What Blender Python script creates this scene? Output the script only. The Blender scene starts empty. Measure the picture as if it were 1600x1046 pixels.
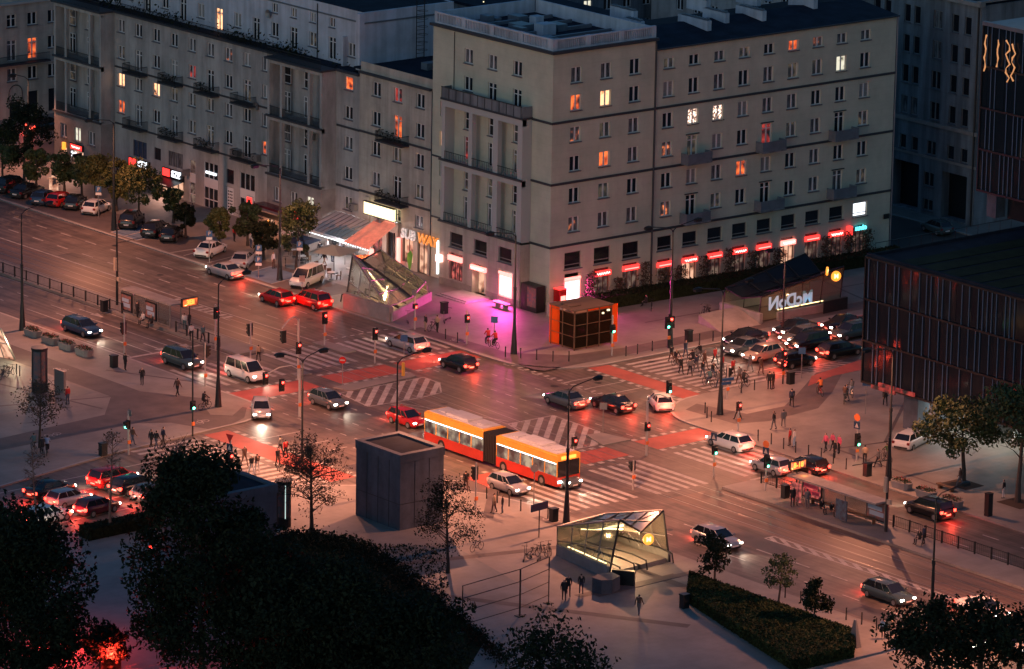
import bpy, bmesh, math, random
from mathutils import Vector, Matrix
random.seed(7)
PI = math.pi
R = math.radians
sc = bpy.context.scene
COL = sc.collection
# ------------------------------------------------------------------ camera, world, sun, exposure
CX, CY, FPX, HC = 800.0, 523.0, 7700.0, 114.0
YAW, PITCH, ROLL = 0.88279036, 0.24708846, -0.01708329
_f = Vector((math.cos(YAW)*math.cos(PITCH), math.sin(YAW)*math.cos(PITCH), -math.sin(PITCH)))
_r = Vector((math.sin(YAW), -math.cos(YAW), 0))
_d = _f.cross(_r)
_c, _s = math.cos(ROLL), math.sin(ROLL)
CR = _c*_r + _s*_d
CD = -_s*_r + _c*_d
cd = bpy.data.cameras.new("camera")
cam = bpy.data.objects.new("camera", cd); COL.objects.link(cam)
cam.matrix_world = Matrix(((CR.x, -CD.x, -_f.x, 0), (CR.y, -CD.y, -_f.y, 0), (CR.z, -CD.z, -_f.z, HC), (0, 0, 0, 1)))
cd.sensor_width = 36; cd.lens = 36*FPX/1600; cd.clip_start = 1; cd.clip_end = 6000
sc.camera = cam
w = bpy.data.worlds.new("World"); sc.world = w; w.use_nodes = True
nt = w.node_tree; bg = nt.nodes['Background']
sky = nt.nodes.new('ShaderNodeTexSky'); sky.sky_type = 'NISHITA'; sky.sun_disc = False
SUN_EL, SUN_AZ = R(1.5), R(250)
sky.sun_elevation = SUN_EL; sky.sun_rotation = SUN_AZ
sky.air_density = 1.2; sky.dust_density = 0.6; sky.ozone_density = 3.0
tint = nt.nodes.new('ShaderNodeMix'); tint.data_type = 'RGBA'; tint.blend_type = 'MULTIPLY'; tint.inputs[0].default_value = 1.0; tint.inputs[7].default_value = (.68, 1.05, 1.24, 1)
nt.links.new(sky.outputs[0], tint.inputs[6]); nt.links.new(tint.outputs[2], bg.inputs[0]); bg.inputs[1].default_value = 0.15
sl = bpy.data.lights.new("dusk_sun", 'SUN'); sl.energy = 0.11; sl.angle = R(25); sl.color = (.86, .95, 1.0)
so = bpy.data.objects.new("dusk_sun", sl); COL.objects.link(so)
sd = Vector((math.sin(SUN_AZ)*math.cos(R(14)), math.cos(SUN_AZ)*math.cos(R(14)), math.sin(R(14))))
so.rotation_euler = (-sd).to_track_quat('-Z', 'Y').to_euler()
sc.view_settings.view_transform = 'Standard'; sc.view_settings.look = 'None'
sc.view_settings.exposure = 1.0; sc.view_settings.gamma = 1.0
LAMP = (1.0, .35, .18)      # colour of the street lighting
LAMP_W = 2250.0

# ------------------------------------------------------------------ mapping of places on the ground
def ray(x, y):
    return _f + CR*((x-CX)/FPX) + CD*((y-CY)/FPX)
def G(x, y, z=0.0):
    d = ray(x, y); t = (z-HC)/d.z
    return Vector((d.x*t, d.y*t, z))

# ------------------------------------------------------------------ materials
MATS = {}
def mat(name, col, rough=.7, metal=0.0, var=0.0, vs=1.0, emit=None, es=0.0, bump=0.0, bs=8.0, col2=None, spec=None, trans=0.0, stretch=None, brick=None, streak=0.0):
    if name in MATS: return MATS[name]
    m = bpy.data.materials.new(name); m.use_nodes = True; n = m.node_tree; L = n.links
    p = n.nodes['Principled BSDF']
    p.inputs['Base Color'].default_value = (*col, 1); p.inputs['Roughness'].default_value = rough
    p.inputs['Metallic'].default_value = metal
    if spec is not None: p.inputs['Specular IOR Level'].default_value = spec
    if trans: p.inputs['Transmission Weight'].default_value = trans; p.inputs['IOR'].default_value = 1.1
    if var or bump:
        tc = n.nodes.new('ShaderNodeTexCoord'); mp = n.nodes.new('ShaderNodeMapping')
        L.new(tc.outputs['Object'], mp.inputs[0])
        if stretch: mp.inputs['Scale'].default_value = stretch
    if var:
        no = n.nodes.new('ShaderNodeTexNoise'); no.inputs['Scale'].default_value = vs; no.inputs['Detail'].default_value = 6
        no.inputs['Roughness'].default_value = .65
        cr = n.nodes.new('ShaderNodeValToRGB'); c2 = col2 or tuple(c*(1-var) for c in col)
        cr.color_ramp.elements[0].position = .35; cr.color_ramp.elements[1].position = .65
        cr.color_ramp.elements[0].color = (*c2, 1); cr.color_ramp.elements[1].color = (*[min(1, c*(1+var*.4)) for c in col], 1)
        L.new(mp.outputs[0], no.inputs[0]); L.new(no.outputs[0], cr.inputs[0]); L.new(cr.outputs[0], p.inputs['Base Color'])
    if brick or streak:
        tc2 = n.nodes.new('ShaderNodeTexCoord'); sp = n.nodes.new('ShaderNodeSeparateXYZ'); L.new(tc2.outputs['Object'], sp.inputs[0])
        src = n.nodes['Principled BSDF'].inputs['Base Color'].links[0].from_socket
        def mul(fac_sock, dark):
            nonlocal src
            mx = n.nodes.new('ShaderNodeMix'); mx.data_type = 'RGBA'; mx.blend_type = 'MULTIPLY'; mx.inputs[0].default_value = 1
            rr = n.nodes.new('ShaderNodeMapRange'); rr.inputs[3].default_value = dark; rr.inputs[4].default_value = 1.0; L.new(fac_sock, rr.inputs[0])
            L.new(src, mx.inputs[6]); L.new(rr.outputs[0], mx.inputs[7]); src = mx.outputs[2]; return rr
    if brick:
        bw, bh, dk, wallp = brick
        cb = n.nodes.new('ShaderNodeCombineXYZ')
        if wallp:
            ad = n.nodes.new('ShaderNodeMath'); ad.operation = 'ADD'; L.new(sp.outputs[0], ad.inputs[0]); L.new(sp.outputs[1], ad.inputs[1]); L.new(ad.outputs[0], cb.inputs[0]); L.new(sp.outputs[2], cb.inputs[1])
        else: L.new(sp.outputs[0], cb.inputs[0]); L.new(sp.outputs[1], cb.inputs[1])
        bt = n.nodes.new('ShaderNodeTexBrick'); bt.inputs['Scale'].default_value = 1; bt.inputs['Brick Width'].default_value = bw; bt.inputs['Row Height'].default_value = bh; bt.inputs['Mortar Size'].default_value = .03
        bt.inputs['Color1'].default_value = (1, 1, 1, 1); bt.inputs['Color2'].default_value = (.8, .8, .8, 1); bt.inputs['Mortar'].default_value = (.0, .0, .0, 1)
        L.new(cb.outputs[0], bt.inputs[0]); mul(bt.outputs[0], dk)
    if streak:
        ms = n.nodes.new('ShaderNodeMapping'); ms.inputs['Scale'].default_value = (1.3, 1.3, .09) if streak > 0 else (2.2, .05, 1); L.new(tc2.outputs['Object'], ms.inputs[0])
        ns = n.nodes.new('ShaderNodeTexNoise'); ns.inputs['Scale'].default_value = 1.0; ns.inputs['Detail'].default_value = 5; L.new(ms.outputs[0], ns.inputs[0])
        rr = mul(ns.outputs[0], 1-abs(streak)); rr.inputs[1].default_value = .38; rr.inputs[2].default_value = .58
    if brick or streak: L.new(src, p.inputs['Base Color'])
    if bump:
        nb = n.nodes.new('ShaderNodeTexNoise'); nb.inputs['Scale'].default_value = bs; nb.inputs['Detail'].default_value = 4
        b = n.nodes.new('ShaderNodeBump'); b.inputs['Strength'].default_value = bump; b.inputs['Distance'].default_value = .05
        L.new(mp.outputs[0], nb.inputs[0]); L.new(nb.outputs[0], b.inputs['Height']); L.new(b.outputs[0], p.inputs['Normal'])
    if emit: p.inputs['Emission Color'].default_value = (*emit, 1); p.inputs['Emission Strength'].default_value = es
    MATS[name] = m; return m
def lit(name, c1, c2, es, scale=1.2, thr=.5, dark=(.01, .01, .012)):
    """a lit pane: uneven interior light seen behind glass"""
    m = mat(name, (.03, .03, .03), .12, emit=c1, es=es)
    n = m.node_tree; L = n.links; p = n.nodes['Principled BSDF']
    tc = n.nodes.new('ShaderNodeTexCoord'); oi = n.nodes.new('ShaderNodeObjectInfo')
    ad = n.nodes.new('ShaderNodeVectorMath'); ad.operation = 'ADD'
    sc_ = n.nodes.new('ShaderNodeVectorMath'); sc_.operation = 'SCALE'; sc_.inputs[3].default_value = 37
    cmb = n.nodes.new('ShaderNodeCombineXYZ'); L.new(oi.outputs['Random'], cmb.inputs[0]); L.new(oi.outputs['Random'], cmb.inputs[2])
    L.new(cmb.outputs[0], sc_.inputs[0]); L.new(tc.outputs['Object'], ad.inputs[0]); L.new(sc_.outputs[0], ad.inputs[1])
    no = n.nodes.new('ShaderNodeTexNoise'); no.inputs['Scale'].default_value = scale; no.inputs['Detail'].default_value = 3
    cr = n.nodes.new('ShaderNodeValToRGB')
    e = cr.color_ramp.elements; e[0].position = thr-.12; e[0].color = (*dark, 1); e[1].position = thr+.12; e[1].color = (*c1, 1)
    x = e.new(thr); x.color = (*c2, 1)
    L.new(ad.outputs[0], no.inputs[0]); L.new(no.outputs[0], cr.inputs[0]); L.new(cr.outputs[0], p.inputs['Emission Color'])
    return m
M = lambda k: MATS[k]
mat('asphalt', (.14, .11, .092), .55, var=.42, vs=.45, bump=.3, bs=3, streak=-.42)
mat('asphalt_dark', (.085, .072, .066), .5, var=.3, vs=.25, bump=.25, bs=3)
mat('asphalt_patch', (.06, .05, .047), .5, var=.3, vs=.6)
mat('track_bed', (.16, .105, .08), .55, var=.3, vs=.5, stretch=(1, .15, 1), streak=-.35)
mat('paving', (.225, .205, .185), .6, var=.35, vs=.16, bump=.1, bs=2, brick=(1.5, .75, .90, False))
mat('paving_dark', (.10, .082, .078), .65, var=.3, vs=.5)
mat('paving_grey', (.15, .165, .165), .55, var=.3, vs=.3, brick=(1.5, .75, .9, False))
mat('kerb', (.33, .31, .29), .7, var=.2, vs=1)
mat('paint', (.40, .37, .345), .6, var=.35, vs=1.4)
mat('red_lane', (.36, .075, .055), .65, var=.25, vs=.6)
mat('blue_lane', (.10, .16, .24), .65, var=.2, vs=.6)
mat('rail', (.25, .24, .23), .35, .8)
mat('stucco_pale', (.49, .49, .385), .85, var=.14, vs=.35, bump=.15, bs=5, brick=(9, .75, .94, True), streak=.05)
mat('stucco_grey', (.37, .36, .345), .85, var=.3, vs=.45, bump=.2, bs=5, stretch=(1, 1, .45), brick=(2.2, 1.0, .95, True), streak=.2)
mat('stucco_white', (.46, .50, .57), .85, var=.18, vs=.4, streak=.2)
mat('stucco_pink', (.44, .40, .34), .85, var=.2, vs=.4, brick=(1.6, .8, .93, True), streak=.22)
mat('stone_dark', (.19, .205, .225), .8, var=.3, vs=.5, stretch=(1, 1, .4), brick=(1.8, .9, .88, True), streak=.4)
mat('stone_base', (.27, .24, .22), .8, var=.25, vs=.7)
mat('ledge_dark', (.035, .037, .045), .6)
mat('ledge_pale', (.40, .40, .38), .7)
mat('roof_dark', (.020, .026, .040), .9, spec=.08, var=.35, vs=.6)
mat('roof_metal', (.16, .18, .21), .45, .3, var=.2)
mat('frame_white', (.62, .61, .60), .5)
mat('frame_brown', (.10, .07, .05), .6)
mat('sill_dark', (.10, .10, .12), .6)
mat('pane_dark', (.012, .014, .018), .08, spec=.6)
mat('pane_curtain', (.15, .15, .155), .25, spec=.6, var=.9, vs=1.6, stretch=(3, 3, .5)); mat('pane_blind', (.26, .26, .25), .4, var=.25, vs=2, stretch=(.3, .3, 9))
lit('pane_orange', (1.0, .20, .05), (.55, .07, .02), 0.65)
lit('pane_amber', (1.0, .52, .26), (.8, .30, .12), 1.0, 1.5, .38)
lit('pane_red', (.75, .08, .06), (.35, .03, .03), 0.3)
lit('pane_lace', (1.0, .72, .55), (.25, .14, .10), 1.8, 5.0, .5)
lit('pane_spot', (1.0, .25, .08), (.10, .03, .02), 0.7, 1.6, .6)
lit('pane_white', (.85, .80, .62), (.5, .45, .32), 0.55, 1.5, .35)
lit('pane_dim', (.10, .075, .05), (.02, .02, .022), .35, 1.4, .5)
lit('shop_warm', (1.0, .55, .36), (.5, .2, .12), 0.5, 1.1, .42)
lit('shop_dim', (.30, .20, .15), (.10, .05, .045), 0.3, 1.3, .5)
lit('shop_red', (.8, .16, .13), (.3, .05, .05), 0.42, 2.2, .5)
mat('neon_red', (.3, .02, .02), .4, emit=(1.0, .035, .03), es=1.3)
mat('neon_script', (.8, .3, .3), .4, emit=(1.0, .45, .38), es=2.0)
mat('neon_pinkred', (.8, .3, .3), .4, emit=(1.0, .22, .18), es=1.6)
mat('neon_white', (.8, .8, .8), .4, emit=(.85, .92, 1.0), es=1.0)
mat('neon_cyan', (.1, .6, .7), .4, emit=(.12, .85, .95), es=1.1)
mat('neon_yellow', (.8, .7, .3), .4, emit=(1.0, .86, .50), es=.9)
mat('gold_reflection_glow', (.5, .3, .15), .4, emit=(1.0, .42, .16), es=.32)  # emission imitating golden reflections in the tower glass
mat('neon_orange', (.9, .4, .1), .4, emit=(1.0, .30, .03), es=0.9)
mat('screen_white', (.8, .8, .8), .3, emit=(1.0, .86, 1.0), es=2.2)
mat('led_orange', (.5, .1, .03), .4, emit=(1.0, .20, .03), es=2.2)
mat('sign_orange', (.75, .28, .04), .5, emit=(1.0, .30, .04), es=.30)
mat('sign_white', (.6, .6, .58), .5, emit=(.9, .9, .85), es=.10); mat('letter_blue', (.35, .48, .58), .5, emit=(.5, .8, 1.0), es=.16)
mat('metal_dark', (.022, .024, .026), .45, .4)
mat('metal_post', (.030, .036, .040), .4, .5)
mat('metal_grey', (.30, .29, .28), .45, .6)
mat('metal_pale', (.42, .40, .38), .5, .4)
mat('fin_metal', (.11, .17, .25), .6, spec=.1)
mat('concrete', (.25, .245, .235), .8, var=.2, vs=.8, bump=.2)
mat('concrete_dark', (.075, .09, .12), .75, var=.3, vs=.8, streak=.18)
mat('wood', (.13, .075, .04), .7, var=.3)
mat('soil', (.045, .03, .022), .9)
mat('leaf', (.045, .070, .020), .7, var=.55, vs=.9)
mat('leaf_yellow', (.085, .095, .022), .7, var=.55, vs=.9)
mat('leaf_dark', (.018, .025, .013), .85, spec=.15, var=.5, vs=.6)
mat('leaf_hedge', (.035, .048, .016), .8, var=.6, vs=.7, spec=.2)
mat('leaf_brown', (.075, .055, .03), .75, var=.5, vs=.8)
mat('bark', (.06, .045, .035), .85, var=.3)
mat('bark_pale', (.16, .12, .09), .85, var=.3)
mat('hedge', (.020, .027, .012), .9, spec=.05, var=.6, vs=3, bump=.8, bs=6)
mat('flower', (.30, .06, .05), .8)
mat('rubber', (.012, .012, .012), .8)
mat('glass_dark', (.009, .014, .020), .10, spec=.16)
mat('glass_tint', (.36, .37, .27), .18, trans=.72)
mat('glass_blue', (.12, .19, .22), .2, trans=.35)
mat('glass_clear', (.5, .5, .48), .08, trans=.9)
mat('head_light', (1, 1, .95), .3, emit=(1.0, .90, .74), es=11)
mat('tail_light', (.5, .02, .02), .3, emit=(1.0, .035, .02), es=6)
mat('tail_dim', (.16, .008, .008), .3)
mat('head_off', (.45, .45, .43), .2)
mat('plate', (.6, .6, .58), .5)
mat('tl_red', (.5, .02, .02), .3, emit=(1.0, .03, .02), es=10)
mat('tl_green', (.05, .5, .3), .3, emit=(.12, 1.0, .62), es=8)
mat('tl_off', (.02, .02, .02), .4)
mat('lamp_glass', (.9, .6, .4), .3, emit=LAMP, es=4)
mat('warm_tube', (1, .8, .5), .3, emit=(1.0, .70, .36), es=4)
mat('cool_tube', (1, 1, 1), .3, emit=(.85, .93, 1.0), es=2.2)
mat('skin', (.45, .27, .20), .6); mat('hair_dark', (.03, .02, .015), .8)
for k, c in dict(black=(.012, .012, .014), navy=(.02, .03, .06), red=(.42, .02, .02), grey=(.12, .12, .125), white=(.55, .53, .50), pink=(.62, .10, .18), teal=(.06, .13, .14), jeans=(.05, .07, .11), beige=(.32, .24, .16), orange=(.65, .16, .04), lightblue=(.25, .36, .48), brown=(.10, .05, .035), green=(.04, .08, .03)).items():
    mat('cloth_'+k, c, .8)
for k, c in dict(white=(.62, .60, .57), silver=(.34, .34, .35), black=(.010, .011, .013), grey=(.11, .125, .13), red=(.40, .012, .012), blue=(.02, .045, .09), teal=(.06, .09, .095), maroon=(.09, .01, .02), beige=(.42, .33, .25)).items():
    mat('car_'+k, c, .25, .25 if k in ('silver', 'grey', 'teal') else 0)
mat('bus_yellow', (.70, .36, .05), .4, var=.15, vs=.8); mat('bus_red', (.42, .035, .02), .4, var=.2, vs=.8); mat('bus_roof', (.45, .46, .48), .5, var=.15)
lit('bus_window', (.40, .33, .22), (.12, .10, .08), .55, .9, .5)

# ------------------------------------------------------------------ mesh builder
class MB:
    def __init__(s): s.v = []; s.f = []; s.m = []; s.T = None; s.k = 0
    def add(s, vs, fs, k=None):
        b = len(s.v)
        if s.T is not None: vs = [tuple(s.T @ Vector(v)) for v in vs]
        s.v += [tuple(v) for v in vs]; s.f += [tuple(b+i for i in f) for f in fs]; s.m += [s.k if k is None else k]*len(fs)
        return s
    def box(s, x0, x1, y0, y1, z0, z1, k=None):
        return s.add([(x0, y0, z0), (x1, y0, z0), (x1, y1, z0), (x0, y1, z0), (x0, y0, z1), (x1, y0, z1), (x1, y1, z1), (x0, y1, z1)],
                     [(0, 3, 2, 1), (4, 5, 6, 7), (0, 1, 5, 4), (1, 2, 6, 5), (2, 3, 7, 6), (3, 0, 4, 7)], k)
    def quad(s, a, b, c, d, k=None): return s.add([a, b, c, d], [(0, 1, 2, 3)], k)
    def poly(s, pts, k=None): return s.add(pts, [tuple(range(len(pts)))], k)
    def prism(s, pts, z0, z1, k=None):
        n = len(pts); vs = [(p[0], p[1], z0) for p in pts]+[(p[0], p[1], z1) for p in pts]
        return s.add(vs, [tuple(range(n-1, -1, -1)), tuple(range(n, 2*n))]+[(i, (i+1) % n, n+(i+1) % n, n+i) for i in range(n)], k)
    def tube(s, pts, rs, n=8, k=None, cap=True):
        pts = [Vector(p) for p in pts]
        if not isinstance(rs, (list, tuple)): rs = [rs]*len(pts)
        vs = []; fs = []; ref = None
        for i, p in enumerate(pts):
            t = (pts[min(i+1, len(pts)-1)]-pts[max(i-1, 0)])
            if t.length < 1e-6: t = Vector((0, 0, 1))
            t.normalize()
            if ref is None: ref = Vector((1, 0, 0)) if abs(t.x) < .9 else Vector((0, 1, 0))
            a = (ref-t*ref.dot(t)).normalized(); b = t.cross(a); ref = a
            for j in range(n):
                th = 2*PI*j/n; vs.append(p+(a*math.cos(th)+b*math.sin(th))*rs[i])
        for i in range(len(pts)-1):
            for j in range(n): fs.append((i*n+j, i*n+(j+1) % n, (i+1)*n+(j+1) % n, (i+1)*n+j))
        if cap: fs.append(tuple(range(n-1, -1, -1))); fs.append(tuple((len(pts)-1)*n+j for j in range(n)))
        return s.add(vs, fs, k)
    def cyl(s, x, y, z0, z1, r0, r1=None, n=12, k=None): return s.tube([(x, y, z0), (x, y, z1)], [r0, r1 if r1 is not None else r0], n, k)
    def ring(s, c, r, rt, ax='y', n=18, k=None):
        pts = []
        for i in range(n+1):
            t = 2*PI*i/n
            pts.append((c[0]+r*math.cos(t), c[1], c[2]+r*math.sin(t)) if ax == 'y' else (c[0]+r*math.cos(t), c[1]+r*math.sin(t), c[2]))
        return s.tube(pts, rt, 5, k, cap=False)
    def ball(s, c, r, n=8, k=None, sz=1.0):
        vs = []; fs = []; m = max(3, n//2)
        for i in range(m+1):
            ph = PI*i/m
            for j in range(n):
                th = 2*PI*j/n; vs.append((c[0]+r*math.sin(ph)*math.cos(th), c[1]+r*math.sin(ph)*math.sin(th), c[2]+r*sz*math.cos(ph)))
        for i in range(m):
            for j in range(n): fs.append((i*n+j, i*n+(j+1) % n, (i+1)*n+(j+1) % n, (i+1)*n+j))
        return s.add(vs, fs, k)
    def mesh(s, name, mats, smooth=False):
        me = bpy.data.meshes.new(name); me.from_pydata(s.v, [], s.f)
        for m in (mats if isinstance(mats, (list, tuple)) else [mats]): me.materials.append(MATS[m] if isinstance(m, str) else m)
        me.polygons.foreach_set('material_index', s.m)
        if smooth: me.polygons.foreach_set('use_smooth', [True]*len(s.f))
        me.update(); return me
def link(name, me, parent=None, loc=None, rz=0.0):
    o = bpy.data.objects.new(name, me); COL.objects.link(o)
    if parent: o.parent = parent
    if loc is not None: o.location = loc
    if rz: o.rotation_euler = (0, 0, rz)
    return o
def obj(name, mb, mats, parent=None, smooth=False): return link(name, mb.mesh(name, mats, smooth), parent)
def tag(o, label=None, cat=None, group=None, kind=None):
    if label: o['label'] = label
    if cat: o['category'] = cat
    if group: o['group'] = group
    if kind: o['kind'] = kind
    return o
def thing(name, label, cat, loc=(0, 0, 0), rz=0.0, group=None):
    o = link(name, None, None, loc, rz); o.empty_display_size = .3
    return tag(o, label, cat, group)
def structure(name, mb, mats): return tag(obj(name, mb, mats), kind='structure')
def copy_tree(o, parent=None):
    c = o.copy(); COL.objects.link(c)
    if parent is not None: c.parent = parent
    for ch in list(o.children): copy_tree(ch, c)
    return c
def place(proto, used, loc, rz, label, group=None):
    """the first use moves the prototype itself, later ones copy it with its parts"""
    o = proto if not used.get(proto.name) else copy_tree(proto)
    used[proto.name] = True
    o.location = loc; o.rotation_euler = (0, 0, rz); o['label'] = label
    if group: o['group'] = group
    return o
USED = {}
def text_mesh(name, s, size, m, ext=.03, off=0.0, align='CENTER', shear=0.0):
    cu = bpy.data.curves.new(name, 'FONT'); cu.body = s; cu.size = size; cu.extrude = ext; cu.offset = off; cu.align_x = align; cu.align_y = 'CENTER'; cu.shear = shear
    cu.resolution_u = 3
    t = bpy.data.objects.new(name, cu); COL.objects.link(t)
    dg = bpy.context.evaluated_depsgraph_get(); me = bpy.data.meshes.new_from_object(t.evaluated_get(dg))
    bpy.data.objects.remove(t); bpy.data.curves.remove(cu)
    me.materials.clear(); me.materials.append(MATS[m]); me.name = name
    return me
def light(name, kind, loc, energy, color, parent=None, **k):
    l = bpy.data.lights.new(name, kind); l.energy = energy; l.color = color
    for a, b in k.items():
        if a != 'rot': setattr(l, a, b)
    o = bpy.data.objects.new(name, l); COL.objects.link(o); o.location = loc
    if parent: o.parent = parent
    if 'rot' in k: o.rotation_euler = k['rot']
    return o

# ------------------------------------------------------------------ GROUND
b = MB(); b.quad((-400, -700, -.004), (1800, -700, -.004), (1800, 1700, -.004), (-400, 1700, -.004)); structure('ground', b, 'asphalt_dark')
def arc(cx, cy, r, a0, a1, n=8): return [(cx+r*math.cos(R(a0+(a1-a0)*i/n)), cy+r*math.sin(R(a0+(a1-a0)*i/n))) for i in range(n+1)]
b = MB()
b.poly([(252, 200, 0), (279.4, 200, 0), (279.4, 460, 0), (252, 460, 0)]); structure('road', b, 'asphalt')
b = MB(); b.poly([(279.4, 318, 0), (360, 318, 0), (360, 337, 0), (279.4, 337, 0)]); b.poly([(120, 314, 0), (252, 314, 0), (252, 340, 0), (120, 335, 0)]); structure('road', b, 'asphalt')
H = .12
def pave(name, pts, m='paving', kerb=True):
    b = MB(); b.prism(pts, -.05, H); structure(name, b, m)
    if kerb:
        k = MB(); n = len(pts)
        for i in range(n):
            p, q = Vector(pts[i]), Vector(pts[(i+1) % n]); d = (q-p)
            if d.length < .01 or max(abs(p.x), abs(q.x)) > 400 or min(p.y, q.y) < 205: continue
            d.normalize(); nn = Vector((-d.y, d.x))*.28
            k.quad((p.x, p.y, H+.004), (q.x, q.y, H+.004), (q.x+nn.x, q.y+nn.y, H+.004), (p.x+nn.x, p.y+nn.y, H+.004))
        structure('kerb', k, 'kerb')
pave('pavement', [(279.4, 438)]+[(279.4, 344)]+arc(286.5, 342.2, 7.1, 180, 270)+[(345, 335.1), (345, 352.0), (341.2, 352.0), (341.2, 438)])
pave('pavement', arc(286.2, 314.8, 7, 90, 180)+[(279.2, 200), (420, 200), (420, 321.8)])
pave('pavement', [(252.3, 500), (120, 500), (120, 316), (219, 333.4), (232, 336.3), (243, 337.6)]+arc(246.2, 344, 6.1, -75, 0, 7)+[(252.3, 347)])
pave('pavement', [(251.9, 200), (251.9, 302), (250.6, 308), (246.5, 314.2), (240, 318.6), (225, 318.8), (208, 318.2), (120, 315), (120, 200)])
pave('pavement', [(355-3, 352), (500, 352), (500, 500), (355-3, 500)])
pave('pavement', [(280, 447), (500, 447), (500, 640), (280, 640)])
# medians and tram platforms
b = MB(); b.poly([(264.0, 357.5, .004), (269.5, 357.5, .004), (269.5, 470, .004), (264.0, 470, .004)]); b.poly([(261.9, 200, .004), (267.7, 200, .004), (267.7, 298, .004), (261.9, 298, .004)]); structure('tram_track_bed', b, 'track_bed')
def plat(pts): b = MB(); b.prism(pts, 0, .22); structure('tram_platform', b, 'paving')
plat([(261.0, 357.5), (264.0, 357.5), (264.0, 415), (261.0, 415)])
plat([(267.8, 245), (271.4, 245), (271.4, 297.6), (267.8, 297.6)])
def isl(pts, m='paving', h=.10): b = MB(); b.prism(pts, 0, h); structure('traffic_island', b, m)
isl([(261.2, 343.2)]+arc(262.5, 342.2, 1.0, 180, 300, 5)+[(269.8, 341.9), (270.2, 343.3)])
isl([(261.0, 348.2), (262.6, 348.2), (262.6, 349.3), (261.0, 349.3)])
isl([(269.6, 352.5), (271.0, 352.5), (271.0, 357.4), (269.6, 357.4)])
isl([(268.4, 313.8), (271.6, 313.8), (271.0, 317.0), (269.4, 317.3)])
isl([(258.9, 314.4), (263.3, 314.4), (263.4, 316.2), (260, 316.4)])
# rails
b = MB()
def rail(pts):
    for p, q in zip(pts, pts[1:]):
        b.quad((p[0]-.045, p[1], .012), (p[0]+.045, p[1], .012), (q[0]+.045, q[1], .012), (q[0]-.045, q[1], .012))
for xn, xs in ((264.7, 262.5), (266.13, 263.93), (267.4, 265.5), (268.83, 266.93)):
    rail([(xn, 470), (xn, 357)]+[(xn+(xs-xn)*(3*t*t-2*t**3), 357-57*t) for t in [i/12 for i in range(13)]]+[(xs, 200)])
structure('tram_rails', b, 'rail')

# paint
PM = {}
def P_(k='paint'):
    if k not in PM: PM[k] = MB()
    return PM[k]
Z = .006
def bar(x0, y0, x1, y1, wd, k='paint', z=Z, dash=None):
    p = Vector((x0, y0)); q = Vector((x1, y1)); d = (q-p); L = d.length; d.normalize(); n = Vector((-d.y, d.x))*wd/2
    segs = [(0, L)] if not dash else []
    if dash:
        t = 0
        while t < L: segs.append((t, min(L, t+dash[0]))); t += dash[1]
    for a, c in segs:
        s_, e_ = p+d*a, p+d*c
        P_(k).quad((s_.x-n.x, s_.y-n.y, z), (s_.x+n.x, s_.y+n.y, z), (e_.x+n.x, e_.y+n.y, z), (e_.x-n.x, e_.y-n.y, z))
def area(pts, k, z=Z): P_(k).poly([(p[0], p[1], z) for p in pts])
# red cycle crossings with square dashes on both edges
for (a, c, lo, hi, ax) in ((252.3, 260.6, 344.0, 347.2, 'x'), (262.8, 270.2, 344.0, 347.2, 'x'), (271.2, 279.2, 344.0, 347.2, 'x'), (252.3, 261, 310.0, 313.0, 'x'), (263.4, 268.4, 310.2, 313.4, 'x'), (271.6, 279.1, 310.2, 313.4, 'x')):
    area([(a, lo), (c, lo), (c, hi), (a, hi)], 'red_lane', .005)
    bar(a, lo-.35, c, lo-.35, .5, dash=(.55, 1.15)); bar(a, hi+.35, c, hi+.35, .5, dash=(.55, 1.15))
for x0, x1, y0, y1 in ((284.7, 287.0, 321.6, 336.2), (242.4, 245.0, 318.6, 337.0)):
    area([(x0, y0), (x1, y0), (x1, y1), (x0, y1)], 'red_lane', .005)
    bar(x0-.35, y0, x0-.35, y1, .5, dash=(.55, 1.15)); bar(x1+.35, y0, x1+.35, y1, .5, dash=(.55, 1.15))
# zebras
def zeb(x0, x1, y0, y1, ax, st=.5, per=1.05):
    t = x0+.3 if ax == 'y' else y0+.3
    end = x1 if ax == 'y' else y1
    while t+st < end:
        if ax == 'y': area([(t, y0), (t+st, y0), (t+st, y1), (t, y1)], 'paint')
        else: area([(x0, t), (x1, t), (x1, t+st), (x0, t+st)], 'paint')
        t += per
zeb(252.6, 260.8, 349.5, 357.0, 'y'); zeb(263, 269.6, 349.5, 356.8, 'y'); zeb(271, 279.2, 348.6, 356.2, 'y')
zeb(252.3, 261, 299.8, 308.6, 'y'); zeb(262.0, 268.2, 299.5, 308.6, 'y'); zeb(271.6, 279, 299.3, 308.6, 'y')
zeb(288.4, 296.0, 322, 335, 'x'); zeb(234.2, 241.2, 318.8, 336.6, 'x')
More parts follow.
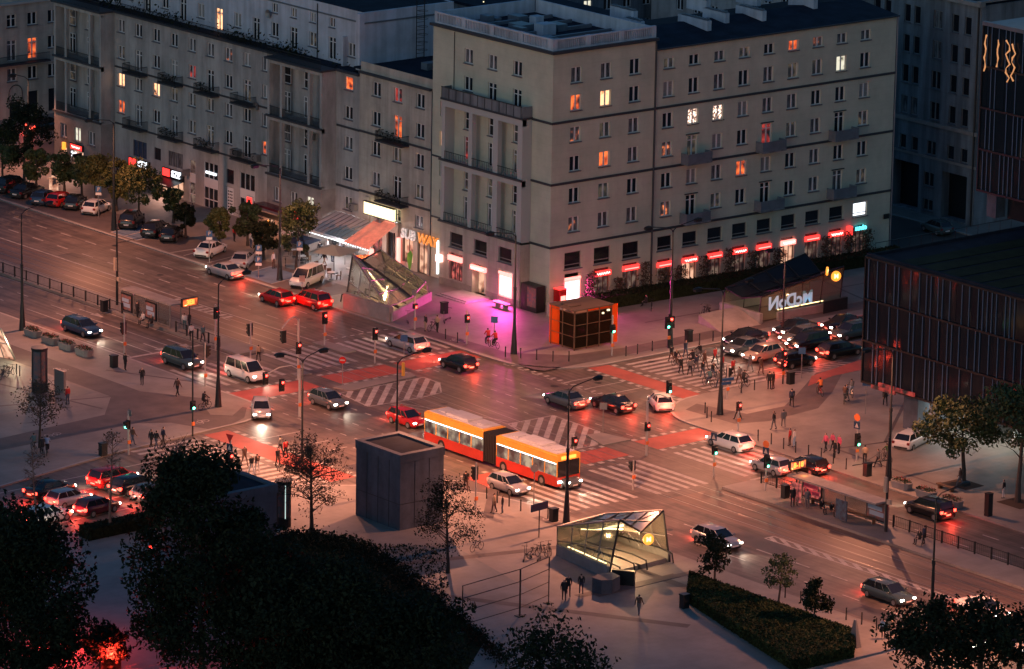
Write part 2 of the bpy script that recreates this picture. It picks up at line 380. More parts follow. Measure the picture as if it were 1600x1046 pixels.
# lane lines of the long street
for x in (272.65, 276.1): bar(x, 440, x, 358, .16, dash=(1.9, 4.45)); bar(x, 297, x, 200, .16, dash=(1.9, 4.45))
for x in (255.35, 258.2): bar(x, 430, x, 386, .16, dash=(1.9, 4.45))
bar(269.85, 440, 269.85, 373, .18); bar(269.85, 373, 270.3, 358, .15)
for i in range(10): area([(268.3+.02*i, 379-.95*i), (269.6, 379-.95*i), (269.6, 378.5-.95*i), (268.3+.02*i, 378.5-.95*i)], 'paint')
bar(268.2, 380, 268.5, 369, .12)
bar(255.3, 384, 255.3, 363, .14); bar(258.1, 384, 258.1, 363, .14); bar(252.9, 372, 252.9, 363, .12); bar(260.7, 440, 260.7, 357.6, .12)
bar(252.6, 362.9, 260.6, 362.9, .4); bar(271.2, 357.6, 279.2, 357.6, .22, dash=(.5, 1))
for x in (256.7, 259.4):
    for y in (381, 366.5):
        bar(x, y, x, y-2.6, .18); area([(x-.45, y-2.4), (x+.45, y-2.4), (x, y-4.2)], 'paint')
# through the junction
for x in (272.65, 276.1): bar(x, 343, x, 314.5, .13, dash=(.9, 2.1))
bar(279.75, 343.0, 279.75, 322.5, .55, dash=(.32, .95)); bar(279.3, 341.0, 279.3, 327.0, .14, dash=(.9, 2.1))
for x in (255.3, 258.3): bar(x, 343, x, 314, .13, dash=(.9, 2.1))
bar(270.9, 335.5, 270.0, 326, .12, dash=(1.2, 2.2)); bar(262, 335.6, 266, 325, .11); bar(262.9, 335.6, 266.9, 325, .11)
bar(252.4, 341, 252.4, 318, .14, dash=(.9, 2.1))
# lane lines of the cross street
for y in (332.5, 329.6, 327.0): bar(279.9, y, 284.2, y, .16)
for y in (331.8, 328.4, 325.3): bar(296.6, y, 345, y, .15)
bar(296.4, 328.5, 296.4, 335, .35)
for y in (333.0, 329.2, 326.6): bar(245.6, y, 250.2, y, .15)
for y in (332.6, 329.0, 325.6, 322.4): bar(233.8, y, 190, y-1.6, .16)
bar(233.6, 319.2, 233.6, 327.5, .35)
for i in range(14): bar(250.4+.1*i, 326-.75*i, 251.3+.1*i, 325.7-.75*i, .3)
bar(252.2, 318, 246.6, 316.6, .14); bar(246.6, 316.6, 251.9, 312.2, .14)
for x, y, r_ in ((254.1, 371, .35), (257.0, 352, .35), (275, 365, .35), (273.8, 388, .35), (278, 332, .4), (261.5, 327.5, .4), (273, 322, .35), (256.2, 291, .35), (254.2, 270, .35), (282, 330.6, .35), (248.6, 330.8, .4), (240.2, 321.3, .35), (277.4, 401, .35), (266, 333, .35), (291, 333.6, .35), (301, 326.2, .35)):
    area([(x+r_*math.cos(i*PI/6), y+r_*math.sin(i*PI/6)) for i in range(12)], 'metal_dark', .007)
for x0, x1, y0, y1 in ((270.2, 272.3, 392, 401), (276.4, 279.0, 380, 384.5), (253.0, 255.1, 374, 380), (256, 259.5, 333, 338.5), (272.9, 275.8, 326, 331), (280, 284, 324.2, 326.2), (258.5, 261, 279, 287), (252.6, 255, 262, 270), (240, 248, 331, 333.2), (246, 250.5, 319.5, 322), (297, 304, 332, 334.4), (253, 260.4, 405, 407)):
    area([(x0, y0), (x1, y0+.1), (x1-.1, y1), (x0, y1-.15)], 'asphalt_patch', .003)
for x in (254.3, 259.8, 271.4, 274.4, 277.6): bar(x, 440, x, 360, .05, 'asphalt_patch', .003); bar(x, 312, x, 205, .05, 'asphalt_patch', .003)
# hatched islands
def hatch(poly, step, wd, dx):
    xs = [p[0] for p in poly]; y0 = min(p[1] for p in poly); y1 = max(p[1] for p in poly)
    def cross(x, sl):
        ys = []
        n = len(poly)
        for i in range(n):
            (ax, ay), (bx, by) = poly[i], poly[(i+1) % n]
            # intersect with line X = x + sl*(Y-y0)
            fa = ax-(x+sl*(ay-y0)); fb = bx-(x+sl*(by-y0))
            if fa*fb < 0: t = fa/(fa-fb); ys.append(ay+(by-ay)*t)
        return sorted(ys)
    sp_ = abs(dx)*(y1-y0)+1
    x = min(xs)-sp_
    while x < max(xs)+sp_:
        ys = cross(x, dx)
        if len(ys) >= 2: bar(x+dx*(ys[0]-y0), ys[0], x+dx*(ys[-1]-y0), ys[-1], wd)
        x += step
    for i in range(len(poly)): bar(*poly[i], *poly[(i+1) % len(poly)], .16, z=Z+.003)
hatch([(260.6, 341.4), (270.3, 341.4), (270.2, 339.0), (268.2, 336.2), (265.6, 335.9), (259.9, 336.2)], 1.5, .5, 1.0)
hatch([(266.3, 324.3), (271.4, 324.2), (271.2, 317.6), (268.2, 314.4), (263.6, 314.7)], 1.5, .5, 1.0)
hatch([(260.9, 284.5), (261.9, 284.5), (261.9, 262), (261.5, 260)], .8, .36, .46)
bar(261.3, 262, 260.7, 220, .14)
for x in (255.4, 258.3): bar(x, 296, x, 200, .14, dash=(1.9, 4.45))
bar(274.6, 298.2, 271.6, 298.2, .3)
hatch([(281.2, 322.6), (284.0, 322.4), (284.2, 320.2), (281.6, 317.2), (280.2, 318.2)], .9, .3, .4)
for i in range(9): bar(297.5+i*.95, 323.4, 298.4+i*.95, 322.2, .22)
area([(309, 323.0), (345, 323.0), (345, 324.2), (310.6, 324.2)], 'red_lane', .005)
bar(297, 323.7, 306, 323.7, .14)
for k, mb in PM.items(): structure({'paint': 'road_markings', 'red_lane': 'cycle_crossing', 'metal_dark': 'manhole_covers', 'asphalt_patch': 'road'}[k], mb, k)
PM.clear(); Z = H+.008
# darker bands and cycle paths on the pavements
zp = H+.004
area([G(1268, 590)[:2], G(1352, 562)[:2], G(1352, 579)[:2], G(1300, 590)[:2], G(1262, 606)[:2]], 'red_lane', H+.012)
area([(243.1, 430), (246.0, 430), (246.2, 352), (249.8, 346.0), (250.6, 341.8), (248.4, 339.2), (246.2, 338.1), (243.6, 338.0), (242.2, 341.6), (239.6, 343.2), (225, 342.8), (190, 337), (190, 340), (225, 345.8), (239.0, 347.2), (243.0, 352)], 'paving_dark', zp)
area([(246.6, 341.8)]+[(248.0, 340.4), (250.6, 342.4), (251.4, 345.0), (250.2, 346.4), (248.0, 344.8)], 'paving', zp+.004)
for i in range(7): bar(241.4+i*.85, 343.4+i*.35, 242.9+i*.72, 348.2+i*.1, .34)
for x in (244.1, 245.1): bar(x, 358.8, x, 353, .35)
for y in (344.0, 345.1): bar(234.2, y, 240.4, y+.1, .32)
area([(282.4, 312.3), (285.5, 311.2), (292, 311.9), (297, 315.4), (304, 321.2), (300.5, 321.4), (294, 316.8), (290, 314.2), (285.5, 314.2), (284.2, 319.5), (282.0, 318.5)], 'paving_dark', zp)
for o_ in (0, 1.0): bar(292.5+o_, 313.2-o_*.6, 296.8+o_, 316.4-o_*.6, .4)
for o_ in (0, .8, 1.6): bar(297.2, 338.6+o_, 303.6, 338.4+o_, .25)
for o_ in (0, .8, 1.6): bar(281.8+o_, 345.5, 282.2+o_, 341.2, .3)
area([(280, 337.4), (280.5, 336.5), (330, 336.9), (330, 339.3), (292, 338.8), (286, 339.6), (282, 343.6), (281.4, 356), (279.9, 356)], 'paving_dark', zp)
for x0, x1, y0, y1 in ((279.9, 285.6, 395, 437), (279.9, 285.6, 371, 394.6)): area([(x0, y0), (x1, y0), (x1, y1), (x0, y1)], 'paving_dark', zp)
area([(280.2, 401.2), (284.8, 402.2), (284.8, 406.8), (280.2, 405.8)], 'blue_lane', zp+.004); area([(280.2, 378.2), (284.6, 379.2), (284.6, 384.4), (280.2, 383.2)], 'blue_lane', zp+.004)
for y in (401.2, 403.5, 405.8, 378.2, 383.2, 389, 393): bar(280.2, y, 284.8, y+1.0, .14, z=Z+.006)
bar(280.2, 401.2, 280.2, 405.8, .14, z=Z+.006)
# slab pattern lines near the metro stairs and on the squares
for a in (((246.5, 291), (246.5, 262)), ((238, 281), (251, 280.4)), ((232, 296), (246, 292)), ((228, 290), (240, 270)), ((249.5, 300), (249.5, 284)), ((252.4, 309), (246, 302))):
    bar(*a[0], *a[1], .9, 'paving_dark', zp+.003)
for a in (((284, 301), (300, 298)), ((284, 301), (283, 285)), ((300, 309), (289, 300)), ((230, 356), (243, 352)), ((236, 368), (240, 349)), ((248, 360), (252, 352))): bar(*a[0], *a[1], .3, 'paving_dark', zp+.003)
for a in (((300, 345), (341, 344.4)), ((316, 350), (312, 337)), ((326, 350), (323, 337))): bar(*a[0], *a[1], .25, 'paving_dark', zp+.003)
area([(225, 352), (242.6, 354), (242.6, 400), (215, 400)], 'paving_grey', zp+.002)
area([(239.0, 372), (242.4, 371), (242.4, 340)] if 0 else [(222, 300), (236, 300), (238.5, 296), (236, 284), (222, 284)], 'paving_grey', zp+.002)
for k, mb in PM.items(): structure({'paint': 'pavement_markings'}.get(k, 'path'), mb, k)
PM.clear()
# bicycle symbols
def bike_symbol(x, y, rz):
    b = MB(); b.T = Matrix.Translation((x, y, H+.013)) @ Matrix.Rotation(rz, 4, 'Z')
    for cx in (-.45, .45):
        for i in range(12):
            a, c = 2*PI*i/12, 2*PI*(i+1)/12
            b.quad((cx+.3*math.cos(a), .3*math.sin(a), 0), (cx+.38*math.cos(a), .38*math.sin(a), 0), (cx+.38*math.cos(c), .38*math.sin(c), 0), (cx+.3*math.cos(c), .3*math.sin(c), 0))
    for p, q in (((-.45, 0), (-.15, .5)), ((-.15, .5), (.35, .5)), ((.35, .5), (.45, 0)), ((-.45, 0), (0, 0)), ((0, 0), (.35, .5)), ((.25, .7), (.42, .7))):
        d = Vector((q[0]-p[0], q[1]-p[1])).normalized(); n = Vector((-d.y, d.x))*.045
        b.quad((p[0]-n.x, p[1]-n.y, 0), (p[0]+n.x, p[1]+n.y, 0), (q[0]+n.x, q[1]+n.y, 0), (q[0]-n.x, q[1]-n.y, 0))
    structure('pavement_markings', b, 'paint')
for x, y, rz in ((244.6, 362.5, -PI/2), (231.6, 344.4, PI), (244.6, 340.2, .4), (249.8, 298.5, -PI/2), (281.2, 350, PI/2), (306, 338.2, 0)): bike_symbol(x, y, rz)

# ------------------------------------------------------------------ BUILDINGS
class F:
    """a facade plane; 'X': x = c, facing -x; 'Y': y = c, facing -y. pt(s, depth into wall, z)"""
    def __init__(s, kind, c): s.k = kind; s.c = c; s.rz = -PI/2 if kind == 'X' else 0
    def pt(s, a, d, z): return (s.c+d, a, z) if s.k == 'X' else (a, s.c+d, z)
def wall_panel(b, f, s0, s1, z0, z1, ops, rev=.22, k=0):
    ss = sorted(set([s0, s1]+[v for o in ops for v in o[:2] if s0 < v < s1])); zs = sorted(set([z0, z1]+[v for o in ops for v in o[2:4] if z0 < v < z1]))
    for i in range(len(ss)-1):
        cs = (ss[i]+ss[i+1])/2
        for j in range(len(zs)-1):
            cz = (zs[j]+zs[j+1])/2
            if any(o[0] < cs < o[1] and o[2] < cz < o[3] for o in ops): continue
            b.quad(f.pt(ss[i], 0, zs[j]), f.pt(ss[i+1], 0, zs[j]), f.pt(ss[i+1], 0, zs[j+1]), f.pt(ss[i], 0, zs[j+1]), k)
    for o in ops:
        a, c, l, h = o[:4]; r = o[4] if len(o) > 4 else rev
        b.quad(f.pt(a, 0, l), f.pt(a, r, l), f.pt(a, r, h), f.pt(a, 0, h), k); b.quad(f.pt(c, 0, l), f.pt(c, 0, h), f.pt(c, r, h), f.pt(c, r, l), k)
        b.quad(f.pt(a, 0, l), f.pt(c, 0, l), f.pt(c, r, l), f.pt(a, r, l), k); b.quad(f.pt(a, 0, h), f.pt(a, r, h), f.pt(c, r, h), f.pt(c, 0, h), k)
def fbox(b, f, s0, s1, d0, d1, z0, z1, k=0):
    p = f.pt(s0, d0, z0); q = f.pt(s1, d1, z1)
    return b.box(min(p[0], q[0]), max(p[0], q[0]), min(p[1], q[1]), max(p[1], q[1]), z0, z1, k)
WM = {}
def win_meshes(w, h, kind):
    key = (round(w, 2), round(h, 2), kind)
    if key in WM: return WM[key]
    fr = MB(); pn = MB(); si = MB(); t = .07; W = w/2-.01; hh = h-.01
    y0, y1 = .12, .19
    fr.box(-W, -W+t, y0, y1, .01, hh); fr.box(W-t, W, y0, y1, .01, hh); fr.box(-W+t, W-t, y0, y1, .01, .01+t); fr.box(-W+t, W-t, y0, y1, hh-t, hh)
    if kind in ('win', 'door', 'quad'): fr.box(-.08, .08, y0-.015, y1, .01+t, hh-t)
    if kind in ('quad',): fr.box(-W+t, W-t, y0-.005, y1, h*.62, h*.62+.07)
    if kind == 'door': fr.box(-W+t, W-t, y0-.005, y1, h-.55, h-.47)
    if kind == 'shop': fr.box(-W+t, W-t, y0-.01, y1, h*.22, h*.22+.07)
    if kind == 'tall': fr.box(-W+t, W-t, y0-.01, y1, h*.45, h*.45+.08)
    pn.quad((-W, .165, .0), (W, .165, .0), (W, .165, hh), (-W, .165, hh))
    si.box(-w/2-.1, w/2+.1, -.14, .10, -.09, -.003)
    WM[key] = (fr.mesh('window', 'frame_white'), pn.mesh('pane', 'pane_dark'), si.mesh('sill', 'sill_dark'))
    return WM[key]
def window(bld, f, s, zb, w, h, kind='win', pane='pane_dark', sill=True, frame=None, name='window', dep=0):
    fm, pm, sm = win_meshes(w, h, kind)
    o = link('door' if kind == 'door' and name == 'window' else name, fm, bld, f.pt(s, dep, zb), f.rz)
    if frame: o.material_slots[0].link = 'OBJECT'; o.material_slots[0].material = MATS[frame]
    p = link('pane', pm, o)
    if pane != 'pane_dark': p.material_slots[0].link = 'OBJECT'; p.material_slots[0].material = MATS[pane]
    if sill: link('sill', sm, o)
    return o
def pick(): return random.choice(['pane_dark', 'pane_dark', 'pane_dark', 'pane_curtain', 'pane_dark', 'pane_curtain', 'pane_curtain', 'pane_blind', 'pane_dim', 'pane_dim'])
def wops(cols, rows, w, skip=()):
    return [(c-w/2, c+w/2, zt-h, zt) for i, c in enumerate(cols) for j, (zt, h) in enumerate(rows) if (j, i) not in skip]
def railing(bld, f, s0, s1, z, h=1.0, d=0.0, step=.14, sides=None, m='metal_dark', name='railing'):
    b = MB()
    fbox(b, f, s0, s1, d-.025, d+.025, z+h-.05, z+h); fbox(b, f, s0, s1, d-.015, d+.015, z+.08, z+.12)
    s = s0
    while s <= s1+.001: fbox(b, f, s-.012, s+.012, d-.012, d+.012, z, z+h-.05); s += step
    if sides:
        for ss in (s0, s1):
            fbox(b, f, ss-.02, ss+.02, d, sides, z+h-.05, z+h)
            t = d
            while t < sides: fbox(b, f, ss-.012, ss+.012, t-.012, t+.012, z, z+h-.05); t += .16
    return obj(name, b, m, bld)
def balcony(bld, f, s, z, w=3.1, dep=1.0, solid=True, plants=False):
    b = MB(); fbox(b, f, s-w/2, s+w/2, -dep, -.003, z-.16, z)
    o = obj('balcony', b, 'ledge_dark' if not solid else 'stone_dark', bld)
    if solid:
        r = MB(); fbox(r, f, s-w/2+.02, s+w/2-.02, -dep+.02, -dep+.08, z+.002, z+.95)
        for ss in (s-w/2+.02, s+w/2-.08): fbox(r, f, ss, ss+.06, -dep+.083, -.02, z+.002, z+.95)
        obj('railing', r, 'roof_metal', o)
    else: railing(o, f, s-w/2+.05, s+w/2-.05, z, .95, -dep+.05, .11, sides=-.02)
    if plants:
        p = MB()
        for i in range(60): q = f.pt(s+random.uniform(-w/2+.2, w/2-.2), -dep+random.uniform(.05, .3), z+random.uniform(.3, 1.1)); leafq(p, Vector(q), .16)
        obj('plant_box', p, 'leaf_dark', o)
    return o
def leafq(b, p, s):
    a = Vector((random.gauss(0, 1), random.gauss(0, 1), random.gauss(0, 1))).normalized(); c = a.orthogonal().normalized(); e = a.cross(c)
    th = random.uniform(0, PI); u = (c*math.cos(th)+e*math.sin(th))*s*random.uniform(.6, 1.2); v = a.cross(u)*random.uniform(.45, .8)
    b.add([p-u, p-v*.8, p+u, p+v*.8], [(0, 1, 2, 3)])
def lab(name, parent, s, size, m, f, sp, z, d=-.06, ext=.03, off=0.0, flip=False, shear=0.0):
    me = text_mesh(name, s, size, m, ext, off, shear=shear)
    o = link(name, me, parent, f.pt(sp, d, z)); o.rotation_euler = (PI/2, 0, f.rz)
    if flip: o.scale = (-1, 1, 1)
    return o
def script(parent, f, s, z, w, h, m='neon_script', d=-.2, seed=1, name='sign_lettering'):
    """a line of illegible handwriting-like lettering"""
    rnd = random.Random(seed); b = MB(); n = 26; pts = []
    for i in range(n+1):
        t = i/n; pts.append(f.pt(s+(-.5+t)*w*(-1 if f.k == 'X' else 1), d, z+math.sin(t*34+rnd.random()*1.2)*h*.32*(1.3 if i % 7 == 0 else .8)))
    b.tube(pts, .045, 5); return obj(name, b, m, parent)

# ---- corner tower
f1 = F('Y', 353.5); f2 = F('X', 295.1); f3 = F('X', 293.9)
tw = thing('apartment_building', 'tall pale corner tower block with balustraded flat roof and pink glow at its foot', 'building', (295.1, 353.5, 0))
def par(o, t): o.parent = t; o.matrix_parent_inverse = t.matrix_world.inverted()
for t in (tw,): pass
def building(name, label, cat='building'): return thing(name, label, cat, (0, 0, 0))
tw.location = (0, 0, 0)
TC = [298.0, 301.7, 305.35]; rowsT = [(23.85, 1.55), (21.15, 1.55), (18.03, 1.5), (15.17, 1.5), (12.05, 1.5), (9.2, 1.5)]
b = MB()
ops = wops(TC, rowsT, 1.3)+[(c-1.05, c+1.05, 4.05, 5.72) for c in TC]+[(c-1.0, c+1.0, .45, 3.6, .35) for c in TC]
wall_panel(b, f1, 295.1, 308.0, 0, 25.35, ops)
TY = [366.35, 362.65, 358.85]
ops = [(y-.65, y+.65, 22.4, 23.85) for y in TY]+[(TY[0]-.65, TY[0]+.65, 19.7, 21.1), (TY[1]-.65, TY[1]+.65, 18.95, 21.1), (TY[2]-.65, TY[2]+.65, 18.95, 21.1)]
for zt in (18.05, 12.0): ops += [(y-.6, y+.5, zt-2.2, zt) for y in TY]
for zt in (15.15, 9.15): ops += [(y-.6, y+.5, zt-2.35, zt) for y in TY]
sl_ops = [(369.8, 370.7, z-1.5, z) for z in (18.0, 15.0, 12.0, 9.1)]
wall_panel(b, f2, 353.5, 371.9, 0, 25.35, ops+sl_ops)
b.box(295.35, 307.98, 371.6, 371.9, 0, 25.35); b.box(307.7, 308, 353.9, 371.6, 0, 25.3); b.box(295.4, 307.7, 353.9, 371.6, 25.0, 25.3)
obj('wall', b, 'stucco_pale', tw)
lit_t = {(1, 0): 'pane_orange', (1, 1): 'pane_amber', (2, 0): 'pane_spot', (3, 1): 'pane_orange', (5, 0): 'pane_spot', (0, 1): 'pane_curtain'}
for i, c in enumerate(TC):
    for j, (zt, h) in enumerate(rowsT): window(tw, f1, c, zt-h, 1.3, h, 'win', lit_t.get((j, i), pick()))
    window(tw, f1, c, 4.05, 2.1, 1.67, 'shop', 'pane_dark', frame='stone_base')
for i, y in enumerate(TY):
    window(tw, f2, y, 22.4, 1.3, 1.45, 'win', 'pane_curtain' if i < 2 else 'pane_dark')
    if i == 0: window(tw, f2, y, 19.7, 1.3, 1.4, 'win')
    else: window(tw, f2, y, 18.95, 1.3, 2.15, 'door', sill=False)
    for zt in (18.05, 12.0): window(tw, f2, y-.05, zt-2.2, 1.1, 2.2, 'tall', pick())
    for q, zt in enumerate((15.15, 9.15)): window(tw, f2, y-.05, zt-2.35, 1.1, 2.35, 'door', 'pane_red' if (i == 0 and q == 0) else pick(), sill=False)
for q, z in enumerate((18.0, 15.0, 12.0, 9.1)): window(tw, f2, 370.25, z-1.5, .9, 1.5, 'plain', ['pane_red', 'pane_amber', 'pane_dark', 'pane_curtain'][q], sill=False)
# loggia frame
b = MB()
piers = [(368.9, 368.4), (364.7, 364.15), (360.95, 360.2), (357.2, 356.5)]
for a, c in piers: fbox(b, f3, c, a, 0, .5, 6.5, 18.6)
for z0, z1 in ((12.0, 12.6), (17.95, 18.6)): fbox(b, f3, 356.5, 368.9, .003, 1.2, z0, z1)
for a, c in (piers[0], piers[3]): fbox(b, f3, c+.003, a-.003, .5, 1.2, 6.5, 18.6)
obj('loggia', b, 'ledge_pale', tw)
b = MB()
GO = [(y-1.0, y+1.0, 4.15, 5.65) for y in (366.4, 362.65, 358.85)]+[(365.35, 367.5, .9, 3.6, .3), (361.7, 363.8, .12, 3.2, .8), (357.65, 359.75, .75, 3.4, .25)]
wall_panel(b, f3, 356.5, 368.9, 0, 6.5, GO); b.box(293.9, 295.1, 368.88, 368.9, 0, 6.5); b.box(293.9, 295.1, 356.5, 356.52, 0, 6.5); fbox(b, f3, 356.5, 368.9, .02, 1.2, 6.3, 6.48)
obj('ground_floor_wall', b, 'stucco_pink', tw)
for y in (366.4, 362.65, 358.85): window(tw, f3, y, 4.15, 2.0, 1.5, 'shop', frame='stone_base')
# ledges, cornice, parapet with balustrade
b = MB()
for z in (18.6, 12.6, 6.45):
    fbox(b, f1, 295.05, 308.0, -.10, -.002, z-.1, z+.12); fbox(b, f2, 353.4, 356.5, -.10, -.002, z-.1, z+.12)
    if z < 18: fbox(b, f3, 356.4, 369.1, -.22, .02, z-.05, z+.14); fbox(b, f2, 369.1, 371.9, -.08, -.002, z-.3, z-.14)
fbox(b, f1, 294.75, 308.1, -.35, .1, 25.352, 25.62); fbox(b, f2, 353.6, 372.1, -.35, .1, 25.352, 25.62)
fbox(b, f3, 356.4, 369.0, -.15, 1.19, 18.602, 18.8)
obj('cornice', b, 'ledge_dark', tw)
b = MB()
def balu(f, s0, s1, z, d):
    n = round((s1-s0)/4.0); L = (s1-s0)/n
    for i in range(n):
        a = s0+i*L
        fbox(b, f, a, a+.55, d, d+.3, z, z+1.15)
        fbox(b, f, a+.55, a+L, d+.02, d+.28, z, z+.16); fbox(b, f, a+.55, a+L, d+.02, d+.28, z+.98, z+1.12)
        k = a+.7
        while k < a+L-.1: fbox(b, f, k, k+.1, d+.08, d+.2, z+.16, z+.98); k += .24
        fbox(b, f, a+.55, a+L, d+.22, d+.26, z+.16, z+.98)
    fbox(b, f, s1, s1+.4, d, d+.3, z, z+1.15)
balu(f1, 295.1, 307.6, 25.62, .05)
balu(f2, 353.85, 371.4, 25.62, .05)
b.box(307.6, 307.8, 354, 371.4, 25.3, 26.7); b.box(295.4, 307.6, 371.5, 371.8, 25.3, 26.7)
obj('parapet', b, 'stucco_white', tw)
b = MB(); b.box(295.45, 307.6, 353.9, 371.5, 25.31, 25.4)
obj('roof', b, 'roof_dark', tw)
b = MB()
for i in range(9): x = 297+random.random()*9.5; y = 355.5+random.random()*14; b.box(x, x+random.uniform(.6, 2.6), y, y+random.uniform(.5, 2.2), 25.41, 25.41+random.uniform(.2, .9))
for i in range(5): b.box(296.2, 307, 356+i*3, 356.25+i*3, 25.41, 25.75)
obj('roof_equipment', b, 'roof_metal', tw)
b = MB(); b.box(300, 301.6, 361, 362.4, 25.42, 26.5); b.box(303.2, 304.2, 366, 367, 25.42, 26.2); obj('vent', b, 'stucco_white', tw)
# top balcony screen
r = MB(); fbox(r, f3, 356.55, 368.85, -.1, -.06, 18.802, 19.85); r.box(293.82, 295.05, 356.45, 356.5, 18.802, 19.85); r.box(293.82, 295.05, 368.85, 368.9, 18.802, 19.85)
o = obj('balcony_screen', r, 'stone_dark', tw)
r = MB()
for i in range(12): fbox(r, f3, 356.6+i*1.11, 356.65+i*1.11, -.13, -.102, 18.81, 19.88)
fbox(r, f3, 356.5, 368.9, -.15, -.1, 19.86, 19.92); obj('rail', r, 'metal_dark', o)
for z in (12.62, 6.5):
    for (a, c), (e, g) in zip(piers, piers[1:]):
        rr = railing(tw, f3, e+.02, c-.02, z, .95, -.05, .28)
        q = MB(); s = e+.3
        while s < c-.2: fbox(q, f3, s-.09, s+.09, -.06, -.04, z+.25, z+.7); s += .56
        obj('ornament', q, 'metal_grey', rr)
b = MB(); b.cyl(307.95, 353.36, 0, 25, .07, n=6); b.box(307.9, 308.0, 353.38, 353.52, 0, 25.3); obj('drainpipe', b, 'ledge_dark', tw)
b = MB(); b.cyl(295.02, 368.5, 19.0, 25.2, .035, n=5); obj('drainpipe', b, 'metal_dark', tw)
# plinth
b = MB(); fbox(b, f1, 295.06, 308, -.05, -.002, .1, .45); fbox(b, f3, 356.45, 357.6, -.06, -.002, .1, .8); fbox(b, f3, 359.8, 361.6, -.06, -.002, .1, .8); fbox(b, f3, 363.9, 368.95, -.06, -.002, .1, .8); fbox(b, f2, 353.4, 356.5, -.06, -.002, .1, .75)
obj('plinth', b, 'stone_base', tw)
# shop front things of the tower (parts)
def shopfront(bld, f, s, z0, z1, w, m, sign=True, seed=0, sm='neon_red', txt=True):
    b = MB(); fbox(b, f, s-w/2, s+w/2, .28, .30, z0, z1-.6); o = obj('shop_window', b, m, bld)
    fr = MB()
    for k in (-w/2, -w/6, w/6, w/2-.06): fbox(fr, f, s+k, s+k+.06, .2, .277, z0, z1-.6)
    fbox(fr, f, s-w/2, s+w/2, .2, .277, z1-.66, z1-.6); obj('frame', fr, 'frame_brown', o)
    if sign:
        b = MB(); fbox(b, f, s-w/2-.05, s+w/2+.05, -.22, .1, z1-.75, z1-.28); g = obj('shop_sign', b, sm, bld)
        if txt == 2: fbox_ = MB(); fbox(fbox_, f, s-w/2+.1, s+w/2-.1, -.25, -.225, z1-.6, z1-.5); obj('sign_stripe', fbox_, 'neon_pinkred', g)
        elif txt: script(g, f, s, z1-.5, w*.85, .36, seed=seed, d=-.26)
    b = MB(); fbox(b, f, s-w/2, s+w/2, .25, .32, z1-.28, z1); obj('transom', b, 'pane_dark', bld)
def screen(bld, f, s, z0, z1, w):
    b = MB(); fbox(b, f, s-w/2, s+w/2, .1, .14, z0, z1); o = obj('display_screen', b, 'screen_white', bld)
    b = MB()
    for a, c, l, h in ((s-w/2-.12, s-w/2, z0-.1, z1+.1), (s+w/2, s+w/2+.12, z0-.1, z1+.1), (s-w/2, s+w/2, z0-.2, z0), (s-w/2, s+w/2, z1, z1+.1)): fbox(b, f, a, c, .0, .16, l, h)
    obj('frame', b, 'neon_pinkred', o)
    l = light('screen_glow', 'AREA', f.pt(s, -.1, (z0+z1)/2), 950, (1.0, .04, .40), bld, shape='RECTANGLE', size=w, size_y=z1-z0)
    l.rotation_euler = (-PI/2, 0, f.rz)
screen(tw, f1, 298.0, .75, 2.75, 1.75); screen(tw, f3, 358.7, .95, 2.75, 1.7)
for f_, s_ in ((f1, 298.0), (f3, 358.7)): b = MB(); fbox(b, f_, s_-1.0, s_+1.0, -.1, .1, 2.95, 3.2); obj('shop_sign', b, 'neon_pinkred', tw)
shopfront(tw, f1, 301.7, .5, 3.6, 1.95, 'shop_dim', seed=3); shopfront(tw, f1, 305.35, .5, 3.65, 1.95, 'shop_dim', seed=4, txt=2)
shopfront(tw, f3, 366.4, .9, 3.6, 2.0, 'shop_red', seed=5, sm='neon_pinkred', txt=0)
b = MB(); fbox(b, f3, 361.75, 363.75, .78, .8, .12, 2.55); o = obj('door', b, 'shop_warm', tw); b = MB(); fbox(b, f3, 362.7, 362.78, .7, .777, .12, 2.5); fbox(b, f3, 361.75, 361.85, .7, .777, .12, 2.5); obj('door_frame', b, 'frame_white', o)
b = MB(); fbox(b, f3, 361.6, 363.9, -.25, .0, 2.6, 3.05); g = obj('shop_sign', b, 'neon_pinkred', tw); script(g, f3, 362.75, 2.82, 1.9, .36, seed=8, d=-.3)
light('doorway_glow', 'AREA', (293.7, 362.7, 2.4), 40, (1, .55, .40), tw, size=1.8, rot=(0, R(50), 0))
b = MB(); fbox(b, f3, 368.3, 369.0, -.5, -.1, 2.4, 3.1); obj('shop_sign', b, 'neon_script', tw)
b = MB(); b.box(291.0, 293.88, 361.0, 365.2, H, H+.12); b.box(290.6, 293.88, 360.8, 365.4, H, H+.06); obj('door_step', b, 'kerb', tw)

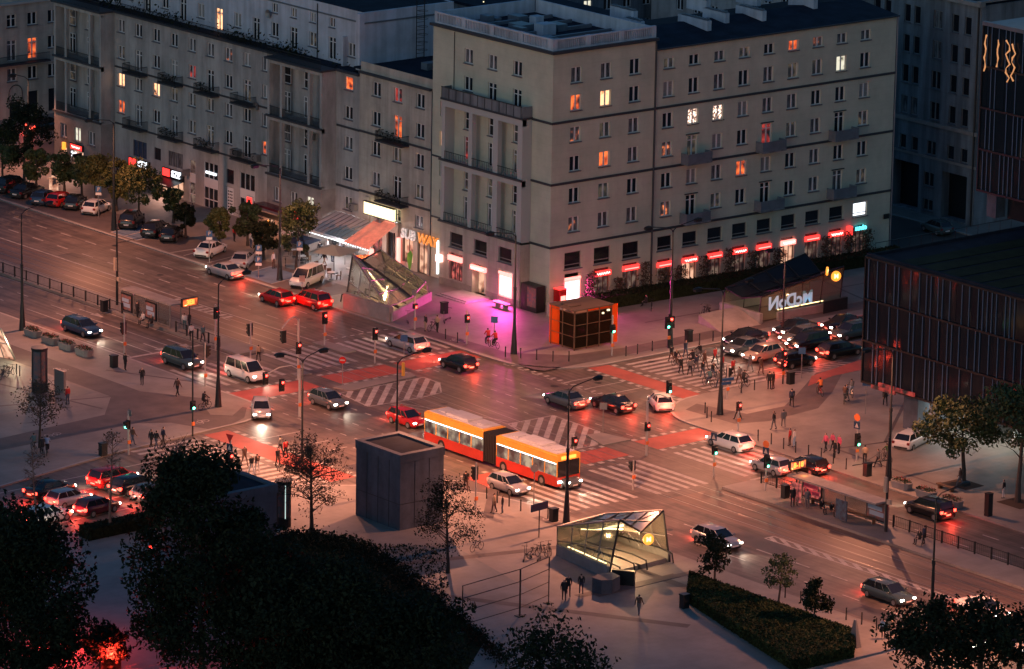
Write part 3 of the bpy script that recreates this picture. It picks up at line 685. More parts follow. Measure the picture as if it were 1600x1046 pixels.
# ---- long wing
wg = building('apartment_building', 'long pale wing with red shop signs, dark roof and rows of white windows')
WC = [309.7+3.265*i for i in range(9)]
rowsW = [(23.45, 1.05)]+rowsT[1:]
b = MB(); dcol = (1, 4, 7)
ops = []
for i, c in enumerate(WC):
    for j, (zt, h) in enumerate(rowsW):
        hh = 2.15 if (i in dcol and j in (3, 5)) else h
        ops.append((c-.65, c+.65, zt-hh+(.25 if hh > 2 else 0), zt+(.25 if hh > 2 else 0)))
    ops.append((c-.95, c+.95, 4.3, 5.73)); ops.append((c-.9, c+.9, .4, 3.4, .3))
wall_panel(b, f1, 308.0, 340.0, 0, 24.35, ops)
b.box(308.0, 340, 365.6, 365.9, 0, 24.4); b.box(339.7, 340, 353.52, 365.6, 0, 24.35)
obj('wall', b, 'stucco_pale', wg)
litw = {(2, 1): 'pane_lace', (2, 2): 'pane_lace', (3, 0): 'pane_spot', (0, 5): 'pane_orange', (0, 6): 'pane_spot', (1, 5): 'pane_dim', (1, 7): 'pane_white', (3, 4): 'pane_red', (4, 3): 'pane_orange', (5, 0): 'pane_spot', (5, 2): 'pane_dim', (5, 8): 'pane_dim'}
for i, c in enumerate(WC):
    for j, (zt, h) in enumerate(rowsW):
        pm = litw.get((j, i), pick())
        if i in dcol and j in (3, 5):
            window(wg, f1, c, zt+.25-2.15, 1.3, 2.15, 'door', pm, sill=False); balcony(wg, f1, c+.15, zt-2.35, 3.2, 1.1)
            q = MB(); fbox(q, f1, c-.85, c+.85, -.1, -.003, zt+.3, zt+.4); obj('lintel', q, 'ledge_dark', wg)
        else: window(wg, f1, c, zt-h, 1.3, h, 'win', pm)
    window(wg, f1, c, 4.3, 1.9, 1.43, 'shop', 'neon_white' if i == 8 else 'pane_dark', frame='stone_base')
    if i < 8: shopfront(wg, f1, c, .45, 3.4, 1.8, ['shop_dim', 'shop_warm', 'shop_dim', 'shop_dim', 'shop_dim', 'shop_warm', 'shop_dim', 'shop_dim'][i], seed=20+i, txt=[2, 1, 2, 1, 2, 1, 2, 1][i], sm='neon_pinkred' if i == 5 else 'neon_red')
shopfront(wg, f1, WC[8], .45, 3.4, 1.6, 'shop_dim', sign=False)
lab('sign_lettering', wg, 'suvio', .75, 'neon_cyan', f1, WC[8], 3.15, -.25, .04, .02)
b = MB(); fbox(b, f1, WC[7]+1.4, WC[7]+1.9, -.5, -.1, 2.6, 3.5); obj('shop_sign', b, 'neon_red', wg)
b = MB()
for z in (18.6, 12.6, 6.45): fbox(b, f1, 308.02, 340.06, -.10, -.002, z-.1, z+.12)
fbox(b, f1, 307.95, 340.2, -.3, .05, 24.352, 24.5); obj('cornice', b, 'ledge_dark', wg)
b = MB()
b.add([(308.02, 353.3, 24.502), (340.15, 353.3, 24.502), (340.15, 359.7, 25.3), (308.02, 359.7, 25.3)], [(0, 1, 2, 3)])
b.add([(308.02, 359.7, 25.3), (340.15, 359.7, 25.3), (340.15, 366, 24.4), (308.02, 366, 24.4)], [(0, 1, 2, 3)])
b.box(339.8, 340.0, 353.5, 366, 24.352, 24.55)
obj('roof', b, 'roof_dark', wg)
def roofbox(x, y, L, wd=.55):
    b = MB(); z = 24.5+(y-353.3)*.125; b.T = Matrix.Translation((x, y, z)) @ Matrix.Rotation(R(90), 4, 'Z')
    b.add([(0, -wd/2, -.2), (L, -wd/2, -.2), (L, wd/2, -.2), (0, wd/2, -.2), (0, -wd/2, 1.0), (L, -wd/2, 1.05), (L, wd/2, 1.05), (0, wd/2, 1.0)], [(0, 1, 5, 4), (1, 2, 6, 5), (2, 3, 7, 6), (3, 0, 4, 7), (4, 5, 6, 7)])
    o = obj('chimney', b, 'stucco_white', wg)
    q = MB(); q.T = b.T
    q.box(.1, L-.05, -wd/2+.04, wd/2-.04, 1.04, 1.07)
    for i in range(int(L/.45)): q.box(.2+i*.45, .38+i*.45, -wd/2+.05, wd/2-.05, 1.04, 1.18)
    obj('chimney_cap', q, 'roof_metal', o)
for x, y, L in ((310.5, 358.5, 2.6), (312.2, 361.5, 3.6), (317.2, 356.2, 4.4), (320.8, 357.6, 3.4), (325.0, 356.8, 4.0), (328.6, 361.6, 3.2), (333.2, 358.2, 3.8), (336.2, 361.4, 3.6), (322.0, 361.8, 3.0), (331, 362.5, 3)): roofbox(x, y, L)
b = MB(); b.cyl(340.1, 353.4, 0, 24.3, .06, n=6); obj('drainpipe', b, 'roof_metal', wg)
b = MB(); fbox(b, f1, 339.0, 339.7, -.25, -.15, 3.6, 4.1); obj('street_sign', b, 'metal_dark', wg)

# ---- narrow lower section with the fast-food shop
fa = F('X', 295.0)
nr = building('apartment_building', 'lower linking block with lit balcony door above the sandwich shop and yellow box sign')
NC = [380.75, 377.3, 373.7]
rowsN = [(18.2, 1.45), (15.2, 1.45), (12.15, 1.45), (9.05, 1.45), (5.9, 1.25)]
b = MB(); ops = []
for i, c in enumerate(NC):
    for j, (zt, h) in enumerate(rowsN):
        if i == 1 and j in (1, 3): ops.append((c-.65, c+.65, zt-2.1, zt+.2))
        elif i == 0 and j == 4: continue
        else: ops.append((c-.65, c+.65, zt-h, zt))
ops += [(372.3, 373.9, .12, 3.3, .5), (374.6, 376.3, .8, 3.2, .3), (377.2, 378.9, .12, 3.4, .4), (379.6, 381.3, .6, 3.2, .3)]
wall_panel(b, fa, 371.92, 383.5, 0, 18.75, ops)
wall_panel(b, F('X', 295.12), 371.92, 383.5, 18.75, 19.9, [])
b.box(295.15, 307, 371.93, 372.1, 18.7, 19.0); b.box(306.8, 307, 372.1, 383.5, 0, 19.3)
obj('wall', b, 'stucco_pink', nr)
for i, c in enumerate(NC):
    for j, (zt, h) in enumerate(rowsN):
        if i == 1 and j in (1, 3): window(nr, fa, c, zt-2.1, 1.3, 2.3, 'door', 'pane_orange' if j == 1 else 'pane_dark', sill=False); balcony(nr, fa, c+.2, zt-2.5, 4.2, 1.1, False, True)
        elif i == 0 and j == 4: continue
        else: window(nr, fa, c, zt-h, 1.3, h, 'win', {(0, 1): 'pane_red'}.get((j, i), pick()))
b = MB()
for z in (12.85, 6.75): fbox(b, fa, 371.95, 383.4, -.12, -.002, z-.1, z+.1)
fbox(b, fa, 371.95, 383.4, -.3, .12, 18.752, 18.95); obj('cornice', b, 'ledge_dark', nr)
b = MB(); b.box(295.35, 306.8, 372.1, 385, 18.95, 19.1); obj('roof', b, 'roof_dark', nr)
for q in ((300, 301.5, 379, 380, 19.1, 19.8), (303, 304.5, 376, 377, 19.1, 19.7), (299, 300, 374, 375, 19.1, 19.6)): b = MB(); b.box(*q); obj('roof_vent', b, 'roof_metal', nr)
b = MB(); fbox(b, fa, 376.7, 381.5, -.9, -.6, 4.85, 6.05); o = obj('shop_sign', b, 'neon_yellow', nr)
b = MB(); fbox(b, fa, 376.6, 381.6, -.93, -.57, 6.052, 6.12); fbox(b, fa, 376.6, 381.6, -.93, -.57, 4.78, 4.848)
for k in range(5): fbox(b, fa, 376.9+k*1.1, 377.0+k*1.1, -.599, -.01, 5.4, 5.46)
obj('sign_frame', b, 'metal_dark', o)
lab('sign_lettering', nr, 'SUB', 1.36, 'sign_white', fa, 375.0, 3.75, -.35, .06, .05, shear=.15); lab('sign_lettering', nr, 'WAY', 1.36, 'sign_orange', fa, 371.9, 3.75, -.35, .06, .05, shear=.15)
for s0, s1, z0, z1, m in ((372.3, 373.9, .12, 3.3, 'shop_warm'), (374.6, 376.3, .8, 3.2, 'shop_warm'), (377.2, 378.9, .12, 3.4, 'pane_dark'), (379.6, 381.3, .6, 3.2, 'shop_red')):
    b = MB(); fbox(b, fa, s0, s1, .27, .29, z0, z1); o = obj('door' if z0 < .5 else 'shop_window', b, m, nr)
    b = MB(); fbox(b, fa, s0, s0+.08, .18, .267, z0, z1); fbox(b, fa, s1-.08, s1, .18, .267, z0, z1); fbox(b, fa, (s0+s1)/2-.04, (s0+s1)/2+.04, .2, .267, z0, z1); obj('frame', b, 'frame_brown', o)
b = MB(); b.box(294.8, 294.98, 370.45, 370.6, .6, 4.0); obj('light_strip_sign', b, 'neon_white', nr)
b = MB(); b.box(294.9, 294.98, 381.6, 382.4, .2, 6.3); obj('pilaster', b, 'stucco_pink', nr); b = MB(); b.box(294.6, 294.98, 376.6, 377.0, .2, 4.6); obj('pilaster', b, 'stucco_pink', nr)
b = MB(); b.box(294.3, 294.99, 379, 380, 4.2, 4.9); b.ball((294.25, 379.5, 4.55), .28, 8); obj('air_conditioner', b, 'metal_grey', nr)
light('shop_glow', 'AREA', (293.6, 374, 2.6), 22, (1, .45, .25), nr, size=2.5, rot=(0, R(60), 0))

# ---- grey block A
A = building('apartment_building', 'long grey weathered block with dark terrace rail and small wrought-iron balconies')
AC = [425.2-3.2375*i for i in range(9)]
rowsA = [(17.69, 1.4), (14.85, 1.4), (11.85, 1.4), (8.95, 1.4)]
fL = F('X', 293.2)
b = MB(); ops = []
for i, c in enumerate(AC):
    for j, (zt, h) in enumerate(rowsA):
        if i in (1, 3, 5, 7) and j in (1, 3): ops.append((c-.62, c+.62, zt-2.3, zt))
        else: ops.append((c-.62, c+.62, zt-h, zt))
SH = [(420.5, 423.0, 3.3, 5.07), (417.9, 419.1, 3.6, 4.9), (413.9, 416.5, 3.4, 5.0), (411.6, 412.7, .15, 4.7, .35), (407.6, 410.1, .15, 4.95, .3), (404.8, 406.1, 3.4, 4.9), (401.1, 403.75, .15, 4.95, .3), (404.85, 406.1, .15, 3.0, .15), (413.8, 417.8, .3, 2.1, .6), (419, 423.4, .3, 2.1, .6)]
wall_panel(b, fa, 396.6, 426.4, 0, 18.3, ops+SH)
sideC = [385.3]; ops2 = [(384.65, 385.95, zt-1.35, zt) for zt in (18.0, 15.0, 11.9, 8.8, 5.7)]
wall_panel(b, fa, 383.5, 387.4, 0, 18.35, ops2)
wall_panel(b, fa, 387.4, 396.6, 0, 18.3, []); wall_panel(b, fa, 426.4, 435.4, 0, 18.3, [])
b.box(295.2, 312, 435.2, 435.4, 0, 18.3)
obj('wall', b, 'stucco_grey', A)
lita = {(2, 0): 'pane_amber', (3, 0): 'pane_orange', (2, 2): 'pane_amber', (1, 4): 'pane_red', (0, 6): 'pane_spot', (3, 8): 'pane_orange', (2, 6): 'pane_curtain', (1, 8): 'pane_blind'}
for i, c in enumerate(AC):
    for j, (zt, h) in enumerate(rowsA):
        pm = lita.get((j, i), pick())
        if i in (1, 3, 5, 7) and j in (1, 3): window(A, fa, c, zt-2.3, 1.24, 2.3, 'door', pm, sill=False); balcony(A, fa, c, zt-2.45, 3.3, 1.05, False, i in (3, 5))
        else: window(A, fa, c, zt-h, 1.24, h, 'win', pm)
for k, zt in enumerate((18.0, 15.0, 11.9, 8.8, 5.7)): window(A, fa, 385.3, zt-1.35, 1.3, 1.35, 'win' if k else 'plain', 'pane_orange' if k == 0 else pick())
for s0, s1, z0, z1, m in ((420.5, 423.0, 3.3, 5.07, 'car_blue'), (417.9, 419.1, 3.6, 4.9, 'pane_dark'), (413.9, 416.5, 3.4, 5.0, 'pane_curtain'), (411.6, 412.7, .15, 4.7, 'shop_dim'), (407.6, 410.1, .15, 4.95, 'pane_dark'), (404.8, 406.1, 3.4, 4.9, 'pane_dark'), (401.1, 403.75, .15, 4.95, 'pane_dark'), (413.8, 417.8, .3, 2.1, 'shop_warm'), (419, 423.4, .3, 2.1, 'shop_dim')):
    b = MB(); fbox(b, fa, s0, s1, .12, .14, z0, z1); o = obj('shop_window', b, m, A)
    fr = MB(); n = max(1, round((s1-s0)/.9))
    for q in range(n+1): x_ = s0+(s1-s0-.07)*q/n; fbox(fr, fa, x_, x_+.07, .03, .117, z0, z1)
    if z1-z0 > 3.5:
        for zz in (3.2, 2.3, 1.0): fbox(fr, fa, s0, s1, .02, .118, zz, zz+.09)
        fbox(fr, fa, s0+.07, s1-.07, .04, .11, 2.4, 3.2)
    obj('frame', fr, 'frame_white' if z1-z0 > 3.5 else 'sill_dark', o)
b = MB(); fbox(b, fa, 404.9, 406.05, .05, .1, .15, 2.95); o = obj('door', b, 'frame_white', A)
b = MB()
for r_ in range(7):
    for c_ in range(3): fbox(b, fa, 405.1+c_*.3, 405.28+c_*.3, .03, .049, .5+r_*.33, .65+r_*.33)
obj('door_glazing', b, 'pane_dark', o)
b = MB(); fbox(b, fa, 408.0, 409.8, -.02, .1, 3.75, 4.0); obj('light_sign', b, 'neon_white', A)
# illuminated shop signs
for s, m0 in ((421.7, 0), (415.5, 1)):
    b = MB(); fbox(b, fa, s-1.9, s+1.9, -.22, -.01, 2.2, 3.1); o = obj('shop_sign', b, 'metal_dark', A)
    b = MB(); fbox(b, fa, s+.5, s+1.75, -.26, -.222, 2.25, 3.05); obj('sign_panel', b, 'neon_red', o)
    lab('sign_lettering', o, "SZE'", .95, 'neon_white', fa, s-.75, 2.65, -.28, .03, .03)
    b = MB(); b.add([(294.98, s-2, 2.15), (294.98, s+2, 2.15), (293.2, s+2, 1.75), (293.2, s-2, 1.75)], [(0, 1, 2, 3)]); b.box(293.18, 293.22, s-2, s+2, 1.55, 1.75); obj('awning', b, 'metal_dark', A)
light('shop_glow', 'AREA', (293.4, 415.8, 1.7), 60, (1, .55, .42), A, size=2.5, rot=(0, R(50), 0))
b = MB(); b.box(294.1, 294.98, 412.6, 412.8, 3.0, 3.7); o = obj('projecting_sign', b, 'metal_grey', A)
# loggias
def loggia(y0, y1, seed, nm):
    b = MB(); L = y1-y0; pw = .35
    pr = [y0, y0+L*.22, y0+L*.73, y1-pw] if nm == 'R' else [y0, y0+L*.22, y0+L*.73, y1-pw]
    for p in pr: fbox(b, fL, p, p+pw, 0, .4, 6.4, 18.0)
    for z0, z1 in ((12.0, 12.5), (17.9, 18.3), (6.2, 6.5)): fbox(b, fL, y0, y1, .003, 1.8, z0, z1)
    for p in (pr[0], pr[3]): fbox(b, fL, p+.003, p+pw-.003, .4, 1.8, 6.5, 18.0)
    obj('loggia', b, 'stucco_grey', A)
    bays = [(pr[i]+pw+pr[i+1])/2 for i in range(3)]
    for zt in (17.6, 11.6):
        for q, y in enumerate(bays): window(A, F('X', 294.72), y, zt-1.9, 1.15, 1.9, 'tall', 'pane_red' if (nm == 'R' and q == 0 and zt > 12) else pick())
    for zt in (14.85, 8.85):
        for y in bays: window(A, F('X', 294.72), y, zt-2.2, 1.15, 2.2, 'door', pick(), sill=False)
    for z in (12.52, 6.52):
        for i in range(3): railing(A, fL, pr[i]+pw, pr[i+1], z, .95, .05, .12)
    for z in (12.45, 6.38): b = MB(); fbox(b, fL, y0-.1, y1+.1, -.2, -.002, z-.1, z+.1); obj('ledge', b, 'ledge_dark', A)
    b = MB()
    fbox(b, fL, y0-.2, y1+.2, -.3, 1.7, 18.302, 18.5); obj('cornice', b, 'ledge_dark', A)
    b = MB(); cs = [y0+L*.2, y0+L*.5, y0+L*.8]
    gops = [(c-.6, c+.6, 3.7, 5.2) for c in cs]+([] if nm == 'R' else [(cs[1]-1.1, cs[1]+1.1, .3, 2.6, .4), (cs[2]-.6, cs[2]+.6, .3, 2.6, .3)])
    wall_panel(b, fL, y0, y1, 0, 6.2, gops); b.box(293.2, 295, y0, y0+.02, 0, 6.2); b.box(293.2, 295, y1-.02, y1, 0, 6.2); obj('ground_floor_wall', b, 'stone_base', A)
    for i, c in enumerate(cs): window(A, fL, c, 3.7, 1.2, 1.5, 'win', ('pane_white' if (nm == 'R' and i == 0) or (nm == 'L' and i == 1) else 'pane_curtain'))
loggia(387.4, 396.6, 1, 'R'); loggia(426.4, 435.3, 2, 'L')
b = MB(); fbox(b, fa, 396.7, 426.3, -.3, .2, 18.302, 18.5); fbox(b, fa, 383.5, 387.2, -.3, .2, 18.352, 18.55)
for z in (12.5, 6.35): fbox(b, fa, 396.7, 426.3, -.08, -.002, z-.1, z+.08); fbox(b, fa, 383.5, 387.2, -.1, -.002, z+.2, z+.4)
obj('cornice', b, 'ledge_dark', A)
# small shop under the right loggia, with red squares
b = MB(); b.box(291.4, 293.18, 387.2, 397.8, H, 2.4); b.box(291.2, 293.18, 387.0, 398.0, 2.9, 3.05); o = obj('kiosk_front', b, 'stone_base', A)
b = MB(); b.box(291.3, 293.18, 387.1, 397.9, 2.402, 2.898); obj('dark_fascia', b, 'metal_dark', o)
b = MB(); b.box(291.8, 293.18, 388, 397, 3.052, 3.3); obj('red_roof', b, 'car_maroon', A)
for y in (388.6, 396.6):
    b = MB(); b.box(291.0, 291.12, y-.55, y+.55, 3.0, 4.2); o = obj('projecting_sign', b, 'cloth_white', A)
    b = MB(); b.box(290.97, 290.998, y-.42, y+.42, 3.12, 4.08); obj('sign_panel', b, 'neon_red', o)
    b = MB(); b.box(290.94, 290.968, y-.22, y+.22, 3.35, 3.85); obj('sign_mark', b, 'car_maroon', o)
b = MB(); b.box(291.3, 291.39, 393.0, 394.2, .5, 2.3); obj('shop_window', b, 'shop_warm', A)
b = MB(); b.box(291.2, 291.28, 393.4, 393.75, .8, 2.2); obj('lit_sign', b, 'neon_orange', A)
light('shop_glow', 'POINT', (290.6, 393.5, 1.6), 60, (1, .35, .15), A, shadow_soft_size=.06)
for z, t, s in ((1.7, 'KEBAB' if 0 else None, 0),):
    for k, (z_, w_) in enumerate(((2.1, 2.6), (1.55, 3.0))): script(A, F('X', 291.4), 396.0, z_, w_, .2, 'metal_dark', d=-.05, seed=60+k)
# ground floor of the left loggia
cs = [426.4+8.9*.2, 426.4+8.9*.5, 426.4+8.9*.8]
b = MB(); fbox(b, fL, cs[1]-1.1, cs[1]+1.1, .35, .37, .3, 2.6); obj('door', b, 'shop_warm', A)
b = MB(); fbox(b, fL, cs[1]-1.2, cs[1]+1.2, -.2, -.01, 2.75, 3.4); o = obj('shop_sign', b, 'metal_dark', A); b = MB(); fbox(b, fL, cs[1]-1.05, cs[1]+1.05, -.24, -.202, 2.8, 3.3); obj('sign_panel', b, 'neon_red', o); script(o, fL, cs[1], 3.05, 1.5, .3, d=-.27, seed=77)
b = MB(); b.box(291.9, 293.1, cs[1]-1.0, cs[1]-.85, 1.8, 2.6); b.box(292.3, 293.18, cs[1]-1.1, cs[1]+1.1, 2.0, 2.05); o = obj('projecting_sign', b, 'metal_dark', A)
lab('sign_lettering', o, '24h', .85, 'neon_white', F('X', 292.9), cs[1], 2.25, -.1, .03, .03)
b = MB(); fbox(b, fL, cs[2]-.6, cs[2]+.6, .28, .3, .3, 2.6); obj('shop_window', b, 'shop_warm', A); b = MB(); fbox(b, fL, cs[2]-.5, cs[2]-.1, -.3, -.05, 2.4, 3.2); obj('shop_sign', b, 'neon_orange', A)
light('shop_glow', 'AREA', (292.2, cs[1], 2.0), 70, (1, .50, .36), A, size=2.5, rot=(0, R(50), 0))
# terrace storey set back
fP = F('X', 296.6)
b = MB(); PY = [387.0+3.2375*i for i in range(16)]
ops = []
for i, y in enumerate(PY):
    if i == 0: ops.append((y-.6, y+.6, 19.6, 21.0))
    elif i % 2: ops.append((y-.6, y+.6, 18.8, 21.1))
    else: ops.append((y-.6, y+.6, 19.6, 21.1))
ops += [(y-.45, y+.45, 22.1, 23.1) for y in PY[1:5]]
wall_panel(b, fP, 385.2, 437, 18.3, 24.4, ops); b.box(296.6, 308, 384.9, 385.2, 18.8, 24.4); b.box(307.8, 308, 385.2, 437, 18.3, 24.4)
obj('terrace_wall', b, 'stucco_white', A)
for i, y in enumerate(PY):
    if i % 2: window(A, fP, y, 18.8, 1.2, 2.3, 'door', 'pane_amber' if i == 7 else 'pane_dark', sill=False)
    else: window(A, fP, y, 19.6, 1.2, 1.4 if i == 0 else 1.5, 'win', pick())
for y in PY[1:5]: window(A, fP, y, 22.1, .9, 1.0, 'win', pick())
b = MB(); fbox(b, fP, 385.0, 437, -.08, -.002, 23.25, 23.4); b.box(296.6, 308, 384.8, 384.898, 23.25, 23.4); obj('cornice', b, 'roof_metal', A)
b = MB(); b.box(296.7, 307.8, 385.25, 437, 24.2, 24.35); b.box(295.1, 296.58, 385, 436, 18.32, 18.6); obj('roof', b, 'roof_dark', A)
b = MB(); b.box(296.0, 296.6, 384.9, 385.5, 18.6, 24.3); b.box(296.0, 296.6, 387.8-.2, 388.1-.2, 18.6, 21.6); obj('corner_pier', b, 'stucco_white', A)
railing(A, F('X', 294.8), 397, 426, 18.5, 1.0, 0, .16); railing(A, F('X', 293.1), 387.5, 396.5, 18.5, 1.0, 0, .16); railing(A, F('X', 293.1), 426.5, 435, 18.5, 1.0, 0, .16)
b = MB()
for i in range(900):
    y = random.choice([random.uniform(386, 437), random.gauss(404, 2), random.gauss(396, 1.5), random.gauss(418, 3), random.gauss(428, 4)]); leafq(b, Vector((random.uniform(295.0, 296.0), min(437, max(386, y)), 18.6+abs(random.gauss(0, .55)))), .2)
obj('terrace_plants', b, 'leaf_dark', A)
b = MB(); b.add([(295.2, 421, 21.0), (295.2, 427, 21.0), (296.6, 427, 22.2), (296.6, 421, 22.2)], [(0, 1, 2, 3)]); obj('awning', b, 'cloth_lightblue', A)
b = MB(); b.tube([(303, 384.6, 18.9), (303, 384.6, 27)], .05, 5); b.tube([(304, 384.6, 18.9), (304, 384.6, 27)], .05, 5)
for i in range(20): b.tube([(303, 384.6, 19.2+i*.4), (304, 384.6, 19.2+i*.4)], .025, 4)
for i in range(9): b.ring((303.5, 384.2, 20+i*.8), .5, .02, 'z', 10)
obj('ladder', b, 'metal_dark', A)
b = MB(); b.cyl(296.5, 392.6, 18.6, 24.2, .05, n=5); obj('drainpipe', b, 'metal_dark', A)
for y, z in ((400.8, 21.9), (416.6, 21.8), (400.8, 12.4)):
    b = MB(); b.add([(296.3 if z > 13 else 294.8, y+.45*math.cos(t*PI/6), z+.45*math.sin(t*PI/6)) for t in range(12)]+[(296.45 if z > 13 else 294.95, y, z)], [(i, (i+1) % 12, 12) for i in range(12)]); obj('satellite_dish', b, 'metal_grey', A)
for y, z in ((403.9, 6.75), (400.5, 6.75), (391.2, 10.6), (384.0, 4.6), (397.7, 6.6)):
    b = MB(); b.box(294.4, 294.95, y-.45, y+.45, z, z+.65); o = obj('air_conditioner', b, 'metal_grey', A); b = MB(); b.ring((294.37, y, z+.32), .22, .03, 'y', 10); obj('fan_grille', b, 'metal_dark', o)

# ---- pink building across the side street (far left)
fF = F('Y', 459.3)
pk = building('apartment_building', 'pink-lit building across the side street with arched doorway and one glowing orange balcony door')
FC = [300.4, 303.65, 306.45, 309.2, 312.2]
b = MB(); ops = []
for i, c in enumerate(FC):
    ops += [(c-.62, c+.62, 10.65, 12.1), (c-.62, c+.62, 6.75 if i in (1, 2) else 7.7, 9.15), (c-.62, c+.62, 4.4, 5.9)]
ops += [(305.9, 307.2, .4, 3.0, .3), (308.6, 310.0, .4, 3.0, .3), (303.3, 304.9, .15, 2.0, .3)]
wall_panel(b, fF, 296, 318, 0, 13.2, ops); wall_panel(b, F('Y', 459.6), 296, 318, 13.2, 16, []); b.box(295.9, 296.0, 459.3, 470, 0, 16)
obj('wall', b, 'stucco_pink', pk)
for i, c in enumerate(FC):
    window(pk, fF, c, 10.65, 1.24, 1.45, 'quad' if i == 1 else 'win', 'pane_dark')
    if i in (1, 2): window(pk, fF, c, 6.75, 1.24, 2.4, 'door', 'pane_orange' if i == 2 else 'pane_curtain', sill=False)
    else: window(pk, fF, c, 7.7, 1.24, 1.45, 'win')
    window(pk, fF, c, 4.4, 1.24, 1.5, 'win', 'pane_curtain' if i == 1 else 'pane_dark')
b = MB(); fbox(b, fF, 298, 308.3, -1.0, -.01, 6.4, 6.55); o = obj('balcony', b, 'ledge_dark', pk); railing(o, fF, 298.1, 308.2, 6.56, .95, -.95, .14)
b = MB(); fbox(b, fF, 296, 318, -.25, .3, 13.2, 13.45); fbox(b, fF, 296, 318, -.05, -.003, 6.1, 6.3); obj('cornice', b, 'ledge_pale', pk)
b = MB()
for s0, s1 in ((305.9, 307.2), (308.6, 310.0), (303.3, 304.9)): fbox(b, fF, s0, s1, .2, .22, .2, 3.0)
obj('shop_window', b, 'pane_dark', pk)
b = MB(); b.tube([(303.2, 459.25, 2.2)]+[(304.1-.9*math.cos(t*PI/10), 459.25, 3.0+.95*math.sin(t*PI/10)) for t in range(11)]+[(305.0, 459.25, 2.2), (303.2, 459.25, 2.2)], .05, 4); obj('arch_frame', b, 'metal_dark', pk)
b = MB(); b.box(296, 318, 459.7, 470, 15.9, 16); obj('roof', b, 'roof_dark', pk)

# ---- stone office block to the right of the long wing
fC = F('X', 354.9)
ofc = building('office_building', 'dark stone office block with paired windows and two tall dark gateways')
b = MB(); ops = []; cc = []
for j, (zt, h) in enumerate(((22.0, 1.9), (18.8, 1.9), (15.6, 1.9), (12.3, 1.9))):
    for c, wd in ((367.4, .95), (365.9, .95), (362.8, 1.35), (360.2, 1.0), (358.35, 1.0), (370.4, 1.0), (372, 1.0)): cc.append((c, wd, zt, h, j)); ops.append((c-wd/2, c+wd/2, zt-h, zt))
for c, wd, zt, h in ((367.4, .95, 8.1, 1.5), (365.6, .95, 8.1, 1.5), (363.1, 1.35, 8.1, 1.5), (360.2, 1.0, 8.1, 1.5), (358.2, 1.0, 8.1, 1.5), (363.3, 1.5, 4.7, 1.5), (363.3, 1.5, 1.8, 1.2)): cc.append((c, wd, zt, h, 9)); ops.append((c-wd/2, c+wd/2, zt-h, zt))
ops += [(364.8, 368.6, .3, 5.25, 1.2), (357.6, 361.3, .3, 5.2, 1.2)]
wall_panel(b, fC, 356.5, 385, 0, 23.4, ops); b.box(354.95, 372, 356.5, 356.7, 0, 23.4)
obj('wall', b, 'stone_dark', ofc)
for c, wd, zt, h, j in cc: window(ofc, fC, c, zt-h, wd, h, 'win' if wd > 1.2 else 'plain', 'pane_curtain' if (j == 3 and c > 365) or (j < 2 and wd > 1.2) else 'pane_dark', frame='metal_grey')
for a, c in ((364.8, 368.6), (357.6, 361.3)): b = MB(); fbox(b, fC, a, c, 1.1, 1.15, .3, 5.2); obj('gate', b, 'metal_dark', ofc)
b = MB(); fbox(b, fC, 356.3, 385, -.2, -.002, 9.7, 10.1); fbox(b, fC, 356.3, 385, -.12, -.002, 6.2, 6.45); fbox(b, fC, 356.0, 385, -.7, .1, 23.402, 23.8); b.box(354.3, 374, 356.0, 356.6, 23.81, 24.0); obj('cornice', b, 'stone_base', ofc)
b = MB(); b.box(355, 374, 356.8, 385, 23.3, 23.6); obj('roof', b, 'roof_dark', ofc)
b = MB(); b.cyl(354.75, 356.7, 0, 23.4, .1, n=6); obj('drainpipe', b, 'metal_dark', ofc)

# ---- glass office, front block on a pillar
def glassblock(bld, X, y0, y1, z0, floors, fh, step, seed, xd=14):
    rnd = random.Random(seed)
    b = MB(); f = F('X', X)
    for j in range(floors):
        y = y0
        while y < y1:
            n = min(y+step*rnd.choice([1, 1, 2]), y1); tlt = rnd.uniform(-.03, .03)
            p = [f.pt(y, .1+tlt, z0+j*fh+.12), f.pt(n, .1-tlt, z0+j*fh+.12), f.pt(n, .1-tlt*.5, z0+(j+1)*fh-.12), f.pt(y, .1+tlt*.5, z0+(j+1)*fh-.12)]
            b.quad(*p); y = n
    b.quad((X+.1, y1, z0), (X+xd, y1, z0), (X+xd, y1, z0+floors*fh), (X+.1, y1, z0+floors*fh))
    o = obj('glazing', b, 'glass_dark', bld)
    b = MB(); rnd = random.Random(seed+5)
    for j in range(floors):
        y = y0+rnd.uniform(0, .4)
        while y < y1:
            fbox(b, f, y-.028, y+.028, -.012, .05, z0+j*fh+.05, z0+(j+1)*fh-.05); y += rnd.choice([.55, .9, 1.1, 1.5])
    obj('fin', b, 'fin_metal', bld)
    b = MB()
    for j in range(floors+1): fbox(b, f, y0, y1+.1, -.05, .2, z0+j*fh-.09, z0+j*fh+.09)
    b.box(X-.02, X+.12, y1+.01, y1+.14, z0, z0+floors*fh)
    obj('floor_edge', b, 'metal_dark', bld)
gl = building('office_building', 'low black glass pavilion raised on a pillar, reflecting the traffic')
glassblock(gl, 292.5, 268, 306.9, 3.6, 3, 3.78, .95, 3, 30)
b = MB(); b.box(292.6, 322, 268, 306.8, 3.45, 3.58); o = obj('soffit', b, 'metal_dark', gl)
b = MB(); b.box(292.7, 322, 268, 306.8, 14.95, 15.0); b.box(292.55, 292.9, 268, 306.9, 14.9, 15.3); b.box(292.9, 322, 306.6, 306.9, 14.9, 15.2); obj('roof', b, 'roof_dark', gl)
b = MB()
for i in range(12): b.box(293.4+i*.02, 309, 273+i*2.6, 275.1+i*2.6, 15.01, 15.06)
obj('roof_planting', b, 'leaf_dark', gl)
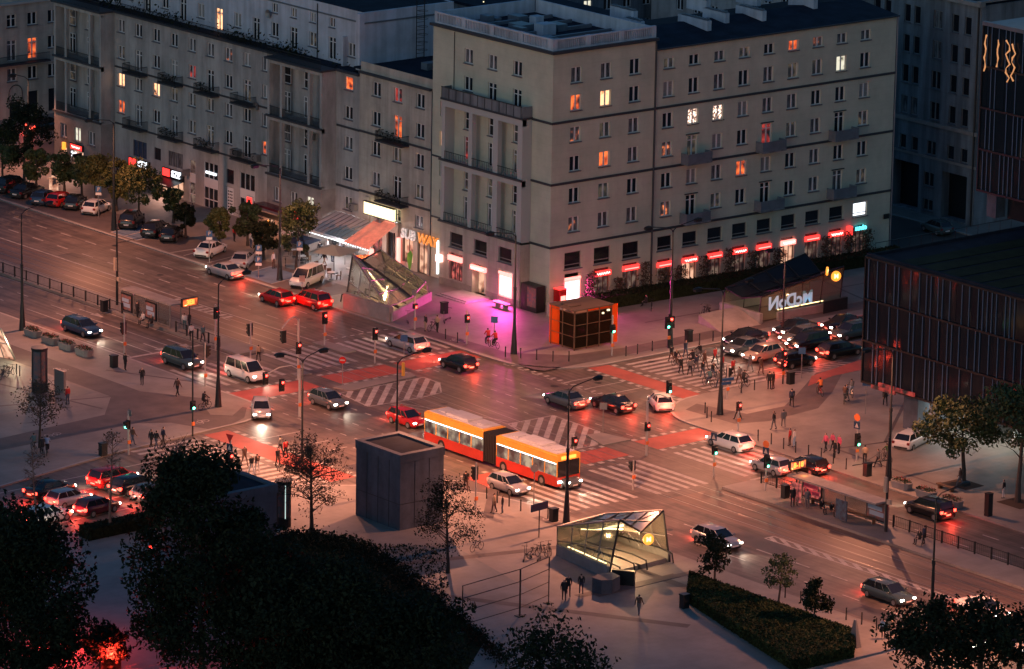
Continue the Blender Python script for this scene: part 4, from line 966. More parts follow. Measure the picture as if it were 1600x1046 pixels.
rr = railing(gl, F('Y', 306.5), 293.2, 310, 15.2, 1.0, 0, 1.4)
for q in ((293.6, 295.0, 300.8, 302.6), (294, 295, 283, 285)): b = MB(); b.box(*q, H, 3.45); obj('pillar', b, 'concrete_dark', gl)
b = MB(); b.box(298.5, 314, 298, 304.5, H, 3.4); obj('lobby_wall', b, 'stucco_white', gl)
b = MB(); b.box(292.9, 293.05, 303, 306, 3.1, 3.2) if 0 else b.box(293.6, 293.8, 290, 299.5, 3.1, 3.3); obj('light_strip', b, 'cool_tube', gl)
b = MB(); b.box(292.40, 292.62, 302.6, 305.6, 3.30, 3.62); b.box(292.2, 292.4, 300.0, 304.5, 3.72, 4.05); obj('red_light_band', b, 'pane_red', gl)
light('canopy_light', 'AREA', (296, 299.0, 3.3), 90, (.95, 1.0, .88), gl, size=2.5)
light('canopy_light', 'AREA', (296.5, 293, 3.3), 60, (.95, 1.0, .88), gl, size=2.5)
gt = building('office_building', 'tall black glass office tower behind the pavilion with golden reflections')
glassblock(gt, 312.0, 286, 313.0, 17.4, 4, 3.85, 1.1, 9, 20)
b = MB(); b.box(312.2, 332, 286, 312.8, 32.75, 32.95); b.box(311.9, 312.3, 286, 313.1, 32.7, 33.05); obj('roof', b, 'roof_metal', gt)
for q in ((312.5, 313.7, 311.0, 312.2), (312.5, 313.7, 296, 297.2)): b = MB(); b.box(*q, 15.05, 17.5); obj('pillar', b, 'concrete_dark', gt)
b = MB(); b.box(313.4, 332, 286, 310.4, 15.05, 17.2); obj('recessed_floor', b, 'glass_dark', gt)
b = MB(); b.box(313.2, 313.35, 296, 305, 15.1, 15.3); obj('warm_light', b, 'pane_orange', gt)
b = MB(); b.box(311.6, 311.7, 301.3, 303.6, 35.2, 38.5); b.box(311.7, 313, 301, 304, 33.2, 39.5); obj('lit_sign', b, 'warm_tube', gt)
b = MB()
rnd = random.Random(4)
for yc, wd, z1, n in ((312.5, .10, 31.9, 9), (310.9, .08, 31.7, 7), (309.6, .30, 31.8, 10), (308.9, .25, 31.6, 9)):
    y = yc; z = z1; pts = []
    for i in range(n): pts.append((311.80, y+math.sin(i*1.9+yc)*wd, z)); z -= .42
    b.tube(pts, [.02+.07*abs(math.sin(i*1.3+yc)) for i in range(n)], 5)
obj('painted_gold_reflection', b, 'gold_reflection_glow', gt)  # glowing tubes shaped to stand in for golden reflections on the glazing

# ---- buildings of the block behind
bb = building('apartment_building', 'distant dark house behind the corner tower with one white window')
fB = F('Y', 430.0)
b = MB(); bc = [358+3*i for i in range(12)]
wall_panel(b, fB, 352, 398, 0, 16, [(c-.6, c+.6, z-1.4, z) for c in bc for z in (15, 12, 9)]); obj('wall', b, 'stone_dark', bb)
for c in bc:
    for z in (15, 12, 9): window(bb, fB, c, z-1.4, 1.2, 1.4, 'win', 'pane_white' if (c == 364 and z == 12) else ('pane_spot' if (c == 361 and z == 12) else 'pane_dark'), sill=False)
b = MB(); b.box(352, 398, 430, 446, 16, 16.3); obj('roof', b, 'roof_dark', bb)
b2 = building('apartment_building', 'distant grey house at the top edge above the dark roof')
fB2 = F('X', 372.0)
b = MB(); bc = [384+3*i for i in range(14)]
wall_panel(b, fB2, 380, 428, 0, 17, [(c-.6, c+.6, z-1.4, z) for c in bc for z in (15.5, 12.5)]); b.box(372, 386, 379.8, 380, 0, 17); obj('wall', b, 'stucco_grey', b2)
for c in bc:
    for z in (15.5, 12.5): window(b2, fB2, c, z-1.4, 1.2, 1.4, 'win', 'pane_dark', sill=False)
b = MB(); b.box(372, 386, 380, 428, 17, 17.3); obj('roof', b, 'roof_dark', b2)
for x0, x1, y0, y1, h, lb in ((300, 352, 468-4, 500, 14, 'distant dark block beyond the pink building'), (310, 345, 400, 425, 12, 'dark courtyard building behind the grey terrace storey'), (395, 470, 340, 420, 20, 'distant dark block behind the stone office'), (340, 350, 395, 425, 15, 'narrow dark house behind the tower roof')):
    o = building('apartment_building', lb); b = MB(); b.box(x0, x1, y0, y1, 0, h); obj('wall', b, 'stone_dark', o); b = MB(); b.box(x0-.3, x1+.3, y0-.3, y1+.3, h+.003, h+.3); obj('roof', b, 'roof_dark', o)
b = MB(); b.add([(326, 395+1.1*math.cos(t*PI/8), 21.6+1.1*math.sin(t*PI/8)) for t in range(16)]+[(326.3, 395, 21.6)], [(i, (i+1) % 16, 16) for i in range(16)]); b.cyl(326.5, 395, 12, 21.5, .12)
tag(obj('satellite_dish', b, 'metal_grey'), 'large round dish on a mast behind the dark roofs', 'satellite dish')
b = MB()
for i in range(12): b.ball((322.5, 398, 20+i*.45), .07, 6)
o = tag(obj('light_string', b, 'neon_yellow'), 'vertical string of small yellow lights behind the tower roof', 'lights')
b = MB(); b.cyl(322.7, 398, 0, 26, .05); obj('mast', b, 'metal_dark', o)

# ------------------------------------------------------------------ STREET LAMPS
def lamp_post(label, px, py, arms, h=11.4, g='tall street lamps', energy=1.0, base=True, on=True, at=None):
    p = at if at else G(px, py); t = thing('street_lamp', label, 'street lamp', (p[0], p[1], 0), 0, g)
    b = MB()
    b.tube([(0, 0, .05), (0, 0, .4), (0, 0, 2.6), (0, 0, 2.9), (0, 0, 6.2), (0, 0, 6.25), (0, 0, h)], [.34, .30, .17, .14, .12, .085, .06] if base else [.12, .1, .09, .09, .08, .07, .05], 10)
    b.tube([(0, 0, 6.15), (0, 0, 6.5)], .15 if base else .1, 8)
    obj('post', b, 'metal_post', t)
    for a in arms:
        c, s = math.cos(a), math.sin(a); L = 2.6 if base else 1.6
        b = MB(); b.tube([(0, 0, h-.3), (.12*c, .12*s, h), (.5*c, .5*s, h+.28), (L*c, L*s, h+.62)], .045, 6); ar = obj('arm', b, 'metal_post', t)
        b = MB(); b.T = Matrix.Translation((L*c, L*s, h+.62)) @ Matrix.Rotation(a, 4, 'Z')
        b.tube([(-.1, 0, 0), (.1, 0, .03), (.45, 0, .06), (.8, 0, .03), (1.0, 0, 0)], [.05, .10, .15, .13, .04], 8)
        for q in ((.12, .80, -.17, -.155), (.12, .80, .155, .17), (.105, .12, -.17, .17), (.80, .815, -.17, .17)): b.box(*q, -.21, .02)
        hd = obj('lamp_head', b, 'metal_post', t)
        if on:
            b = MB(); b.T = Matrix.Translation((L*c, L*s, h+.62)) @ Matrix.Rotation(a, 4, 'Z'); b.prism([(.2, -.08), (.7, -.08), (.7, .08), (.2, .08)], -.14, -.11); obj('lens', b, 'lamp_glass', hd)
            light('lamp_light', 'SPOT', ((L+.45)*c, (L+.45)*s, h+.455), LAMP_W*energy, LAMP, t, spot_size=R(160), spot_blend=.5, shadow_soft_size=.05)
    return t
W = 0
lamp_post('street lamp by the flower tubs, leftmost of the tall posts', 35, 518, [W], energy=2.0)
lamp_post('street lamp on the kerb island beside the cyclist', 341, 638, [W], energy=2.0)
lamp_post('street lamp rising behind the grey kiosk box', 619, 772, [W], energy=3.2)
lamp_post('black street lamp behind the lit metro canopy', 885, 820, [W], energy=3.4)
lamp_post('street lamp on the pavement in the pink glow', 803, 555, [PI], energy=1.5)
lamp_post('street lamp at bottom right above the dark bushes', 1454, 1003, [W], energy=4.0)
lamp_post('black street lamp with blue signs on the corner of the waiting cars', 1125, 650, [PI, 0], energy=1.7)
lamp_post('street lamp beside the right-hand flower tubs', 1388, 753, [PI], energy=2.2)
lamp_post('street lamp beside the green tree and parked white van', 437, 440, [PI], energy=1.7)
lamp_post('double street lamp with green signals in front of the red signs', 1047, 545, [PI, W], energy=.7)
lamp_post('street lamp among the trees beside the parked white car', 178, 362, [PI], energy=2.0)
lamp_post('thin street lamp in front of the mirrored letters', 1223, 525, [PI], h=8, energy=.6, base=False)
lamp_post('low double-headed lamp beside the bare tree', 472, 722, [PI*.9, -.1], h=9.0, energy=1.5, base=False)
lamp_post('street lamp at the far left edge by the pink building', 45, 250, [PI], h=9, energy=1.2, base=False)

# catenary posts of the tram line
def catenary(label, px, py, L):
    p = G(px, py); t = thing('tram_wire_post', label, 'post', (p.x, p.y, .0), 0, 'tram wire posts')
    b = MB(); b.tube([(0, 0, 0), (0, 0, 3), (0, 0, 8.2)], [.14, .12, .08], 8); obj('post', b, 'metal_post', t)
    b = MB(); b.tube([(0, 0, 6.3), (L, 0, 6.5)], .035, 5); b.tube([(0, 0, 7.4), (L*.7, 0, 6.5)], .015, 4); obj('arm', b, 'metal_dark', t)
    b = MB(); b.box(-.1, .1, -.45, .05, 2.6, 3.0); b.box(-.3, -.1, -.15, .15, 3.6, 4.9); obj('stop_sign_panel', b, 'car_beige', t)
catenary('tram wire post at the left platform end', 183, 480, 3.6); catenary('tram wire post at the right shelter end', 1384, 835, -4)

# ------------------------------------------------------------------ TRAFFIC SIGNALS
def head_parts(parent, x, y, z, ang, col, n=3):
    T = Matrix.Translation((x, y, z)) @ Matrix.Rotation(ang, 4, 'Z'); h = .33*n
    b = MB(); b.T = T; b.box(.08, .34, -.17, .17, -h/2, h/2); b.box(.02, .08, -.25, .25, -h/2-.08, h/2+.08)
    for i in range(n): zz = h/2-.165-.33*i; b.box(.34, .52, -.13, -.11, zz-.06, zz+.14); b.box(.34, .52, .11, .13, zz-.06, zz+.14); b.box(.34, .52, -.13, .13, zz+.12, zz+.14)
    o = obj('signal_head', b, 'metal_dark', parent)
    for i in range(n):
        zz = h/2-.165-.33*i; m = 'tl_red' if (col == 'red' and i == 0) else 'tl_green' if (col == 'green' and i == n-1) else 'tl_off'
        b = MB(); b.T = T; b.tube([(.33, 0, zz), (.37, 0, zz)], .125, 10); obj('lens', b, m, o)
    return o
def signal(label, px, py, h, heads, arm=None, signs=(), m='metal_pale', box=True, light_col=None, at=None):
    p = at if at else G(px, py); t = thing('traffic_light', label, 'traffic light', (p[0], p[1], 0), 0, 'traffic lights around the junction')
    b = MB(); b.tube([(0, 0, 0), (0, 0, h)], .075 if not arm else .11, 8); obj('pole', b, m, t)
    if arm:
        L, a = arm; c, s = math.cos(a), math.sin(a)
        b = MB(); b.tube([(0, 0, h-.1), (.25*L*c, .25*L*s, h+.35), (.6*L*c, .6*L*s, h+.2), (L*c, L*s, h-.4)], .06, 6); obj('arm', b, m, t)
    for (z, a, col, *off) in heads:
        ox, oy = off[0] if off else (0, 0)
        head_parts(t, ox, oy, z, a, col, off[1] if len(off) > 1 else 3)
        if col in ('red', 'green'):
            c = (1, .05, .03) if col == 'red' else (.1, 1, .6)
            light('signal_light', 'POINT', (ox+.6*math.cos(a), oy+.6*math.sin(a), z+(.3 if col == 'red' else -.3)), 5, c, t, shadow_soft_size=.1)
    for kind, z, a in signs:
        T = Matrix.Translation((0, 0, z)) @ Matrix.Rotation(a, 4, 'Z'); b = MB(); b.T = T
        if kind == 'round': b.tube([(.1, 0, 0), (.13, 0, 0)], .32, 14); obj('sign', b, 'metal_grey', t)
        elif kind == 'stop': b.tube([(.1, 0, 0), (.13, 0, 0)], .36, 14); o = obj('sign', b, 'car_red', t); b = MB(); b.T = T; b.box(.135, .14, -.26, .26, -.07, .07); obj('bar', b, 'paint', o)
        elif kind == 'tri': b.prism([(.1, -.4), (.13, -.4), (.13, .4), (.1, .4)], .3, .34); b.add([(.1, -.4, .3), (.1, .4, .3), (.1, 0, -.4)], [(0, 1, 2)]); b.add([(.13, -.4, .3), (.13, .4, .3), (.13, 0, -.4)], [(0, 1, 2)]); obj('sign', b, 'neon_orange' if 0 else 'cloth_red', t)
        elif kind == 'square': b.box(.1, .13, -.32, .32, -.32, .32); o = obj('sign', b, 'car_blue', t); b = MB(); b.T = T; b.add([(.135, -.2, -.2), (.135, .2, -.2), (.135, 0, .22)], [(0, 1, 2)]); obj('pictogram', b, 'paint', o)
        elif kind == 'orange': b.tube([(.1, 0, 0), (.13, 0, 0)], .32, 14); obj('sign', b, 'cloth_orange', t)
    if box: b = MB(); b.box(-.14, .14, -.14, -.02, 1.0, 1.3); obj('push_button_box', b, 'cloth_orange', t)
    return t
mC = -PI/2-.35; mX = PI+.2; pY = PI/2; pX = 0
signal('red signal at the right end of the left tram platform', 336.5, 548, 4.4, [(3.6, -PI/2, 'red')])
signal('dark signal on the platform beside the crossing walker', 391.5, 563, 3.6, [(2.9, pY, 'off')])
signal('pale signal mast with long curved arm over the tram track', 466, 592, 5.6, [(4.4, pY, 'off', (-2.2, -.8)), (2.9, mC, 'red')], arm=(2.6, PI+.3))
signal('red signal beside the left tram island', 507, 541, 3.2, [(2.7, mC, 'red')])
signal('red signal with small lamps on the island by the far zebra', 585.5, 568, 3.4, [(2.8, mC, 'red')])
signal('red signal under a grey round sign beside the glass canopy', 648, 517, 4.0, [(2.4, mC, 'red', (0, 0), 1)], signs=[('round', 3.7, mX)])
signal('red signal in front of the purple glow', 729, 540, 3.4, [(2.6, mC, 'red', (0, 0), 2)])
signal('dark signal beside the waiting man in black', 194.5, 556, 4.0, [(2.6, pY, 'off')])
signal('dark signal with warning light beside the zebra', 320.5, 606, 4.2, [(3.4, pX, 'off')])
signal('green signal on a tall black post at the kerb island', 301, 682, 9.5, [(2.8, mC, 'green', (0, 0), 2)], m='metal_post')
signal('green signal under a round grey sign by the cycle path', 201, 711, 3.9, [(2.7, mX, 'green', (0, 0), 2)], signs=[('round', 3.7, pX)])
signal('twin red signals hanging on a slanted arm over the near lanes', 468, 652, 4.4, [(3.6, mC, 'red', (-2.6, 1.6)), (3.1, mC, 'red', (-1.7, .4))], arm=(3.0, PI-.5))
signal('red signal below a red triangular sign and blue sign', 360, 760, 4.2, [(2.4, mC, 'red')], signs=[('tri', 4.2, mX), ('square', 3.4, mX)])
signal('dark signal by the red cycle crossing and grey kiosk', 743, 800, 4.2, [(3.3, pY, 'off')], light_col='red')
signal('red signal on the hatched island below the black lamp head', 896, 736, 3.1, [(2.6, mC, 'red', (0, 0), 2)])
signal('dark signal at the middle of the right zebra', 989, 766, 2.6, [(2.1, pY, 'off', (0, 0), 2)])
signal('pale mast with curved arm carrying a green signal above the zebra', 1010, 712, 4.9, [(5.6, mC, 'green', (2.8, .5)), (2.6, mC, 'red', (0, 0), 2)], arm=(3.0, .2))
signal('white-lit signal with square pedestrian sign in the traffic', 1115, 746, 3.0, [(2.4, mC, 'green', (0, 0), 2)], signs=[('square', 3.6, mX)])
signal('green signal with orange sign by the right shelter', 1196, 771, 4.2, [(2.8, mC, 'green')], signs=[('orange', 4.3, mX), ('square', 3.7, mX)])
signal('single red signal on the cycle path corner', 1153, 676, 2.9, [(2.4, mC, 'red', (0, 0), 2)])
signal('double red signal in front of the small black hatchback', 1223, 602, 3.5, [(2.9, mC, 'red', (0, 0), 2), (2.0, mC, 'red', (0, 0), 1)], m='metal_post')
signal('tall green signal pair beside the crowd on the zebra', 1044, 546, 3.4, [(2.6, mC, 'green', (-.2, 0)), (2.6, mX+.6, 'red', (.4, 0))], m='metal_post')
signal('green signal in front of the orange glass box', 956, 558, 4.0, [(2.7, mC, 'green', (0, 0), 2)])
signal('green signal with orange sign on the right pavement', 1338, 724, 3.8, [(2.1, mC, 'green')], signs=[('orange', 4.1, mX), ('square', 3.4, mX)])
signal('dark signal behind the black lamp post on the right zebra', 1136, 627, 3.4, [(2.7, pX, 'off', (0, 0), 2)])

# ------------------------------------------------------------------ VEHICLES
CARS = {}
def car_proto(kind):
    """forward is +x; origin under the middle of the car"""
    if kind in CARS: return CARS[kind]
    spec = dict(hatch=(3.95, 1.72, 1.47), sedan=(4.6, 1.80, 1.44), suv=(4.5, 1.85, 1.66), van=(4.5, 1.85, 1.84), wagon=(4.6, 1.80, 1.50))[kind]
    L, Wd, Hh = spec; hx = L/2; w = Wd/2
    # lower body loft: x, top z, half width, bottom z
    tail = {'sedan': [(-hx, .62, .80, .32), (-hx+.06, .88, .9, .26), (-hx+.25, .98, .96, .22), (-hx+1.1, 1.0, 1, .2)]}.get(kind, [(-hx, .60, .82, .32), (-hx+.05, .85, .93, .26), (-hx+.15, 1.0, .97, .22), (-hx+.7, .97, 1, .2)])
    st = tail+[(-.3, .95, 1, .2), (.5, .95, 1, .2), (hx-1.15, .93, .99, .2), (hx-.55, .86, .96, .2), (hx-.14, .74, .88, .24), (hx, .56, .76, .3)]
    if kind in ('suv', 'van'): st = [(x, z+.1, k, q+.03) for x, z, k, q in st]
    b = MB(); n = 9
    vs = []
    for x, z, k, q in st:
        W_ = w*k
        vs += [(x, -W_*.9, q), (x, -W_, q+.14), (x, -W_*1.0, (q+z)/2), (x, -W_*.97, z-.07), (x, -W_*.84, z), (x, W_*.84, z), (x, W_*.97, z-.07), (x, W_*1.0, (q+z)/2), (x, W_, q+.14), (x, W_*.9, q)]
    m = 10; fs = []
    for i in range(len(st)-1):
        for j in range(m): fs.append((i*m+j, i*m+(j+1) % m, (i+1)*m+(j+1) % m, (i+1)*m+j))
    fs += [tuple(range(m-1, -1, -1)), tuple((len(st)-1)*m+j for j in range(m))]
    b.add(vs, fs)
    zb = .95+(.1 if kind in ('suv', 'van') else 0)
    # greenhouse: belt x range, roof x range
    gb = dict(hatch=(-hx+.12, hx-1.0, -hx+.45, hx-1.75), sedan=(-hx+.75, hx-1.15, -hx+1.45, hx-1.95), suv=(-hx+.12, hx-1.05, -hx+.42, hx-1.75), van=(-hx+.06, hx-.75, -hx+.18, hx-1.5), wagon=(-hx+.12, hx-1.15, -hx+.6, hx-1.95))[kind]
    wb, wr = w*.86, w*.70
    B0, B1, R0, R1 = gb; zr = Hh
    P4 = [(B0, -wb, zb-.02), (B1, -wb, zb-.02), (B1, wb, zb-.02), (B0, wb, zb-.02), (R0, -wr, zr-.07), (R1, -wr, zr-.07), (R1, wr, zr-.07), (R0, wr, zr-.07)]
    # roof skin
    xm = (R0+R1)/2
    b.add([P4[4], P4[5], P4[6], P4[7], (R0+.1, -wr*.75, zr-.01), (R1-.15, -wr*.75, zr-.01), (R1-.15, wr*.75, zr-.01), (R0+.1, wr*.75, zr-.01), (xm, -wr*.78, zr), (xm, wr*.78, zr)],
          [(4, 8, 9, 7), (8, 5, 6, 9), (0, 4, 7, 3), (1, 2, 6, 5), (0, 1, 5, 8, 4), (3, 7, 9, 6, 2)])
    def pil(a, c, r=.035): b.tube([a, c], r, 5)
    for s in (-1, 1):
        pil((B0, s*wb, zb-.03), (R0, s*wr, zr-.05), .05); pil((B1, s*wb, zb-.03), (R1, s*wr, zr-.05), .035)
        for t in ((.42, .72) if kind != 'sedan' else (.45,)):
            xa = B0+(B1-B0)*t; xr = R0+(R1-R0)*t; pil((xa, s*wb, zb-.03), (xr, s*wr, zr-.05), .03)
    for s in (-1, 1): b.box(hx-1.45, hx-1.28, s*(w+.02) if s > 0 else s*(w+.18), s*(w+.18) if s > 0 else s*(w+.02), zb-.02, zb+.12)
    root = link('parked_car', None); root.empty_display_size = .3
    body = link('body', b.mesh('body', 'car_white', True), root)
    gi = .02
    def glz(name, idx):
        q = MB(); c = Vector((xm, 0, zb+.2)); pts = [Vector(P4[i]) for i in idx]; q.poly([tuple(p) for p in pts]); return link(name, q.mesh(name, 'pane_dark'), root)
    glz('windscreen', (1, 2, 6, 5)); glz('rear_window', (0, 4, 7, 3)); glz('side_window', (0, 1, 5, 4)); glz('side_window', (3, 7, 6, 2))
    wx = (hx-.82, -hx+.78); r = .32 if kind not in ('suv', 'van') else .35
    q = MB(); q.tube([(0, -.11, 0), (0, -.09, 0), (0, .09, 0), (0, .11, 0)], [r-.03, r, r, r-.03], 16); tm = q.mesh('wheel', 'rubber')
    q = MB(); q.tube([(0, -.12, 0), (0, .12, 0)], r*.62, 10); rm = q.mesh('rim', 'metal_grey')
    for x in wx:
        for s in (-1, 1): o = link('wheel', tm, root, (x, s*(w-.10), r)); link('rim', rm, o)
    # lights
    for s in (-1, 1):
        q = MB(); z = .62+(.1 if kind in ('suv', 'van') else 0); q.box(hx-.16, hx-.02, s*w*.70-.14, s*w*.70+.14, z-.07, z+.07); link('headlight', q.mesh('headlight', 'head_off'), root)
        q = MB(); z += .16; q.box(-hx-.005, -hx+.12, s*w*.80-.12, s*w*.80+.12, z-.12, z+.10); link('tail_light', q.mesh('tail_light', 'tail_dim'), root)
    q = MB(); q.box(-hx-.02, -hx+.03, -.26, .26, .52, .64); q.box(hx-.03, hx+.02, -.26, .26, .40, .51); link('number_plate', q.mesh('number_plate', 'plate'), root)
    q = MB(); q.box(-hx-.01, -hx+.05, -w*.72, w*.72, .30, .45); q.box(hx-.06, hx+.012, -w*.6, w*.6, .27, .38); link('bumper_trim', q.mesh('bumper_trim', 'rubber'), root)
    CARS[kind] = [root, False, (L, Wd, Hh)]
    return CARS[kind]
def setmat(o, m): o.material_slots[0].link = 'OBJECT'; o.material_slots[0].material = MATS[m]
def car(kind, color, label, pos, rz, lights=0, group='cars waiting or driving through the junction', name='car', beam=True, extra=None, cat='car'):
    """lights: 0 off, 1 on"""
    c = car_proto(kind); root = c[0]
    if c[1]:
        root = copy_tree(root)
        for ch in list(root.children):
            if ch.name.split('.')[0] in EX: pass
    else: c[1] = True
    L, Wd, Hh = c[2]
    root.name = name; tag(root, label, cat, group)
    root.location = (pos[0], pos[1], pos[2] if len(pos) > 2 else 0); root.rotation_euler = (0, 0, rz)
    for ch in root.children:
        k = ch.name.split('.')[0]
        if k == 'body': setmat(ch, 'car_'+color)
        elif k == 'headlight': setmat(ch, 'head_light' if lights else 'head_off')
        elif k == 'tail_light': setmat(ch, 'tail_light' if lights else 'tail_dim')
    if lights:
        JOBS.append((root, L, beam))
    return root
EX = (); JOBS = []
far = lambda px, py: G(px, py)
gk = 'cars parked along the far kerb'
def pk_(px, py, dz=H): p = G(px, py, 0); return (p.x, p.y, dz)
car('sedan', 'white', 'white sedan in the angled bay beside the small yellowing tree', pk_(329, 400), R(28), 0, gk, 'parked_car')
car('sedan', 'silver', 'silver sedan between two parking signs', pk_(379, 417), R(40), 0, gk, 'parked_car')
car('van', 'white', 'white people carrier with dark windows parked near the glass canopy', pk_(479, 447), R(205), 0, gk, 'parked_car')
car('hatch', 'white', 'white hatchback on the blue disabled bay', pk_(151, 334), R(28), 0, gk, 'parked_car')
car('hatch', 'red', 'dark red hatchback with lit tail lamps under the trees', pk_(95, 322), R(25), 0, gk, 'parked_car')
car('suv', 'black', 'black estate leftmost in the row under the trees', pk_(18, 300), R(20), 0, gk, 'parked_car')
car('sedan', 'black', 'black sedan parked left of the blue hatchback', pk_(42, 308), R(22), 0, gk, 'parked_car')
car('hatch', 'blue', 'dark blue hatchback beside the dark red one', pk_(70, 319), R(30), 0, gk, 'parked_car')
car('hatch', 'black', 'black hatchback behind the dark red car', pk_(118, 326), R(40), 0, gk, 'parked_car')
car('suv', 'black', 'black car with pale highlights beside the tall dark lamp post', pk_(206, 355), R(40), 0, gk, 'parked_car')
car('wagon', 'black', 'black estate car with roof rails in the middle of the dark row', pk_(243, 368), R(35), 0, gk, 'parked_car')
car('hatch', 'black', 'black hatchback at the right end of the dark row', pk_(268, 376), R(40), 0, gk, 'parked_car')
car('suv', 'black', 'black car on the far street past the pink building', pk_(70, 205, 0), R(10), 1, gk, 'car')
car('hatch', 'teal', 'pale blue car beyond the end of the long wing', (350.2, 357, 0), R(80), 0, gk, 'parked_car')
# cars of the long street
D, U = -PI/2, PI/2
car('sedan', 'silver', 'silver sedan with red tail lamps below the parked silver sedan', G(352, 432), U, 1)
car('hatch', 'red', 'red hatchback driving behind another car near the arm lamp', G(432, 474), U, 1)
car('suv', 'red', 'red off-roader overtaking beside the glass canopy', G(487, 479), U, 1)
car('wagon', 'silver', 'silver estate crossing the far zebra', G(636, 545), U, 1)
car('hatch', 'black', 'black hatchback beside the yellow island post', G(716, 577), U, 1)
car('sedan', 'grey', 'grey saloon with red tail lamps in the middle of the junction', G(884, 634), U, 1)
car('sedan', 'black', 'black saloon following beside the white hatchback', G(957, 640), U, 1)
car('hatch', 'white', 'white hatchback with bright brake lamps turning into the side street', G(1032, 638), R(62), 1)
car('wagon', 'white', 'white estate with orange glow crossing the right zebra', G(1140, 700), U, 1)
car('hatch', 'silver', 'silver hatchback behind the white estate near the right zebra', G(1205, 738), U, 1)
car('hatch', 'black', 'black hatchback with stacked red tail lamps by the right shelter', G(1262, 737), U, 1)
car('suv', 'black', 'black car beside the flower tubs with long lights', G(1452, 806), U, 1)
car('wagon', 'blue', 'dark blue estate leftmost in the near lanes', G(128, 521), D, 1)
car('suv', 'teal', 'teal car with white headlamps beside the left shelter', G(285, 572), D, 1)
car('van', 'white', 'white van crossing the left zebra', G(385, 592), D, 1)
car('hatch', 'grey', 'grey hatchback past the slanted signal arm', G(513, 635), D, 1)
car('hatch', 'red', 'red hatchback behind the articulated bus', G(636, 664), D, 1)
car('hatch', 'silver', 'silver hatchback at the red cycle crossing', G(795, 768), D, 1)
car('suv', 'grey', 'grey car behind the silver hatchback on the near zebra', G(872, 757), D, 1)
car('wagon', 'silver', 'silver estate passing the lit metro canopy', G(1120, 852), D, 1)
car('wagon', 'teal', 'teal estate beside the striped divider', G(1388, 938), D, 1)
car('sedan', 'white', 'white saloon at the lower right edge', G(1535, 962), D, 1)
car('hatch', 'white', 'white hatchback hidden behind the bottom right bushes', G(1575, 1018), D, 1)
car('suv', 'black', 'black car behind the bottom right bushes', G(1500, 1010), D, 1)
# cross street
car('hatch', 'silver', 'silver hatchback with bright headlamps turning beside the kerb island', G(408, 650), R(235), 1)
Wd_, E_ = PI, 0
car('sedan', 'black', 'black sedan first in the queue nearest the hedge', G(1165, 537), Wd_, 1)
car('sedan', 'grey', 'grey sedan half hidden behind the beige hatchback', G(1163, 551), R(183), 1)
car('hatch', 'beige', 'beige hatchback in front of the waiting queue', G(1190, 562), R(184), 1)
car('sedan', 'black', 'black sedan second in the far lane under the mirrored letters', G(1243, 522), Wd_, 1)
car('wagon', 'grey', 'dark grey car between two black cars in the queue', G(1252, 534), R(182), 1)
car('suv', 'black', 'large black off-roader in the middle of the queue', G(1262, 545), R(183), 1)
car('hatch', 'black', 'small black hatchback behind the double red signal', G(1243, 572), E_, 1, beam=False)
car('sedan', 'black', 'black taxi at the right end of the queue', G(1318, 515), Wd_, 1)
car('wagon', 'teal', 'teal estate at the right end of the queue near the glass pavilion', G(1330, 527), R(182), 1)
car('wagon', 'black', 'black estate driving away beside the red cycle lane', G(1312, 556), E_, 1)
car('suv', 'red', 'bright red off-roader waiting at the lower left zebra', G(176, 758), R(8), 1)
car('wagon', 'black', 'black estate right of the bright red off-roader', G(210, 768), R(8), 1)
car('hatch', 'grey', 'grey hatchback behind the dark tree at the lower left zebra', G(240, 780), R(8), 1)
car('sedan', 'black', 'black saloon left of the silver hatchback in the lower left queue', G(78, 775), R(8), 1)
car('hatch', 'silver', 'silver hatchback in the middle of the lower left queue', G(107, 789), R(8), 1)
car('hatch', 'maroon', 'maroon hatchback beside the lower left hedge', G(152, 802), R(8), 1)
car('wagon', 'white', 'white car under the dark crown in the lower left queue', G(72, 816), R(8), 1)
car('hatch', 'silver', 'silver hatchback at the lower left edge under the trees', G(20, 842), R(8), 1)
car('wagon', 'white', 'white estate under the glass pavilion by its pillar', G(1425, 697), R(20), 0, 'vehicles on the right square')
car('hatch', 'white', 'white hatchback parked under the pavilion soffit', (299.5, 292.5, H), R(10), 0, 'vehicles on the right square')
for root, L, beam in JOBS:
    light('tail_glow', 'POINT', (-L/2-.45, 0, .75), 75, (1.0, .06, .03), root, shadow_soft_size=.08)
    if beam: light('headlight_beam', 'SPOT', (L/2+.05, 0, .7), 270, (1.0, .80, .60), root, spot_size=R(75), spot_blend=.8, shadow_soft_size=.06, rot=(0, R(-84), 0))

